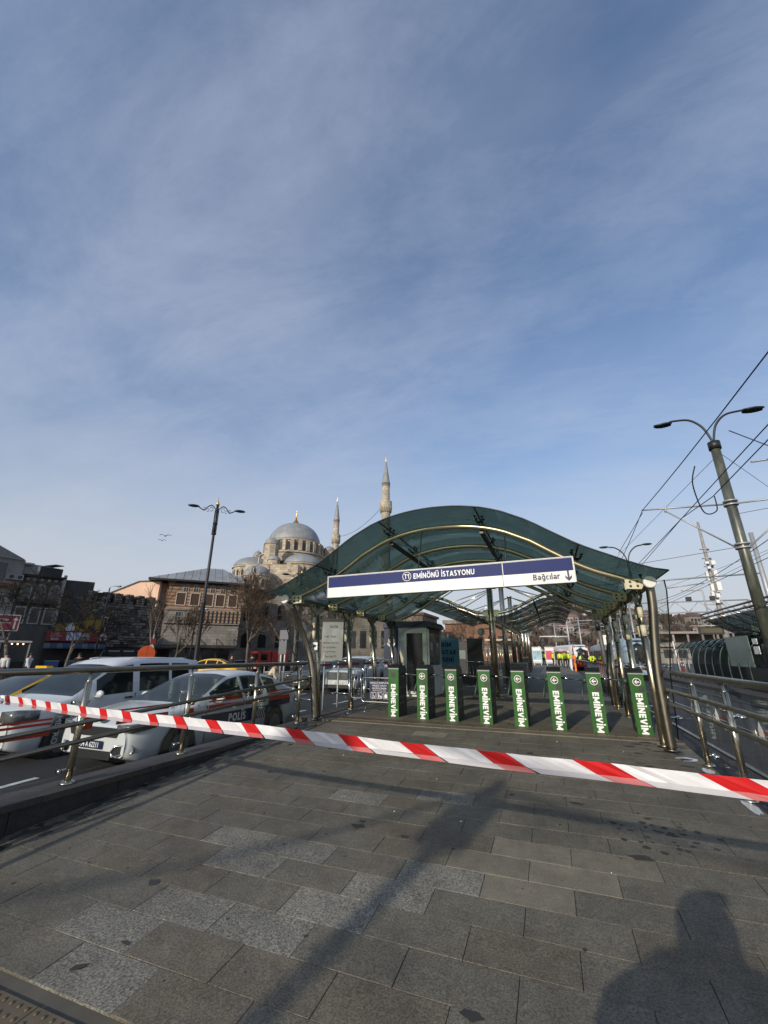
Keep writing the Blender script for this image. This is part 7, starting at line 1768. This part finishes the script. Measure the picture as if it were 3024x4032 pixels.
for (y, xa, xb, z, lab) in ((28, 11.0, 2.3, 5.55, 'catenary cross arm beyond the green pole'), (60, 9.5, 1.5, 5.7, 'catenary cross arm far up the tram track')):
    t = thing('catenary_mast', lab, 'mast', (xa, y, -.4), 0, 'catenary masts up the line')
    b = MB(); b.lathe([(.14, 0), (.11, 8.2)], (0, 0, 0), 10); part('pole', b, M_galv, t)
    b = MB(); b.cyl((0, 0, z+.4), (xb-xa, 0, z+.15), .045, 7); b.cyl((xb-xa+.6, 0, z-.25), (xb-xa+3.2, 0, z-.1), .03, 6); b.cyl((xb-xa+.6, 0, z+.15), (xb-xa+.6, 0, z-.3), .03, 6); b.cyl((xb-xa+4.2, 0, z-.2), (xb-xa+6, 0, z), .03, 6); part('cross_arm', b, M_galv, t)
    if y > 50: continue
for k, (x, y, h) in enumerate(((2.6, 74, 9), (8.8, 78, 9.0), (5.6, 96, 9), (12.5, 92, 8.5), (1.0, 110, 9))):
    t = thing('catenary_mast', ['thin catenary mast behind the white tram', 'catenary mast above the blue tram roof', 'catenary mast in the gap between the trams', 'catenary mast far right of the blue tram', 'farthest catenary mast below the gull-wing glass'][k], 'mast', (x, y, -.4), 0, 'catenary masts up the line')
    b = MB(); b.lathe([(.16, 0), (.12, h)], (0, 0, 0), 8); part('pole', b, M_galv, t); b = MB(); b.cyl((-2.6, 0, 6.2), (2.6, 0, 6.2), .05, 6); b.cyl((0, 0, 5.2), (-1.9, 0, 6.1), .04, 6); b.cyl((0, 0, 5.2), (1.9, 0, 6.1), .04, 6); part('cross_arm', b, M_galv, t)
tl = thing('twin_lamp', 'curved twin street lamp peeping over the canopy right of its crest', 'street lamp', (5.4, 31.5, -.4)); tl.scale = (.74, .74, .926)
b = MB(); b.lathe([(.14, 0), (.11, 8.3)], (0, 0, 0), 10); part('pole', b, M_pole, tl)
for sgn_ in (1, -1):
    b = MB(); b.tube(bez([(0, 0, 8.2), (sgn_*.25, 0, 8.9), (sgn_*.8, 0, 9.35), (sgn_*1.35, 0, 9.45)], 5), .05, 7); b.sphere((sgn_*1.75, 0, 9.48), .42, 10, 6, 0, (1, .4, .2)); part('lamp_arm', b, M_pole_dk, tl)
for k, (x, y, h) in enumerate(((15.2, 52, 8.0), (17.8, 55, 6.8))):
    t = thing('lamp_post', ['bent grey lamp post beyond the opposite shelter', 'second grey lamp post beside the display board'][k], 'lamp post', (x, y, -.4)); b = MB(); b.tube([(0, 0, 0), (-.1, 0, h), (-.15, 0, h+.15), (-1.6, 0, h+.2)], .07, 7); b.box(-1.9, -1.0, -.12, .12, h+.14, h+.26); part('pole', b, M_galv, t)

# opposite stop
po = MB(); po.box(7.9, 60, -20, 120, -1.3, -.30); solo('opposite_pavement', po, mat('paving_grey', (.062, .060, .057), .75, var=.15, scale=3, var2=.2, scale2=.4), kind='structure')
oc = thing('opposite_canopy', 'dark glass canopy of the opposite stop with tubular edge frame', 'canopy', (10, 26, 0))
prof = bez([(8.55, 0, 3.28), (9.0, 0, 3.0), (9.6, 0, 2.65), (10.3, 0, 2.42), (11.0, 0, 2.40)], 4)
for j in range(5):
    b = MB(); y0 = 30.2-j*2.2-2.2; y1 = y0+2.17; b.grid([[Vector((p.x, y0, p.z)) for p in prof], [Vector((p.x, y1, p.z)) for p in prof]]); o = part('roof_glass', b, M_wing, oc, True); so = o.modifiers.new('t', 'SOLIDIFY'); so.thickness = .02
b = MB()
for z in (3.62, 3.42): b.cyl((8.5, 18, z), (8.5, 30.6, z), .05, 8)
part('edge_tube', b, mat('brown_tube', (.20, .14, .11), .4, .6), oc, True)
for j in range(7):
    y = 18.3+j*2.0; b = MB(); b.tube([(8.5, y, 3.5), (9.2, y, 3.3), (10.4, y, 2.75), (11.1, y, 2.55)], .045, 7); b.cyl((8.55, y, 3.42), (9.0, y, 3.05), .02, 5); part('rib', b, M_steel, oc, True)
for j in range(5):
    y = 19+j*2.9; b = MB(); b.cyl((11.1, y, -.3), (11.1, y, 2.6), .07, 10); part('post', b, M_galv, oc, True)
os2 = thing('opposite_shelter', 'glazed waiting shelter with bent green hoops across the track', 'shelter', (10, 33, -.3))
ny = 12
for k in range(ny):
    y = 26.8+k*1.35
    b = MB(); b.tube(bez([(9.0, y, -.3), (8.98, y, .9), (9.25, y, 1.75), (9.9, y, 2.25), (10.8, y, 2.38)], 5), .035, 7); part('hoop', b, M_dull_green, os2, True)
    if k < ny-1:
        b = MB(); b.box(10.75, 10.78, y+.05, y+1.3, .2, 2.2); part('glass_panel', b, M_clear, os2, True)
        b = MB(); pf_ = bez([(9.32, 0, 1.80), (9.95, 0, 2.27), (10.8, 0, 2.40)], 4); b.grid([[Vector((p.x, y+.02, p.z+.04)) for p in pf_], [Vector((p.x, y+1.33, p.z+.04)) for p in pf_]]); o = part('roof_glass', b, M_canopy, os2, True); so = o.modifiers.new('t', 'SOLIDIFY'); so.thickness = .012
b = MB(); b.box(10.7, 10.85, 24, 43, -.3, .75); b.box(8.98, 9.06, 24.0, 27.4, -.3, .78); part('dado', b, M_black, os2, True)
b = MB(); b.box(9.0, 9.03, 26.3, 29.3, .80, 2.28); part('pale_panel', b, M_panel_g, os2, True)
b = MB(); b.box(10.9, 11.2, 24, 44, -.3, 2.3); part('rear_wall', b, M_trim, os2, True)
b = MB(); b.box(9.02, 9.05, 25.4, 25.9, 1.85, 2.1); b.box(9.02, 9.05, 25.35, 25.95, 1.4, 1.75); part('notice', b, M_sign_w, os2, True)
db = thing('display_board', 'black departure board on the opposite stop', 'display', (9.2, 32, 2.7))
b = MB(); b.box(9.0, 10.35, 33.4, 33.55, 2.62, 3.08); part('housing', b, M_trim, db, True); b = MB(); b.box(9.1, 10.25, 33.385, 33.40, 2.72, 3.0); part('screen', b, M_screen, db, True); b = MB(); b.cyl((8.6, 33.6, 3.16), (12.5, 33.6, 3.22), .04, 6); part('arm', b, M_galv, db, True)
ob = thing('white_box', 'white equipment box on the shelter roof', 'box', (12, 32, 2.4)); b = MB(); b.box(11.3, 11.85, 32, 32.3, 2.5, 3.1); part('case', b, M_sign_w, ob, True)
for k, (x, y) in enumerate(((11.2, 48.6), (12.1, 44.8), (12.5, 45.0))):
    t = thing('bollard', ['red and white plastic bollard at the left end of the small fence', 'red and white plastic bollard at the right end of the small fence', 'white-topped bollard just right of the small fence end'][k], 'bollard', (x, y, -.3), 0, 'red and white bollards')
    b = MB(); b.lathe([(.18, 0), (.15, .05), (.11, .3), (.10, 1.35), (.001, 1.4)], (0, 0, 0), 10); part('stem', b, M_red, t); b = MB()
    for z in (.75, 1.05): b.lathe([(.113, z), (.113, z+.13)], (0, 0, 0), 10)
    part('band', b, M_letter, t)
sf = thing('small_fence', 'short steel pipe fence between the red bollards', 'fence', (11.4, 46.5, -.3))
for k in range(6):
    b = MB(); b.cyl((11.3+.16*k, 48.2-.62*k, -.3), (11.3+.16*k, 48.2-.62*k, 1.05), .04, 6); part('post', b, M_galv, sf, True)
b = MB(); b.cyl((11.3, 48.2, 1.05), (12.1, 45.1, 1.1), .04, 6); part('rail', b, M_galv, sf, True)
tpole = thing('striped_pole', 'thin white pole leaning beside the opposite shelter', 'pole', (10.6, 47, -.3)); b = MB(); b.cyl((10.6, 47, -.3), (10.45, 47, 2.6), .045, 8); part('shaft', b, M_white, tpole, True)
# terrace building and bridge structure at the back right
tb_ = thing('terrace_building', 'white ferry terminal building with roof terrace across the square', 'building', (30, 130, 0))
b = MB(); b.box(18, 52, 120, 140, -.3, 3.4); part('wall', b, M_house, tb_, True)
b = MB(); b.box(17, 53, 119, 141, 3.4, 3.9); b.box(17, 53, 119, 141, 6.3, 6.8); part('slab', b, M_house, tb_, True)
for k in range(12):
    b = MB(); b.box(18+k*2.9, 18.4+k*2.9, 119.5, 119.9, 3.9, 6.3); part('column', b, M_house, tb_, True)
for k in range(11):
    b = MB(); b.box(18.6+k*2.9, 20.4+k*2.9, 119.9, 120, .9, 2.8); part('window', b, M_glass_dk, tb_, True)
b = MB(); b.box(18, 52, 124, 138, 3.9, 6.3); part('upper_room', b, M_kasri_lo, tb_, True)
tg = thing('lattice_gantry', 'grey lattice gantry with floodlights above the white terminal', 'gantry', (26, 100, 8))
b = MB()
for z in (9.5, 11.6): b.cyl((12, 100, z), (36, 100, z), .12, 6)
for k in range(12): b.cyl((12+2*k, 100, 9.5 if k % 2 else 11.6), (14+2*k, 100, 11.6 if k % 2 else 9.5), .07, 5)
for x in (12, 36): b.cyl((x, 100, -.3), (x, 100, 11.6), .2, 8)
part('truss', b, M_galv, tg, True)
for x in (16, 20, 26, 30):
    b = MB(); b.box(x, x+.9, 99.7, 100.3, 11.75, 12.5); part('floodlight', b, M_trim, tg, True)
# hill with houses and scrub behind the trams
random.seed(12)
def hill_h(x, y):
    c = max(0, 1-((x-25)/190)**2); d = max(0, 1-((y-640)/330)**2)
    return -1+58*c*d*(.75+.25*math.sin(x*.03+y*.013))+5*math.sin(x*.06+1)*c*d
b = MB(); b.grid([[Vector((x, y, hill_h(x, y))) for x in range(-180, 241, 14)] for y in range(310, 960, 26)], 0, True); solo('hill', b, M_hill, kind='structure')
hm = [(lambda b: (b.box(-.5, .5, -.5, .5, 0, 1), b)[1])(MB()).mesh('wall', M_house), (lambda b: (b.add([(-.55, -.55, 1), (.55, -.55, 1), (.55, .55, 1), (-.55, .55, 1), (-.3, 0, 1.35), (.3, 0, 1.35)], [(0, 1, 5, 4), (1, 2, 5), (2, 3, 4, 5), (3, 0, 4)]), b)[1])(MB()).mesh('roof', M_roof)]
wm_ = (lambda b: ([b.box(-.42+.3*i, -.22+.3*i, -.52, -.505, z, z+.22) for i in range(3) for z in (.15, .6)], b)[1])(MB()).mesh('windows', M_glass_dk)
for k in range(70):
    x = random.uniform(-60, 130); y = random.uniform(330, 600)
    t = thing('hill_house', 'small tiled house among scrub on the far hillside', 'house', (x, y, hill_h(x, y)-1), random.uniform(-.5, .5), 'houses on the far hill')
    s_ = random.uniform(7, 12); t.scale = (s_, s_*.9, random.uniform(6, 10))
    link('wall', hm[0], t); link('roof', hm[1], t); link('windows', wm_, t)
# scrub and bare trees on the hill: uncounted mass
b = MB()
for k in range(1500):
    x = random.uniform(-120, 170); y = random.uniform(325, 660); z = hill_h(x, y); r_ = random.uniform(2, 4.5); h = random.uniform(4, 9)
    for q in range(5):
        a = random.uniform(0, 2*PI); b.add([(x, y, z), (x+r_*math.cos(a), y+r_*math.sin(a), z+h*random.uniform(.5, 1)), (x+r_*.5*math.cos(a+.6), y+r_*.5*math.sin(a+.6), z+h)], [(0, 1, 2)])
solo('hill_scrub', b, mat('scrub', (.075, .055, .042), .95, var=.3, scale=.05), kind='stuff')

# poles and cables behind the viewer (their shadows fall across the ramp)
t = thing('cable_post', 'tall timber cable post behind the photographer', 'post', (-3.54, -7.85, -.5))
b = MB(); b.lathe([(.09, 0), (.075, 5.45)], (0, 0, 0), 10); part('shaft', b, M_bark, t); b = MB(); b.box(-.22, .22, -.12, .12, 4.7, 5.2); part('junction_box', b, M_galv, t)
wire('cable slung from the post behind the photographer to the left', sagw((-3.54, -7.85, 4.85), (-7.0, -12.2, 5.0), .15), .034, None, 'cable', 'cable')
wire('cable slung from the post behind the photographer to the right', sagw((-3.54, -7.85, 4.85), (2.4, -10.6, 5.0), .15), .034, None, 'cable', 'cable')
